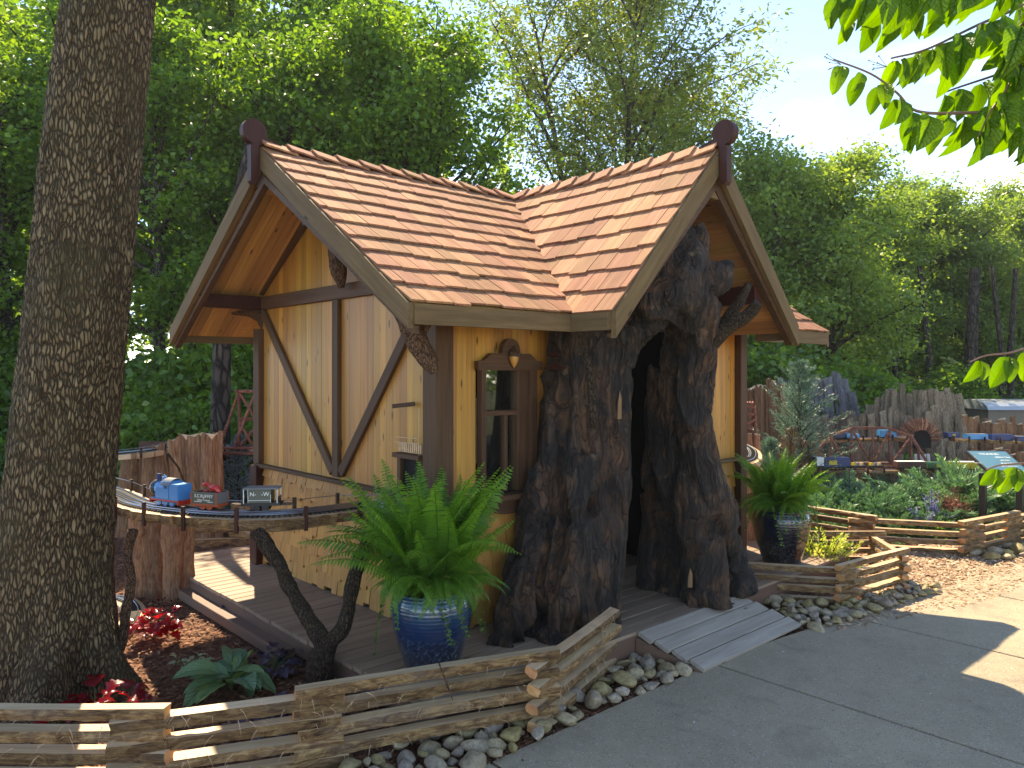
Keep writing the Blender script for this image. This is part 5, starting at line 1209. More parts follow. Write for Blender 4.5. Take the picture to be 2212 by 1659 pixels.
def cedar(seed, Ht, R, mat, n=150, per=90):
    r = np.random.default_rng(seed); C = []; Dd = []; m = MB(); m.tube([(0, 0, 0), (0.02, 0, Ht * 0.5), (0, 0, Ht)], [0.03, 0.02, 0.004], 6)
    for i in range(n):
        t = (i + r.random()) / n; z = 0.08 * Ht + t * 0.9 * Ht; az = r.uniform(0, 2 * PI); ln = R * (1 - t) ** 0.75 * r.uniform(0.3, 1.15) + 0.06
        el = 0.35 + 0.5 * t; d = np.array([math.cos(az) * math.cos(el), math.sin(az) * math.cos(el), math.sin(el)]); side = np.cross(d, [0, 0, 1.0]); side /= np.linalg.norm(side)
        m.tube([(0, 0, z), tuple(np.array([0, 0, z]) + d * ln)], [0.008, 0.002], 3, cap=False)
        for j in range(per):
            u = (j + r.random()) / per; sg = r.choice([-1, 1]); c = np.array([0, 0, z]) + d * ln * u + side * sg * r.uniform(0, 0.3) * ln * (1 - u * 0.7) + r.normal(size=3) * 0.015
            C.append(c); v = d + side * sg * 0.6 + r.normal(size=3) * 0.3; Dd.append(v / np.linalg.norm(v))
    C = np.array(C); Dd = np.array(Dd); k = len(C)
    V = leafquads(C, Dd, rand_dirs(k, 0.4), rng.uniform(0.03, 0.06, k), rng.uniform(0.006, 0.012, k), 0.1)
    return mk('trunk', m.v, m.f, M_fartrunk, True), fastmesh('foliage', V, 4, mat, np.clip(np.repeat(r.random(n), per) * 0.5 + r.random(k) * 0.5, 0, 1), faces=QF)
CE = cedar(5, 1.95, 0.95, M_junblue, 120, 120)
t = plant(CE, 'red_cedar', X(1725, 9.6), 9.6, 0.95, 0, 'young blue green cedar in front of the grey log mountain', None); t['category'] = 'cedar tree'
t = plant(cedar(6, 0.9, 0.38, M_junblue, 60, 90), 'red_cedar', X(1665, 9.2), 9.2, 1.0, 0, 'small pale cedar sapling right of the red twig trestle', None); t['category'] = 'cedar tree'
def spruce():
    r = random.Random(4); m = MB(); C = []; Dd = []; m.tube([(0, 0, 0), (0, 0, 0.98)], [0.02, 0.005], 6)
    arms = []
    for i in range(54):
        t = i / 54; z = 0.08 + t * 0.86; az = i * 2.4 + r.uniform(-0.3, 0.3); ln = 0.34 * (1 - t) + 0.05; el = 0.25 + 0.8 * t
        d = Vector((math.cos(az) * math.cos(el), math.sin(az) * math.cos(el), math.sin(el))); arms.append((Vector((0, 0, z)), Vector((0, 0, z)) + d * ln))
        for s in range(3):
            b = Vector((0, 0, z)) + d * ln * (0.35 + 0.2 * s); sd = d.cross(UP).normalized() * (1 if s % 2 else -1); arms.append((b, b + (d * 0.6 + sd * 0.7 + UP * 0.15) * ln * 0.45))
    for a, b in arms:
        m.tube([a, b], [0.004, 0.003], 3, cap=False); L = (b - a).length; n = max(10, int(L * 700)); dv = (b - a).normalized()
        for j in range(n):
            u = j / n; q = a.lerp(b, 0.1 + 0.9 * u); v = Vector((r.uniform(-1, 1), r.uniform(-1, 1), r.uniform(-1, 1))); v = (v - dv * v.dot(dv)).normalized() + dv * 0.7
            C.append(tuple(q)); Dd.append(tuple(v.normalized()))
    C = np.array(C); Dd = np.array(Dd); k = len(C); V = leafquads(C, Dd, rand_dirs(k, 0.2), rng.uniform(0.016, 0.026, k), np.full(k, 0.004), 0.1)
    return mk('trunk', m.v, m.f, M_fartrunk, True), fastmesh('needles', V, 4, M_spruce, rng.random(k), faces=QF)
t = plant(spruce(), 'blue_spruce', X(515, 8.0), 8.0, 1.12, 0, 'small silvery blue spruce between the bark planter and the cottage', None); t['category'] = 'spruce'; t.location.z = -0.05

# ================================================================ LOG MOUNTAINS
def slabmesh(seed):
    r = random.Random(seed); k = 7; n = 7; V = []; F = []
    for i in range(n + 1):
        z = i / n; w = 1 + r.uniform(-0.08, 0.08)
        for j in range(k):
            a = PI * j / (k - 1); rr = 1 + r.uniform(-0.12, 0.10) + 0.1 * noise.noise(Vector((j, z * 4, seed)))
            top = (r.uniform(-0.035, 0.03) if i == n else 0)
            V.append(Vector((math.cos(a) * 0.5 * w * rr, -math.sin(a) * 0.26 * w * rr, z + top)))
    for i in range(n):
        for j in range(k):
            j2 = (j + 1) % k; F.append((i * k + j, (i + 1) * k + j, (i + 1) * k + j2, i * k + j2))
    F.append(tuple(n * k + j for j in range(k))[::-1])
    me = []
    for mt_, cap_ in ((M_slabgrey, M_slabgrey), (M_slab, M_sawn), (M_slabred, M_sawn), (M_slabdark, M_slabdark)):
        V2 = [(v.z, v.x, v.y) for v in V]    # length along x for the grain
        me.append(mk('log_slab', V2, F, [mt_, cap_], False, [0] * (len(F) - 1) + [1]))
    return me
SLM = [slabmesh(s) for s in range(7)]
def logslab(parent, base, top, w, matk=0, name='log_slab', face=Vector((0, -1, 0)), rnd=random):
    d = top - base; L = d.length; X_ = d.normalized(); Zl = -(-face); Zl = (face - X_ * face.dot(X_)).normalized() * -1
    # local: x length, y width, z depth(-) ; slab bulges to local -z
    Mx = frame(base, X_, Zl) @ Matrix.Diagonal((L, w, w, 1))
    return link(name, SLM[rnd.randrange(7)][matk], parent, Mx)
def mountain(t, prof, Y, zb, w, matk, depth=0.0, lean=0.0, jit=0.10, step=0.8):
    """prof: [(u, vtop)]"""
    u0, u1 = prof[0][0], prof[-1][0]; u = u0; wp = w * FP / Y
    while u < u1:
        for (a, va), (b, vb) in zip(prof, prof[1:]):
            if a <= u <= b: v = va + (vb - va) * (u - a) / (b - a)
        yy = Y + R2.uniform(-0.06, 0.06) + depth * ((u - u0) / (u1 - u0) - 0.5) ** 2 * 4
        zt = CH - (v - HY) / FP * Y + R2.uniform(-jit, jit * 0.5); x = (u - CX) / FP * yy
        ln = lean * ((u - (u0 + u1) / 2) / (u1 - u0)); ww_ = w * R2.uniform(0.75, 1.3)
        zb_ = zb + R2.uniform(0, 0.05)
        logslab(t, Vector((x + ln * (zb_ - zt), yy, zb_)), Vector((x, yy + R2.uniform(0, 0.08), zt)), ww_, matk, rnd=R2)
        u += wp * step * ww_ / w
mt1 = thing('log_mountain', Vector((X(1990, 11.5), 11.5, 0)), 'big weathered log slab mountain with a stick framed tunnel mouth', 'log mountain')
mountain(mt1, [(1880, 880), (1905, 848), (1950, 836), (2010, 838), (2070, 850), (2078, 870)], 11.6, 0.9, 0.105, 0, depth=0.3, lean=-0.35)
mountain(mt1, [(1840, 905), (1880, 880), (1960, 885), (2070, 880), (2085, 900)], 11.2, 0.45, 0.10, 0, step=0.85)
mountain(mt1, [(1850, 965), (1930, 960), (1945, 985), (2020, 990), (2030, 955), (2110, 960)], 10.7, -0.05, 0.10, 0, step=0.9)
mt2 = thing('log_mountain', Vector((X(1780, 12.6), 12.6, 0)), 'dark slate coloured log slab peak behind the young cedar', 'log mountain')
mountain(mt2, [(1690, 822), (1740, 812), (1825, 808), (1845, 870)], 12.6, 0.8, 0.12, 3, lean=-0.45)
mountain(mt2, [(1690, 885), (1780, 895), (1870, 885)], 12.0, 0.0, 0.11, 0)
mt3 = thing('log_mountain', Vector((X(1660, 12.0), 12.0, 0)), 'brown log slab wall left of the young cedar', 'log mountain')
mountain(mt3, [(1616, 850), (1630, 822), (1690, 830), (1700, 850)], 12.0, 0.0, 0.10, 1, lean=-0.1)
mt4 = thing('log_wall', Vector((X(2180, 11), 11, 0)), 'long low wall of brown log slabs behind the sign', 'log wall')
mountain(mt4, [(2082, 905), (2130, 900), (2212, 905), (2330, 905)], 11.2, 0.3, 0.12, 1)
mountain(mt4, [(2095, 965), (2212, 972), (2330, 970)], 10.6, -0.05, 0.12, 1)
mt5 = thing('log_stump_cluster', Vector((X(1700, 9.3), 9.3, 0)), 'jagged brown stump slabs beside the left end of the truss bridge', 'log slabs')
mountain(mt5, [(1672, 968), (1690, 955), (1705, 925), (1718, 925), (1728, 950), (1760, 958), (1775, 975)], 9.4, -0.05, 0.075, 1, jit=0.05)
mt6 = thing('log_pier', Vector((X(1955, 9), 9.3, 0)), 'rust coloured log piers under the low train track', 'log slabs')
mountain(mt6, [(1880, 1035), (1925, 1035)], 9.3, -0.05, 0.08, 2)
mountain(mt6, [(1952, 1040), (1975, 1040)], 9.2, -0.05, 0.07, 2)
mt7 = thing('log_pier', Vector((X(2090, 8), 8.6, 0)), 'split stump with peeling bark under the sign', 'log slabs')
mountain(mt7, [(2062, 1050), (2095, 1040), (2115, 1050)], 8.3, -0.05, 0.07, 1)
mt8 = thing('log_wall', Vector((X(1608, 6.9), 6.9, 0)), 'reddish log slabs holding the curved track beside the right wall', 'log wall')
mountain(mt8, [(1586, 1005), (1610, 1002), (1650, 1010)], 6.95, -0.05, 0.075, 2, jit=0.03)
mountain(mt8, [(1585, 930), (1600, 935), (1640, 940)], 7.9, 0.4, 0.05, 2, jit=0.02)
# tunnel mouth of radiating sticks
tp = thing('tunnel_portal', D(1990, 940, 10.9), 'fan of orange brown sticks around a dark tunnel mouth', 'tunnel portal')
c = D(1990, 950, 10.85); r0_, r1_ = 0.14, 0.31
m = MB(); V = [c + Vector((0, 0.25, 0))]
m.add([c + Vector((math.cos(a) * r1_ * 0.95, 0.10, math.sin(a) * r1_ * 0.95)) for a in [PI * 1.08 * k / 20 - 0.04 * PI for k in range(21)]] + [c + Vector((0, 0.10, -0.05))], [tuple(range(22))[::-1]])
m.build('backing', M_twigred, tp)
m = MB(); m.add([c + Vector((math.cos(a) * r0_, 0.0, math.sin(a) * r0_)) for a in [PI * k / 12 for k in range(13)]] + [c + Vector((-r0_, 0, -0.12)), c + Vector((r0_, 0, -0.12))], [(13, 14, 0) , tuple(range(13)) + (13,)])
m.build('tunnel_shade_sheet', M_dark, tp)  # flat near-black sheet painted as the shaded depth of the tunnel
for i in range(46):
    a = PI * (i + R2.uniform(-0.4, 0.4)) / 45; d = Vector((math.cos(a), 0, math.sin(a))); sd = Vector((-math.sin(a), 0, math.cos(a)))
    q = c + Vector((0, R2.uniform(-0.06, 0.06), 0)); m = MB()
    m.tube([q + d * r0_, q + d * (r0_ + 0.08) + sd * R2.uniform(-0.02, 0.02), q + d * r1_ * R2.uniform(0.85, 1.08) + sd * R2.uniform(-0.03, 0.03)], [0.009, 0.008, 0.005], 5)
    m.build('stick', M_slabred if i % 3 else M_slab, tp)
m = MB(); wf = D(1990, 1005, 10.6)
for k in range(26): x = R2.uniform(-0.10, 0.10); m.tube([D(1990, 980, 10.6) + Vector((x, -0.02, 0)), wf + Vector((x * 1.1, -0.05 + R2.uniform(-.02, .02), R2.uniform(-0.1, 0.02)))], [0.006, 0.004], 4)
tag(m.build('small_waterfall', M_white), 'small white waterfall below the tunnel mouth', 'waterfall')
# ---- shed
sh = thing('shed', D(2200, 900, 17), 'low grey building with a rounded metal roof beyond the log wall', 'shed')
p = D(2130, 905, 17); m = MB(); m.box((p.x + 1.6, 17.6, 0.35), (3.1, 1.2, 0.95)); m.build('wall', M_shedwall, sh)
V = []; 
for x in (p.x, p.x + 3.3):
    for k in range(9): a = PI * k / 8; V.append(Vector((x, 17.6 - math.cos(a) * 0.68, 0.82 + math.sin(a) * 0.22)))
put('roof', V, [(k, k + 1, 10 + k, 9 + k) for k in range(8)] + [tuple(range(9))[::-1], tuple(range(9, 18))], M_shedroof, sh)
# ================================================================ BARK PLANTER, TRACKS, BRIDGES ON THE LEFT
pt = thing('bark_planter', Vector((X(400, 6.1), 6.1, 0)), 'tall ring of reddish brown bark slabs between the big trunk and the cottage', 'bark planter')
def slabrow(t, lst, Y, matk, zb=-0.05, lean=0.0):
    for (u0, v0, u1, v1, w) in lst:   # bottom u, (ignored v), top u,v, width px
        yy = Y + R2.uniform(-0.05, 0.05); b = D(u0, 800, yy); b.z = zb; tp_ = D(u1, v1, yy + 0.02)
        logslab(t, b, tp_, w * yy / FP, matk, rnd=R2)
slabrow(pt, [(262, 0, 282, 985, 40), (290, 0, 300, 985, 36), (318, 0, 325, 975, 36), (345, 0, 352, 968, 40)], 7.9, 1, -0.4)
slabrow(pt, [(380, 0, 342, 962, 34), (405, 0, 378, 948, 36), (412, 0, 398, 944, 24), (428, 0, 424, 940, 42), (448, 0, 452, 942, 34), (470, 0, 470, 934, 26)], 7.5, 1, -0.4)
slabrow(pt, [(300, 0, 298, 1110, 40), (335, 0, 333, 1120, 42), (372, 0, 370, 1118, 42), (405, 0, 400, 1105, 36)], 5.75, 1)
m = MB(); m.tube([D(362, 980, 7.35), D(385, 1010, 7.3), D(405, 1060, 7.3)], [0.012, 0.010, 0.007], 5); m.build('twig', M_branchdk, pt)
prism('soil', [D(300, 975, 7.7), D(345, 975, 7.6), D(470, 965, 7.6), D(470, 955, 8.4), D(300, 955, 8.4)], UP, 0.01, RD, M_mulch, pt)

def arclen(P):
    s = [0]
    for a, b in zip(P, P[1:]): s.append(s[-1] + (b - a).length)
    return s
def sample(P, S, d):
    for i in range(len(S) - 1):
        if S[i + 1] >= d or i == len(S) - 2:
            t = (d - S[i]) / max(1e-9, S[i + 1] - S[i]); return P[i].lerp(P[i + 1], t), (P[i + 1] - P[i]).normalized()
def track(parent, P, off, gauge=0.045, rh=0.008, spc=0.026, mrail=None):
    S = arclen(P); L = S[-1]; n = int(L / 0.05); ra = []; rb_ = []
    for i in range(n + 1):
        p, d = sample(P, S, L * i / n); s = Vector((-d.y, d.x, 0)).normalized(); ra.append(p + s * (off + gauge / 2) + UP * 0.016); rb_.append(p + s * (off - gauge / 2) + UP * 0.016)
    for r in (ra, rb_):
        m = MB(); m.tube(r, 0.0042, 4); m.build('rail', mrail or M_steel, parent)
    m = MB(); k = int(L / spc)
    for i in range(k):
        p, d = sample(P, S, L * (i + .5) / k); a = math.atan2(d.y, d.x); s = Vector((-d.y, d.x, 0)).normalized(); m.box(p + s * off + UP * 0.007, (0.011, gauge * 1.75, 0.010), Matrix.Rotation(a, 4, 'Z'))
    m.build('sleepers', M_sleeper, parent)['kind'] = 'stuff'
TZ = 0.875
tpts = [Vector((-3.9, 6.3, TZ)), Vector((-3.15, 5.55, TZ)), G(236, 1062, TZ), G(300, 1090, TZ), G(400, 1106, TZ), G(500, 1113, TZ), G(600, 1113, TZ), G(700, 1104, TZ), G(800, 1092, TZ), H(-0.13, 0.30, TZ), H(0.1, 0.22, TZ)]
TP = spline(tpts, 8); TS = arclen(TP)
et = thing('elevated_track', TP[30].copy(), 'curved elevated model railway shelf of bark edged slabs held up by branches', 'model railway')
# deck slabs, one by one
L = TS[-1]; k = int(L / 0.17); hw = 0.115
for i in range(k):
    d0, d1 = L * i / k + 0.0015, L * (i + 1) / k - 0.0015
    th = 0.062 * random.uniform(0.85, 1.15); w0 = hw * random.uniform(0.95, 1.12)
    V = []
    for j in range(5):
        p, d = sample(TP, TS, d0 + (d1 - d0) * j / 4); s = Vector((-d.y, d.x, 0)).normalized(); e = w0 + random.uniform(-0.006, 0.006)
        V += [p + s * e * 1.0 - UP * 0.001, p - s * e * 1.02 - UP * 0.001, p - s * (e * 1.0 + random.uniform(-0.004, 0.008)) - UP * th * 0.5, p - s * e * 0.9 - UP * th, p + s * e * 0.9 - UP * th, p + s * e - UP * th * 0.5]
    F = []; fm = []
    for j in range(4):
        for q in range(6): q2 = (q + 1) % 6; F.append((j * 6 + q, j * 6 + q2, (j + 1) * 6 + q2, (j + 1) * 6 + q)); fm.append(1 if q == 0 else 0)
    F += [tuple(range(6))[::-1], tuple(24 + q for q in range(6))]; fm += [2, 2]
    c = sum(V, Vector()) / len(V); pm_, dm = sample(TP, TS, (d0 + d1) / 2); M = frame(c, dm, UP); Mi = M.inverted()
    link('deck_slab', mk('deck_slab', [Mi @ v for v in V], F, [M_rail, M_sawn, M_endgrain], False, fm), et, M)
track(et, TP, 0.045); track(et, TP, -0.042)
# posts and cable along the outer edge
for side, us in ((-1, (240, 312, 363, 470, 605, 757, 872)), (1, (236, 385, 600, 753, 845))):
    cab = []
    for i in range(0, int(L / 0.30)):
        p, d = sample(TP, TS, 0.15 + i * 0.30); s = Vector((-d.y, d.x, 0)).normalized(); q = p + s * side * (hw + 0.012)
        board('track_post', q - UP * (0.075 if side < 0 else 0.02), q + UP * (0.062 if side < 0 else 0.075), 0.022, 0.018, -s, M_maroon if side < 0 else M_trim, et); cab.append(q + UP * (0.045 if side < 0 else 0.06))
    m = MB(); m.tube(spline(cab, 3), 0.0016 if side < 0 else 0.0022, 4); m.build('cable', M_steel, et)
b0 = G(690, 1478, 0)
limb('support_branch', [b0 - UP * 0.08, D(692, 1430, 4.07), D(700, 1395, 4.08), D(668, 1340, 4.10), D(632, 1280, 4.14), D(604, 1220, 4.18), D(572, 1172, 4.22), D(556, 1148, 4.24)], [0.075, 0.072, 0.052, 0.04, 0.038, 0.038, 0.04, 0.045], M_branchdk, et, 12, 5, 0.25)
limb('support_branch', [D(690, 1440, 4.07), D(712, 1390, 4.08), D(745, 1350, 4.10), D(756, 1290, 4.12), D(770, 1230, 4.16), D(792, 1180, 4.2), D(808, 1120, 4.25)], [0.06, 0.05, 0.042, 0.038, 0.04, 0.042, 0.04], M_branchdk, et, 12, 5, 0.25)
limb('support_branch', [D(815, 1130, 4.22), D(820, 1150, 4.2), D(812, 1175, 4.2), D(818, 1200, 4.2)], [0.006, 0.006, 0.005, 0.003], M_branchdk, et, 6)
g0 = G(256, 1480, -0.02)
limb('support_branch', [g0 - UP * 0.06, D(256, 1440, 4.22), D(250, 1395, 4.24), D(240, 1310, 4.35), D(234, 1220, 4.5), D(236, 1130, 4.62)], [0.036, 0.034, 0.032, 0.03, 0.03, 0.032], M_branch, et, 12, 5, 0.2)
limb('support_branch', [D(254, 1420, 4.22), D(266, 1375, 4.24), D(272, 1320, 4.28), D(284, 1260, 4.32), D(276, 1205, 4.38), D(286, 1145, 4.45)], [0.026, 0.026, 0.028, 0.025, 0.024, 0.032], M_branch, et, 12, 5, 0.25)
# upper track running to the planter, lower loop on the ground
ut = thing('upper_track', D(290, 985, 5.9), 'high model railway shelf at the top of the bark planter', 'model railway')
UPt = spline([D(80, 992, 7.7), D(200, 985, 7.5), D(290, 978, 7.4), D(345, 970, 7.6), D(420, 955, 7.9), D(500, 968, 8.1), D(600, 968, 8.3)], 8); US = arclen(UPt)
for i in range(18):
    d0 = US[-1] * i / 18; p, d = sample(UPt, US, d0); q, _ = sample(UPt, US, US[-1] * (i + 1) / 18); board('deck_slab', p - UP * 0.03, q - UP * 0.03, 0.17, 0.05, UP, M_sawn, ut)
track(ut, UPt, 0)
for i in range(12):
    p, d = sample(UPt, US, US[-1] * (i + .5) / 12); s = Vector((-d.y, d.x, 0)).normalized(); board('track_post', p - s * 0.09 - UP * 0.05, p - s * 0.09 + UP * 0.05, 0.018, 0.016, s, M_maroon, ut)
m = MB(); m.tube([p - Vector((0, 0.09, -0.045)) for p in UPt[::4]], 0.002, 4); m.build('cable', M_steel, ut)
lt = thing('ground_track', G(270, 1330, 0), 'low curved model railway loop lying on the mulch behind the trunk', 'model railway')
LP = spline([G(120, 1300, 0.02), G(215, 1292, 0.02), G(268, 1296, 0.02), G(291, 1322, 0.02), G(268, 1356, 0.02), G(215, 1376, 0.02), G(120, 1385, 0.02)], 6); LS = arclen(LP)
for i in range(16):
    p, _ = sample(LP, LS, LS[-1] * i / 16); q, _ = sample(LP, LS, LS[-1] * (i + 1) / 16); board('deck_slab', p - UP * 0.02, q - UP * 0.02, 0.15, 0.04, UP, M_sawn, lt)
track(lt, LP, 0)
# steel twig truss tower at the left of the gable
def stick(name, p, q, r, mat, parent, n=6): 
    m = MB(); m.tube([p, p.lerp(q, 0.5) + Vector((random.uniform(-1, 1), 0, random.uniform(-1, 1))) * r * 0.5, q], [r, r * 0.92, r * 0.85], n); return m.build(name, mat, parent)
tb_ = thing('truss_bridge', D(530, 970, 6.7), 'rustic twig truss bridge behind the left gable wall', 'truss bridge')
for Yk in (7.9, 8.25):
    for (a, b) in (((475, 962), (516, 846)), ((516, 846), (516, 962)), ((505, 968), (552, 846)), ((552, 846), (552, 962)), ((516, 846), (552, 905)), ((552, 905), (585, 962)), ((552, 846), (592, 935)), ((516, 905), (585, 905)), ((520, 962), (570, 905)), ((516, 905), (545, 962)), ((508, 846), (610, 846)), ((470, 968), (615, 968))):
        stick('truss_stick', D(*a, Yk), D(*b, Yk), 0.017, M_twigred, tb_)
for u in (512, 530, 548, 566, 584, 600): stick('truss_stick', D(u, 844, 7.85), D(u, 843, 8.3), 0.014, M_twigred, tb_)
stick('truss_stick', D(470, 978, 7.9), D(600, 980, 7.9), 0.02, M_twigred, tb_)
# ---- trains
def wheelset(t, P, n, r, mat, w=0.05, name='wheel'):
    for i in range(n):
        for s in (-1, 1):
            M = P @ Matrix.Translation(((i - (n - 1) / 2) * r * 2.5, s * w / 2, r)) @ Matrix.Rotation(PI / 2, 4, 'X'); V, F = tube([Vector((0, 0, -0.004)), Vector((0, 0, 0.004))], r, 14)
            link(name, mk(name, V, F, mat), t, M)
def bx(t, name, P, c, d, mat, bev=0.0):
    bm = bmesh.new(); bmesh.ops.create_cube(bm, size=1); 
    for v in bm.verts: v.co = Vector((v.co.x * d[0], v.co.y * d[1], v.co.z * d[2]))
    if bev: bmesh.ops.bevel(bm, geom=bm.edges[:], offset=bev, segments=2, affect='EDGES')
    me = bpy.data.meshes.new(name); bm.to_mesh(me); bm.free(); me.materials.append(mat); return link(name, me, t, P @ Matrix.Translation(c))
def cyl(t, name, P, c, r, h, mat, axis='Z', n=20, r2=None):
    V, F = tube([Vector((0, 0, -h / 2)), Vector((0, 0, h / 2))], [r, r2 if r2 is not None else r], n); M = P @ Matrix.Translation(c)
    if axis == 'X': M = M @ Matrix.Rotation(PI / 2, 4, 'Y')
    o = link(name, mk(name, V, F, mat), t, M); return o
def onTrack(u, off=0.045):
    best = None
    for i in range(200):
        p, d = sample(TP, TS, L_T * i / 199); uu = CX + p.x / p.y * FP
        if best is None or abs(uu - u) < best[0]: best = (abs(uu - u), p, d)
    _, p, d = best; s = Vector((-d.y, d.x, 0)).normalized(); return frame(p + s * off + UP * 0.02, d, UP)
L_T = TS[-1]
# tank engine (faces left, seen from the rear quarter)
P = onTrack(356) @ Matrix.Diagonal((1.14, 1.14, 1.14, 1)); 
en = tag(link('toy_tank_engine', None, None, P), 'blue toy tank engine with red buffer beam leading the little train', 'toy train engine')
R_ = Matrix.Identity(4)
def E(x, y, z): return Matrix.Translation((x, y, z))
Pi = P @ Matrix.Rotation(PI, 4, 'Z')         # local +x now points left, direction of travel
bx(en, 'running_board', Pi, (0, 0, 0.030), (0.225, 0.088, 0.008), M_redp)
bx(en, 'footplate_edge', Pi, (0, 0, 0.036), (0.22, 0.084, 0.006), M_blue)
bx(en, 'buffer_beam', Pi, (-0.113, 0, 0.024), (0.008, 0.088, 0.024), M_redp); bx(en, 'buffer_beam', Pi, (0.113, 0, 0.024), (0.008, 0.088, 0.024), M_redp)
bx(en, 'side_tank', Pi, (0.022, 0, 0.068), (0.105, 0.084, 0.058), M_blue, 0.004)
cyl(en, 'boiler', Pi, (0.06, 0, 0.085), 0.035, 0.10, M_blue, 'X'); cyl(en, 'smokebox', Pi, (0.106, 0, 0.085), 0.039, 0.018, M_black, 'X'); cyl(en, 'smokebox_ring', Pi, (0.117, 0, 0.085), 0.041, 0.004, M_steel, 'X')
cyl(en, 'chimney', Pi, (0.098, 0, 0.136), 0.010, 0.045, M_navy, r2=0.012); cyl(en, 'dome', Pi, (0.052, 0, 0.128), 0.014, 0.038, M_lblue, r2=0.011); cyl(en, 'whistle', Pi, (0.052, 0, 0.150), 0.004, 0.012, M_lblue)
bx(en, 'cab', Pi, (-0.015, 0, 0.085), (0.045, 0.086, 0.090), M_blue, 0.002); bx(en, 'cab_window', Pi, (-0.012, 0.0435, 0.105), (0.022, 0.002, 0.026), M_navy, 0.0); bx(en, 'cab_window', Pi, (-0.012, -0.0435, 0.105), (0.022, 0.002, 0.026), M_navy, 0.0)
bx(en, 'coal_bunker', Pi, (-0.075, 0, 0.076), (0.072, 0.086, 0.076), M_blue, 0.003); bx(en, 'bunker_lid', Pi, (-0.075, 0, 0.1155), (0.066, 0.08, 0.004), M_lblue)
V = []
for x in (-0.045, 0.022):
    for k in range(9): a = PI * (0.12 + 0.76 * k / 8); V.append(Vector((x, math.cos(a) * 0.052, 0.095 + math.sin(a) * 0.048)))
for v in list(V): V.append(v - UP * 0.004)
F = [(k, k + 1, 10 + k, 9 + k) for k in range(8)] + [(18 + k, 27 + k, 28 + k, 19 + k) for k in range(8)] + [(k, 18 + k, 19 + k, k + 1) for k in range(8)] + [(9 + k, 10 + k, 28 + k, 27 + k) for k in range(8)]
link('cab_roof', mk('cab_roof', V, F, M_roofgrey), en, Pi)
wheelset(en, Pi, 3, 0.021, M_blue, 0.066)
# open truck with lettering
P = onTrack(445); Pt = P
tr_ = tag(link('toy_open_wagon', None, None, P), 'grey open toy wagon on red frame, lettered S.C. RUFFEY in white', 'toy wagon')
for y in (-0.05, 0.05): bx(tr_, 'side_board', P, (0, y, 0.070), (0.178, 0.004, 0.062), M_olive)
for x in (-0.088, 0.088): bx(tr_, 'end_board', P, (x, 0, 0.070), (0.004, 0.1, 0.062), M_olive if x < 0 else M_roofgrey)
bx(tr_, 'floor', P, (0, 0, 0.040), (0.178, 0.1, 0.006), M_olive); bx(tr_, 'underframe', P, (0, 0, 0.030), (0.188, 0.085, 0.014), M_redor)
for x in (-0.088, 0.088):
    for y in (-0.051, 0.051): bx(tr_, 'corner_strap', P, (x, y, 0.070), (0.006, 0.006, 0.063), M_redor)
for y in (-0.052, 0.052): bx(tr_, 'top_strip', P, (0, y * 0.98, 0.1025), (0.182, 0.006, 0.003), M_roofgrey)
wheelset(tr_, P @ E(0.0, 0, 0), 2, 0.019, M_redor, 0.062)
Tm = P @ Matrix.Translation((0, -0.0525, 0.082)) @ Matrix.Rotation(PI / 2, 4, 'X')
text_mesh('lettering', 'S.C.RUFFEY', 0.026, Tm, M_white, tr_); 
text_mesh('lettering', '&', 0.010, P @ Matrix.Translation((0, -0.0525, 0.070)) @ Matrix.Rotation(PI / 2, 4, 'X'), M_white, tr_)
text_mesh('lettering', 'Ballast Company', 0.013, P @ Matrix.Translation((0, -0.0525, 0.060)) @ Matrix.Rotation(PI / 2, 4, 'X'), M_white, tr_)
bx(tr_, 'lettering_line', P, (-0.04, -0.0525, 0.050), (0.05, 0.001, 0.003), M_white); bx(tr_, 'lettering_line', P, (0.045, -0.0525, 0.050), (0.035, 0.001, 0.003), M_white)
# red toy riding in the truck
rt = tag(link('red_toy', None, None, P @ E(0.02, 0, 0.09)), 'glossy red plastic toy creature with arched neck riding in the open wagon', 'toy')
WM[rt.name] = P @ E(0.02, 0, 0.09)
q = lambda x, z, y=0: WM[rt.name] @ Vector((x, y, z))
V, F = tube(spline([q(0.055, -0.01), q(0.035, 0.025), q(0.005, 0.036), q(-0.018, 0.030)], 5), [0.006, 0.010, 0.014, 0.018, 0.020, 0.021, 0.021, 0.022, 0.022, 0.021, 0.020, 0.019, 0.017, 0.015, 0.013, 0.010], 12)
put('body', V, F, M_redp, rt, True)
V, F = tube(spline([q(-0.012, 0.012), q(-0.018, 0.035), q(-0.032, 0.052), q(-0.055, 0.054), q(-0.075, 0.045)], 4), [0.009, 0.009, 0.008, 0.008, 0.009, 0.010, 0.011, 0.011, 0.011, 0.012, 0.013, 0.013, 0.012, 0.010, 0.008, 0.006, 0.004], 10)
put('neck_and_head', V, F, M_redp, rt, True)
for s in (-1, 1):
    V, F = tube([q(-0.02, 0.02, s * 0.014), q(-0.035, 0.02, s * 0.03), q(-0.045, 0.005, s * 0.03)], [0.006, 0.005, 0.003], 6); put('leg', V, F, M_redp, rt, True)
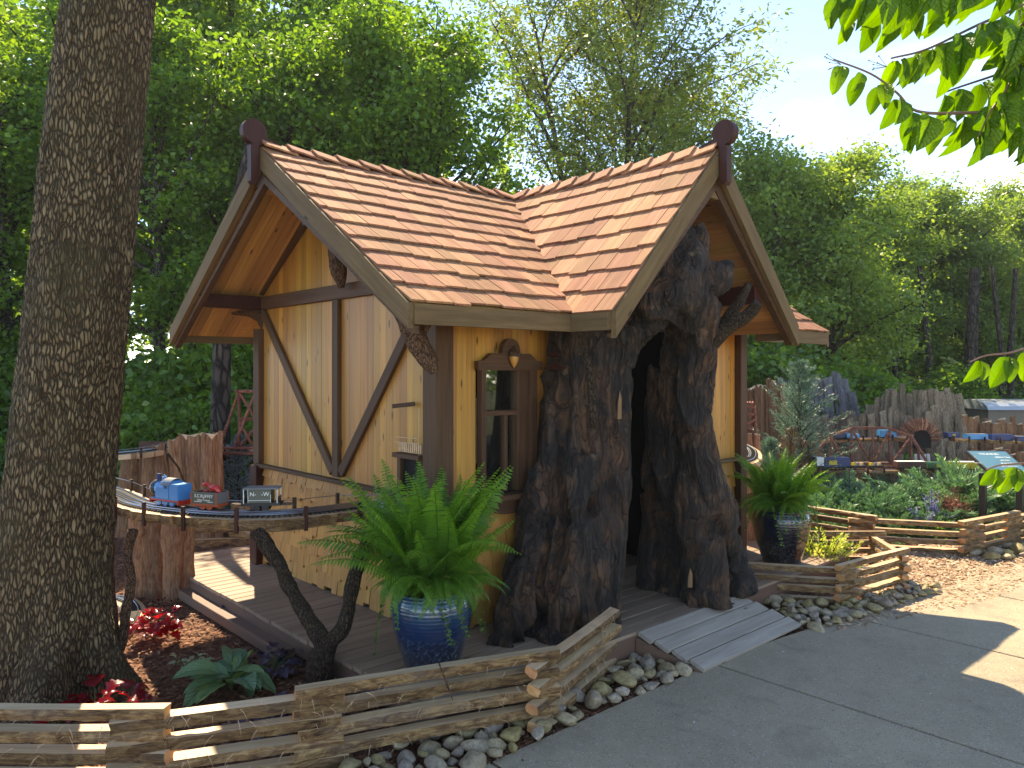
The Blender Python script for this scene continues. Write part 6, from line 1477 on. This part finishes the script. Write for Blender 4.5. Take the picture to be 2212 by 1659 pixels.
# brake van
P = onTrack(563) @ Matrix.Diagonal((1.1, 1.1, 1.1, 1))
bv = tag(link('toy_brake_van', None, None, P), 'olive grey toy brake van lettered N W at the tail of the train', 'toy wagon')
bx(bv, 'body', P, (-0.005, 0, 0.082), (0.115, 0.088, 0.066), M_olive, 0.001); bx(bv, 'roof', P, (0.0, 0, 0.121), (0.185, 0.105, 0.007), M_roofgrey, 0.003)
bx(bv, 'underframe', P, (0.0, 0, 0.040), (0.20, 0.082, 0.016), M_black); 
for x in (-0.085, 0.085):
    for y in (-0.042, 0.042): bx(bv, 'roof_pillar', P, (x, y, 0.082), (0.004, 0.004, 0.072), M_white)
    bx(bv, 'end_panel', P, (x * 1.0, 0, 0.062), (0.004, 0.084, 0.030), M_olive)
bx(bv, 'white_line', P, (-0.005, -0.0447, 0.061), (0.115, 0.001, 0.0022), M_white)
for x in (-0.062, 0.052): bx(bv, 'white_line', P, (x, -0.0447, 0.07), (0.0022, 0.001, 0.042), M_white)
wheelset(bv, P, 2, 0.018, M_black, 0.062); bx(bv, 'coupling', P, (0.12, 0, 0.035), (0.06, 0.03, 0.010), M_black)
text_mesh('lettering', 'N-', 0.030, P @ Matrix.Translation((-0.037, -0.0447, 0.092)) @ Matrix.Rotation(PI / 2, 4, 'X'), M_white, bv); text_mesh('lettering', '-W', 0.030, P @ Matrix.Translation((0.025, -0.0447, 0.092)) @ Matrix.Rotation(PI / 2, 4, 'X'), M_white, bv)

# ================================================================ RIGHT: TRESTLE, BRIDGE, DISTANT TRAINS
rtt = thing('twig_trestle', D(1605, 930, 8.2), 'red twig trestle tower just right of the cottage wall', 'trestle')
for Yk in (8.0, 8.5):
    for a, b in (((1578, 874), (1630, 880)), ((1630, 876), (1636, 985)), ((1578, 892), (1630, 895)), ((1578, 935), (1630, 938)), ((1578, 897), (1628, 935)), ((1578, 912), (1618, 897)), ((1584, 932), (1630, 908)), ((1590, 938), (1592, 985)), ((1612, 938), (1616, 985)), ((1578, 922), (1628, 922))):
        stick('truss_stick', D(*a, Yk), D(*b, Yk), 0.014, M_twigred, rtt)
for i in range(9): stick('truss_stick', D(1578 + i * 6, 872, 7.9), D(1578 + i * 6, 868, 8.7), 0.012, M_twigred, rtt)
rtk = thing('curved_track', D(1600, 975, 7.4), 'sunlit curved model track on log slabs right of the cottage', 'model railway')
RP = spline([D(1560, 948, 8.0), D(1590, 958, 7.6), D(1618, 975, 7.2), D(1612, 995, 6.9), D(1560, 1002, 6.7)], 6); RS = arclen(RP)
for i in range(10):
    p, _ = sample(RP, RS, RS[-1] * i / 10); q2, _ = sample(RP, RS, RS[-1] * (i + 1) / 10); board('deck_slab', p - UP * 0.03, q2 - UP * 0.03, 0.22, 0.05, UP, M_sawn, rtk)
track(rtk, RP, 0.03); track(rtk, RP, -0.03)
YB = 9.9
br = thing('truss_bridge', D(1850, 1000, YB), 'long arched rust coloured twig truss bridge in front of the log mountain', 'truss bridge')
pk = [(1742, 1000), (1795, 940), (1840, 925), (1922, 925), (1968, 942), (2005, 1002)]
for Yk in (YB, YB + 0.32):
    for a, b in zip(pk, pk[1:]): stick('truss_stick', D(*a, Yk), D(*b, Yk), 0.020, M_twigred, br)
    for (a, b) in (((1795, 940), (1795, 1000)), ((1840, 925), (1840, 1000)), ((1885, 925), (1885, 1000)), ((1922, 925), (1922, 1000)), ((1968, 942), (1968, 1000)), ((1840, 925), (1882, 1000)), ((1888, 1000), (1920, 935)), ((1795, 945), (1830, 1000)), ((1926, 1000), (1966, 945)), ((1775, 965), (1775, 1000)), ((1985, 965), (1985, 1000)), ((1700, 1001), (2115, 1003)), ((1742, 1009), (2010, 1011))):
        stick('truss_stick', D(*a, Yk), D(*b, Yk), 0.017, M_twigred, br)
for u in (1795, 1840, 1862, 1885, 1905, 1922, 1968): stick('truss_stick', D(u, 925 if 1830 < u < 1930 else 941, YB - 0.02), D(u, 925 if 1830 < u < 1930 else 941, YB + 0.34), 0.015, M_twigred, br)
for i in range(9): board('deck_slab', D(1690 + i * 48, 1003, YB + 0.16), D(1690 + (i + 1) * 48 - 1, 1003, YB + 0.16), 0.3, 0.03, UP, M_sawn, br)
def railcar(u, v, Y, wpx, hpx, mat, label, roofm=None, rows=(), name='toy_rail_car', depth=0.12, logo=None):
    p = D(u, v, Y); w = wpx * Y / FP; h = hpx * Y / FP; P = Matrix.Translation(p)
    t = tag(link(name, None, None, P), label, 'toy train car')
    bx(t, 'body', P, (0, 0, h * 0.58), (w, depth, h * 0.78), mat, h * 0.06); bx(t, 'roof', P, (0, 0, h * 0.985), (w * 0.97, depth * 0.8, h * 0.06), roofm or mat); bx(t, 'underframe', P, (0, 0, h * 0.12), (w * 0.98, depth * 0.7, h * 0.13), M_black)
    for s in (-0.33, 0.33): wheelset(t, P @ E(w * s, 0, -0.01), 2, h * 0.10, M_black, depth * 0.8)
    if logo: bx(t, 'logo_panel', P, (0, -depth / 2 - 0.002, h * 0.58), (w * 0.22, 0.004, h * 0.4), logo)
    return t
def shelf(t, u0, u1, v, Y, mat=M_rail, th=0.035, dpt=0.2, n=6, slope=0.0):
    for i in range(n):
        a = u0 + (u1 - u0) * i / n; b = u0 + (u1 - u0) * (i + 1) / n - 0.4
        board('deck_slab', D(a, v + slope * i / n, Y), D(b, v + slope * (i + 1) / n, Y), dpt, th, UP, mat, t)
    for i in range(n + 1): a = u0 + (u1 - u0) * i / n; board('track_post', D(a, v + slope * i / n + 4, Y - dpt / 2), D(a, v + slope * i / n - 9, Y - dpt / 2), 0.02, 0.02, Vector((0, -1, 0)), M_maroon, t)
    m = MB(); 
    for dy in (-0.03, 0.03): m.tube([D(u0, v - 4, Y + dy), D(u1, v - 4 + slope, Y + dy)], 0.005, 4)
    m.build('rails', M_steel, t)
s1 = thing('track_shelf', D(1830, 950, 10.3), 'upper track shelf carrying blue cars behind the truss bridge', 'model railway'); shelf(s1, 1770, 1960, 953, 10.3, n=6, slope=-6)
railcar(1815, 947, 10.3, 34, 13, M_navy, 'dark blue toy locomotive on the upper shelf seen through the truss'); 
t = railcar(1840, 948, 10.25, 26, 11, M_lblue, 'light blue tank car behind the truss bridge')
railcar(1915, 947, 10.3, 36, 18, M_lblue, 'bright blue toy rail car left of the tunnel mouth', M_lblue)
s2 = thing('track_shelf', D(2160, 955, 9.9), 'upper track shelf right of the tunnel mouth', 'model railway'); shelf(s2, 2060, 2330, 950, 9.9, n=8, slope=10)
railcar(2055, 946, 10.0, 26, 12, M_navy, 'dark toy engine with a yellow nose right of the tunnel', logo=M_yellow)
railcar(2107, 951, 9.9, 44, 14, M_lblue, 'pale blue toy passenger car right of the tunnel', M_roofgrey)
railcar(2160, 953, 9.9, 48, 15, M_navy, 'navy toy car, middle of the three cars on the right hand shelf')
railcar(2212, 956, 9.9, 42, 14, M_navy, 'navy toy car at the right edge of the photo, half hidden', M_roofgrey)
s3 = thing('track_shelf', D(1900, 1015, 9.3), 'low track shelf with a freight train below the truss bridge', 'model railway'); shelf(s3, 1700, 2120, 1016, 9.3, n=12, slope=4)
t = railcar(1795, 1012, 9.3, 76, 24, M_navy, 'dark blue toy diesel locomotive with yellow panel below the bridge', name='toy_locomotive', logo=M_yellow); bx(t, 'cab', Matrix.Translation(D(1768, 1012, 9.3)), (0, 0, 0.09), (0.09, 0.125, 0.10), M_white, 0.004)
for uu, mm_, lb in ((1852, M_black, 'flat black toy wagon behind the blue diesel'), (1890, M_black, 'flat black toy wagon with a small tan load')):
    p = D(uu, 1012, 9.3); t = tag(link('toy_flat_wagon', None, None, Matrix.Translation(p)), lb, 'toy train car'); bx(t, 'bed', Matrix.Translation(p), (0, 0, 0.03), (0.17, 0.1, 0.02), mm_)
    for k in range(3): bx(t, 'load', Matrix.Translation(p), (-0.05 + 0.05 * k, 0, 0.055), (0.03, 0.05, 0.03), (M_yellow, M_roofgrey, M_sawn)[k])
    wheelset(t, Matrix.Translation(p + Vector((-0.05, 0, -0.01))), 2, 0.012, M_black, 0.07)
railcar(1965, 1013, 9.3, 62, 17, M_boxcar, 'dark red toy boxcar with a white roof under the bridge end', M_white)
railcar(2022, 1014, 9.3, 44, 16, plain('green_paint', (0.03, 0.13, 0.05), 0.4), 'green and yellow toy rail car beside the red boxcar', logo=M_yellow)
railcar(2082, 1015, 9.3, 58, 18, M_yellow, 'yellow toy car with a white roof left of the sign', M_white)
# ---- interpretive sign
sg = thing('interpretive_sign', G(2164, 1195, 0), 'slanted teal information sign reading TRAINS on two dark posts', 'sign')
tl, tr2, br2, bl = D(2085, 979, 7.9), D(2171, 980, 7.9), D(2228, 1030, 7.35), D(2134, 1024, 7.35)
n_ = (tr2 - tl).cross(bl - tl).normalized(); n_ = n_ if n_.z > 0 else -n_
prism('sign_frame', [tl, tr2, br2, bl], n_, 0.03, tr2 - tl, M_black, sg)
ins = lambda a, b, c, d, s, t: (a.lerp(b, s)).lerp(d.lerp(c, s), t)
prism('sign_panel', [ins(tl, tr2, br2, bl, s, t_) + n_ * 0.031 for s, t_ in ((0.04, 0.06), (0.96, 0.06), (0.96, 0.94), (0.04, 0.94))], n_, 0.004, tr2 - tl, M_sign, sg)
xd = (tr2 - tl).normalized(); Ms = Matrix.Identity(4); yd = (tl - bl); shear = yd
for (txt, sz, fy) in (('TRAINS', 0.060, 0.20), ('made possible by', 0.052, 0.34), ('Jim Cressman', 0.052, 0.48), ('In honor of his grandchildren', 0.040, 0.62), ('Owen, Eliza, Lennon', 0.036, 0.75)):
    o_ = ins(tl, tr2, br2, bl, 0.46, fy) + n_ * 0.037; yv = n_.cross(xd)
    M = Matrix.Identity(4)
    for i in range(3): M[i][0] = xd[i]; M[i][1] = yv[i]; M[i][2] = n_[i]; M[i][3] = o_[i]
    text_mesh('sign_text', txt, sz, M, M_white, sg, depth=0.0004)
for u, v0 in ((2123, 1010), (2203, 1015)):
    g = G(u, 1190, 0); g.y = 7.7; g.x = X(u, 7.7); board('sign_post', Vector((g.x, g.y, -0.05)), Vector((g.x, g.y, 0.66)), 0.06, 0.06, RD, M_black, sg)

# ================================================================ PLANTS IN THE BEDS
def rosette(name, loc, label, cat, mat, n, Lf, Wf, seed, spread, h, veins=False, group=None, up=(0.2, 1.0), lobed=False):
    r = random.Random(seed); t = thing(name, loc, label, cat, group)
    for i in range(n):
        az = r.uniform(0, 2 * PI); el = r.uniform(*up); L = Lf * r.uniform(0.7, 1.15); W = Wf * r.uniform(0.8, 1.15)
        key = (name, i % 4)
        if key not in _lf: _lf[key] = bladeleaf(mat, 1.0, Wf / Lf, i % 4 + seed, lobed)
        d = Vector((math.cos(az) * math.cos(el), math.sin(az) * math.cos(el), math.sin(el)))
        rad = spread * r.uniform(0.15, 1.0); o = loc + Vector((math.cos(az) * rad, math.sin(az) * rad, h * r.uniform(0.3, 1.0)))
        dd = Vector((math.cos(az), math.sin(az), 0)); tilt = r.uniform(-0.35, 0.55)
        M = Matrix.Translation(o) @ Matrix.Rotation(az, 4, 'Z') @ Matrix.Rotation(-tilt, 4, 'Y') @ Matrix.Rotation(r.uniform(-0.4, 0.4), 4, 'X') @ Matrix.Diagonal((L, L, L, 1))
        link('leaf', _lf[key], t, M)
        if i % 2 == 0:
            m = MB(); m.tube([loc, (loc + o) / 2 + UP * 0.02, o], 0.0025, 4); m.build('stalk', M_stem, t)
    return t
_lf = {}
def bladeleaf(mat, L, wr, seed, lobed=False, droop=0.5, cup=0.16):
    r = random.Random(seed); nx, ny = 10, 6; V = []; F = []
    for i in range(nx + 1):
        t = i / nx; w = wr * 0.5 * (math.sin(PI * min(1, t ** 0.75 * 1.0)) ** 0.7) * (1 if t < 0.97 else 0.1) * (1 + (0.28 * math.sin(t * 22 + seed) if lobed else 0))
        x = t * (1 - 0.12 * droop * t); z = 0.10 * math.sin(PI * t) - droop * 0.42 * t * t
        for j in range(ny + 1):
            s = (j / ny - 0.5) * 2; V.append((x * L, s * w * L, (z + cup * abs(s) * w * 2 + 0.012 * math.sin(t * 25 + seed) * abs(s)) * L))
    for i in range(nx):
        for j in range(ny): F.append((i * (ny + 1) + j, (i + 1) * (ny + 1) + j, (i + 1) * (ny + 1) + j + 1, i * (ny + 1) + j + 1))
    me = mk('leaf', V, F, mat, True); at = me.attributes.new('tint', 'FLOAT', 'POINT'); at.data.foreach_set('value', [min(1, 0.45 + 0.1 * (seed % 4) + r.uniform(-0.1, 0.1))] * len(V)); return me
rosette('hosta', G(500, 1490, 0), 'big blue green ribbed hosta behind the front rail fence', 'hosta', M_hostav, 22, 0.24, 0.13, 3, 0.07, 0.10)
rosette('red_heuchera', G(330, 1380, 0), 'glossy crimson coral bells in the sunny mulch', 'coral bells', M_red, 46, 0.085, 0.08, 5, 0.14, 0.15, lobed=True)
rosette('red_heuchera', G(205, 1555, 0), 'crimson coral bells half hidden by the rail fence at the trunk base', 'coral bells', M_red, 34, 0.085, 0.08, 7, 0.20, 0.13, lobed=True)
rosette('purple_heuchera', G(590, 1450, 0), 'dark purple leaved plant in the shade beside the deck', 'coral bells', M_purple, 44, 0.06, 0.055, 9, 0.15, 0.09, lobed=True)
rosette('purple_heuchera', G(490, 1340, 0), 'small near black leaf plant at the deck step', 'coral bells', M_purple, 18, 0.05, 0.045, 13, 0.07, 0.08, lobed=True)
rosette('silver_plant', G(415, 1455, 0), 'small silvery variegated plant left of the hosta', 'ground plant', M_silver, 26, 0.05, 0.035, 11, 0.09, 0.09, lobed=True)
for k, (u, v) in enumerate(((620, 1560), (680, 1570), (860, 1520), (560, 1600))):
    rosette('purple_heuchera', G(u, v, 0), 'purple leafed coral bells seen through the gaps of the front fence', 'coral bells', M_purple if k % 2 else M_red, 26, 0.07, 0.06, 20 + k, 0.14, 0.08, group='coral bells behind the front fence', lobed=True)
# airy flower stalks over the red plant
m = MB(); rr = random.Random(2)
for i in range(22):
    b = G(345, 1350, 0.12) + Vector((rr.uniform(-0.08, 0.08), rr.uniform(-0.05, 0.05), 0)); e = b + Vector((rr.uniform(-0.08, 0.08), 0, rr.uniform(0.06, 0.16))); m.tube([b, e], 0.001, 3); m.box(e, (0.008, 0.008, 0.008)); m.box(b.lerp(e, 0.8) + Vector((0.006, 0, 0)), (0.006, 0.006, 0.006))
tag(m.build('flower_stalks', M_red), 'thin pinkish flower stalks rising over the crimson plant', 'flower stalks')
# light bush by the right pot
lb = spray_bush(8, 90, 44, 0.34, 0.42, leafmat('light_leaves', [(0, (0.12, 0.2, 0.05)), (0.6, (0.28, 0.36, 0.12)), (1, (0.55, 0.58, 0.3))], 0.4), 0.022, 0.010)
t = plant(lb, 'leafy_shrub', X(1775, 6.5), 6.5, 1.0, 0, 'pale yellow green airy shrub behind the small fence corner', None); t['category'] = 'shrub'; t.location.z = -0.02
# purple spikes and red foliage behind the back fence
for k, (u, v, Y, h) in enumerate(((2012, 1050, 7.9, 0.45), (1985, 1095, 7.8, 0.30), (2040, 1080, 7.9, 0.3), (2000, 1110, 7.7, 0.25))):
    m = MB(); base = Vector((X(u, Y), Y, 0)); C = []; Dd = []
    for s in range(7):
        tip = base + Vector((rr.uniform(-0.10, 0.10), rr.uniform(-0.05, 0.05), h * rr.uniform(0.7, 1.1))); m.tube([base, tip], 0.003, 3)
        for j in range(26): t_ = 0.5 + j / 52; C.append(tuple(base.lerp(tip, t_))); v_ = Vector((rr.uniform(-1, 1), rr.uniform(-1, 1), rr.uniform(0, 0.8))).normalized(); Dd.append(tuple(v_))
    th_ = thing('lavender_plant', base, 'lilac blue flower spikes behind the back rail fence', 'flowering plant', 'blue flower spikes behind the back fence')
    m.build('stem', M_stem, th_); C = np.array(C); Dd = np.array(Dd); V = leafquads(C, Dd, rand_dirs(len(C)), rng.uniform(0.015, 0.03, len(C)), rng.uniform(0.008, 0.014, len(C)))
    o = link('petals', fastmesh('petals', V, 4, M_lav, rng.random(len(C)), faces=QF)); o.parent = th_; o.matrix_basis = WM[th_.name].inverted()
    nn_ = 260; c2 = np.array([tuple(base)] * nn_) + rng.normal(size=(nn_, 3)) * np.array([0.10, 0.08, 0.04]) + np.array([0, 0, 0.10]); V = leafquads(c2, rand_dirs(nn_, 0.4), rand_dirs(nn_, 0.6), rng.uniform(0.03, 0.05, nn_), rng.uniform(0.012, 0.02, nn_))
    o = link('leaves', fastmesh('leaves', V, 4, M_fern, rng.random(nn_), faces=QF)); o.parent = th_; o.matrix_basis = WM[th_.name].inverted()
M_rust = leafmat('rust_leaves', [(0, (0.16, 0.05, 0.035)), (1, (0.38, 0.15, 0.11))], 0.35, (1.2, 0.9, 0.8))
for k, (u, Y) in enumerate(((2035, 8.2), (2062, 8.0))):
    nn_ = 450; base = Vector((X(u, Y), Y, 0)); c2 = np.array([tuple(base)] * nn_) + rng.normal(size=(nn_, 3)) * np.array([0.08, 0.06, 0.05]) + np.array([0, 0, 0.28])
    V = leafquads(c2, rand_dirs(nn_, 0.3), rand_dirs(nn_, 0.6), rng.uniform(0.02, 0.04, nn_), rng.uniform(0.006, 0.012, nn_))
    th_ = thing('red_shrub', base, ('feathery red shrub behind the back fence, left of the sign post', 'second feathery red shrub right beside the sign post')[k], 'shrub')
    o = link('foliage', fastmesh('foliage', V, 4, M_rust, rng.random(nn_), faces=QF)); o.parent = th_; o.matrix_basis = WM[th_.name].inverted()
    m = MB(); [m.tube([base - UP * 0.02, base + Vector((rr.uniform(-.1, .1), rr.uniform(-.08, .08), 0.32))], 0.004, 3) for _ in range(8)]; m.build('stem', M_fartrunk, th_)

# ================================================================ OVERHANGING BRANCHES, TOP RIGHT
BL = [bladeleaf(M_bigleaf, 1.0, w, s, False, dr, cu) for s, w, dr, cu in ((1, 0.50, 0.35, 0.2), (2, 0.46, 0.75, 0.3), (3, 0.54, 0.2, 0.25), (4, 0.48, 1.0, 0.35), (5, 0.42, 0.6, 0.5))]
ot = thing('dogwood_tree', Vector((2.6, 1.9, 0)), 'overhanging tree branches with large backlit yellow green leaves at the upper right', 'tree')
YL = 1.62
m = MB(); m.tube(spline([Vector((2.6, 1.9, -0.1)), Vector((2.62, 1.88, 1.0)), Vector((2.5, 1.85, 1.9)), Vector((2.3, 1.8, 2.7)), Vector((2.1, 1.7, 3.4))], 4), [0.05 - 0.0018 * i for i in range(17)], 10); m.build('trunk', M_branch, ot)
def twig(P, r0, n_leaf, Lr, sd, start=0.0, mainlink=None):
    r = random.Random(sd); Q = [D(u, v, Y) for u, v, Y in P]
    if mainlink: Q = [Vector(mainlink)] + Q
    S_ = spline(Q, 6); m = MB(); m.tube(S_, [r0 * (1 - 0.75 * i / (len(S_) - 1)) + 0.0008 for i in range(len(S_))], 6); m.build('twig', M_twig, ot)
    S_ = spline([D(u, v, Y) for u, v, Y in P], 6); AL = arclen(S_)
    for i in range(n_leaf):
        tt = start + (1 - start) * (i + 0.5) / n_leaf; p, d = sample(S_, AL, AL[-1] * tt)
        for s in (-1, 1):
            L = r.uniform(*Lr) * (1 - 0.35 * max(0, tt - 0.75) / 0.25)
            sidev = d.cross(Vector((0, 1, 0))).normalized() * s
            dirv = (Vector((0, 0, -1)) * r.uniform(0.9, 1.5) + d * r.uniform(0.2, 0.7) + Vector((r.uniform(-0.35, 0.35), s * 0.35 + r.uniform(-0.2, 0.2), 0)) ).normalized()
            o = p + dirv * 0.008; nrm = Vector((r.uniform(-0.6, 0.6), -1.0 + r.uniform(-0.3, 0.5), r.uniform(-0.1, 0.6)))
            M = frame(o, dirv, nrm) @ Matrix.Diagonal((L, L, L, 1)); link('leaf', BL[r.randrange(5)], ot, M)
Ls = (0.075, 0.115)
main = [(2330, -150, 1.9)]
twig([(2330, -60, 1.75), (2212, 10, 1.66), (2110, 55, 1.62), (2003, 106, 1.58), (1925, 126, 1.56)], 0.004, 14, Ls, 1, 0.02, (2.35, 1.85, 2.55))
twig([(2300, 190, 1.75), (2200, 235, 1.68), (2083, 244, 1.62), (1981, 240, 1.58), (1937, 200, 1.56), (1882, 160, 1.55), (1800, 128, 1.54)], 0.004, 15, (0.06, 0.098), 2, 0.0, (2.4, 1.85, 2.3))
twig([(2120, -60, 1.7), (2040, 0, 1.62), (1960, 20, 1.6), (1880, 28, 1.58), (1815, 42, 1.56)], 0.003, 8, (0.05, 0.085), 3, 0.0, (2.3, 1.8, 2.7))
twig([(2320, 90, 1.8), (2212, 140, 1.72), (2145, 164, 1.7), (2061, 192, 1.68), (2030, 205, 1.66)], 0.003, 9, Ls, 4)
twig([(2300, 60, 1.6), (2212, 128, 1.58), (2170, 200, 1.56), (2140, 240, 1.55), (2112, 300, 1.54)], 0.003, 9, (0.07, 0.10), 5)
twig([(2250, -120, 1.5), (2170, -60, 1.5), (2050, -50, 1.5), (1960, -30, 1.5), (1890, -22, 1.5), (1790, -16, 1.5)], 0.003, 15, (0.065, 0.10), 6)
twig([(2330, 20, 1.5), (2250, 30, 1.5), (2200, 60, 1.5), (2180, 100, 1.5)], 0.003, 8, Ls, 9)
twig([(2330, 240, 1.65), (2270, 260, 1.62), (2212, 265, 1.6), (2170, 270, 1.58)], 0.003, 6, (0.08, 0.10), 10)
twig([(2360, 700, 1.8), (2260, 735, 1.7), (2190, 760, 1.62), (2130, 768, 1.6), (2095, 782, 1.58)], 0.003, 6, (0.06, 0.085), 7, 0.1, (2.6, 1.86, 1.75))
twig([(2360, 960, 1.75), (2270, 985, 1.66), (2210, 1000, 1.6), (2160, 1005, 1.56), (2130, 1015, 1.55)], 0.003, 6, (0.05, 0.075), 8, 0.1, (2.61, 1.88, 1.45))
# little bud clusters at the twig ends
for (u, v, Y) in ((1806, 135, 1.54), (1905, 140, 1.56), (2062, 780, 1.57)):
    m = MB(); p = D(u, v, Y)
    for k in range(6):
        e = p + Vector((-0.012 + rr.uniform(-0.014, 0.004), rr.uniform(-0.01, 0.01), rr.uniform(-0.012, 0.014))); m.tube([p + Vector((0.01, 0, -0.004)), e], 0.0006, 3); m.box(e, (0.0022, 0.0022, 0.0022))
    m.build('bud_cluster', M_stem, ot)


# ================================================================ HAZE
n = NT('haze_air'); pv = n.n('ShaderNodeVolumePrincipled', None, Color=(0.93, 0.96, 1.0, 1), Density=0.0007, Anisotropy=0.2); n.t.links.new(pv.outputs[0], n.out.inputs['Volume'])
m = MB(); m.box((0, 60, 7.5), (200, 190, 17.2)); tag(m.build('haze', n.m), kind='stuff')
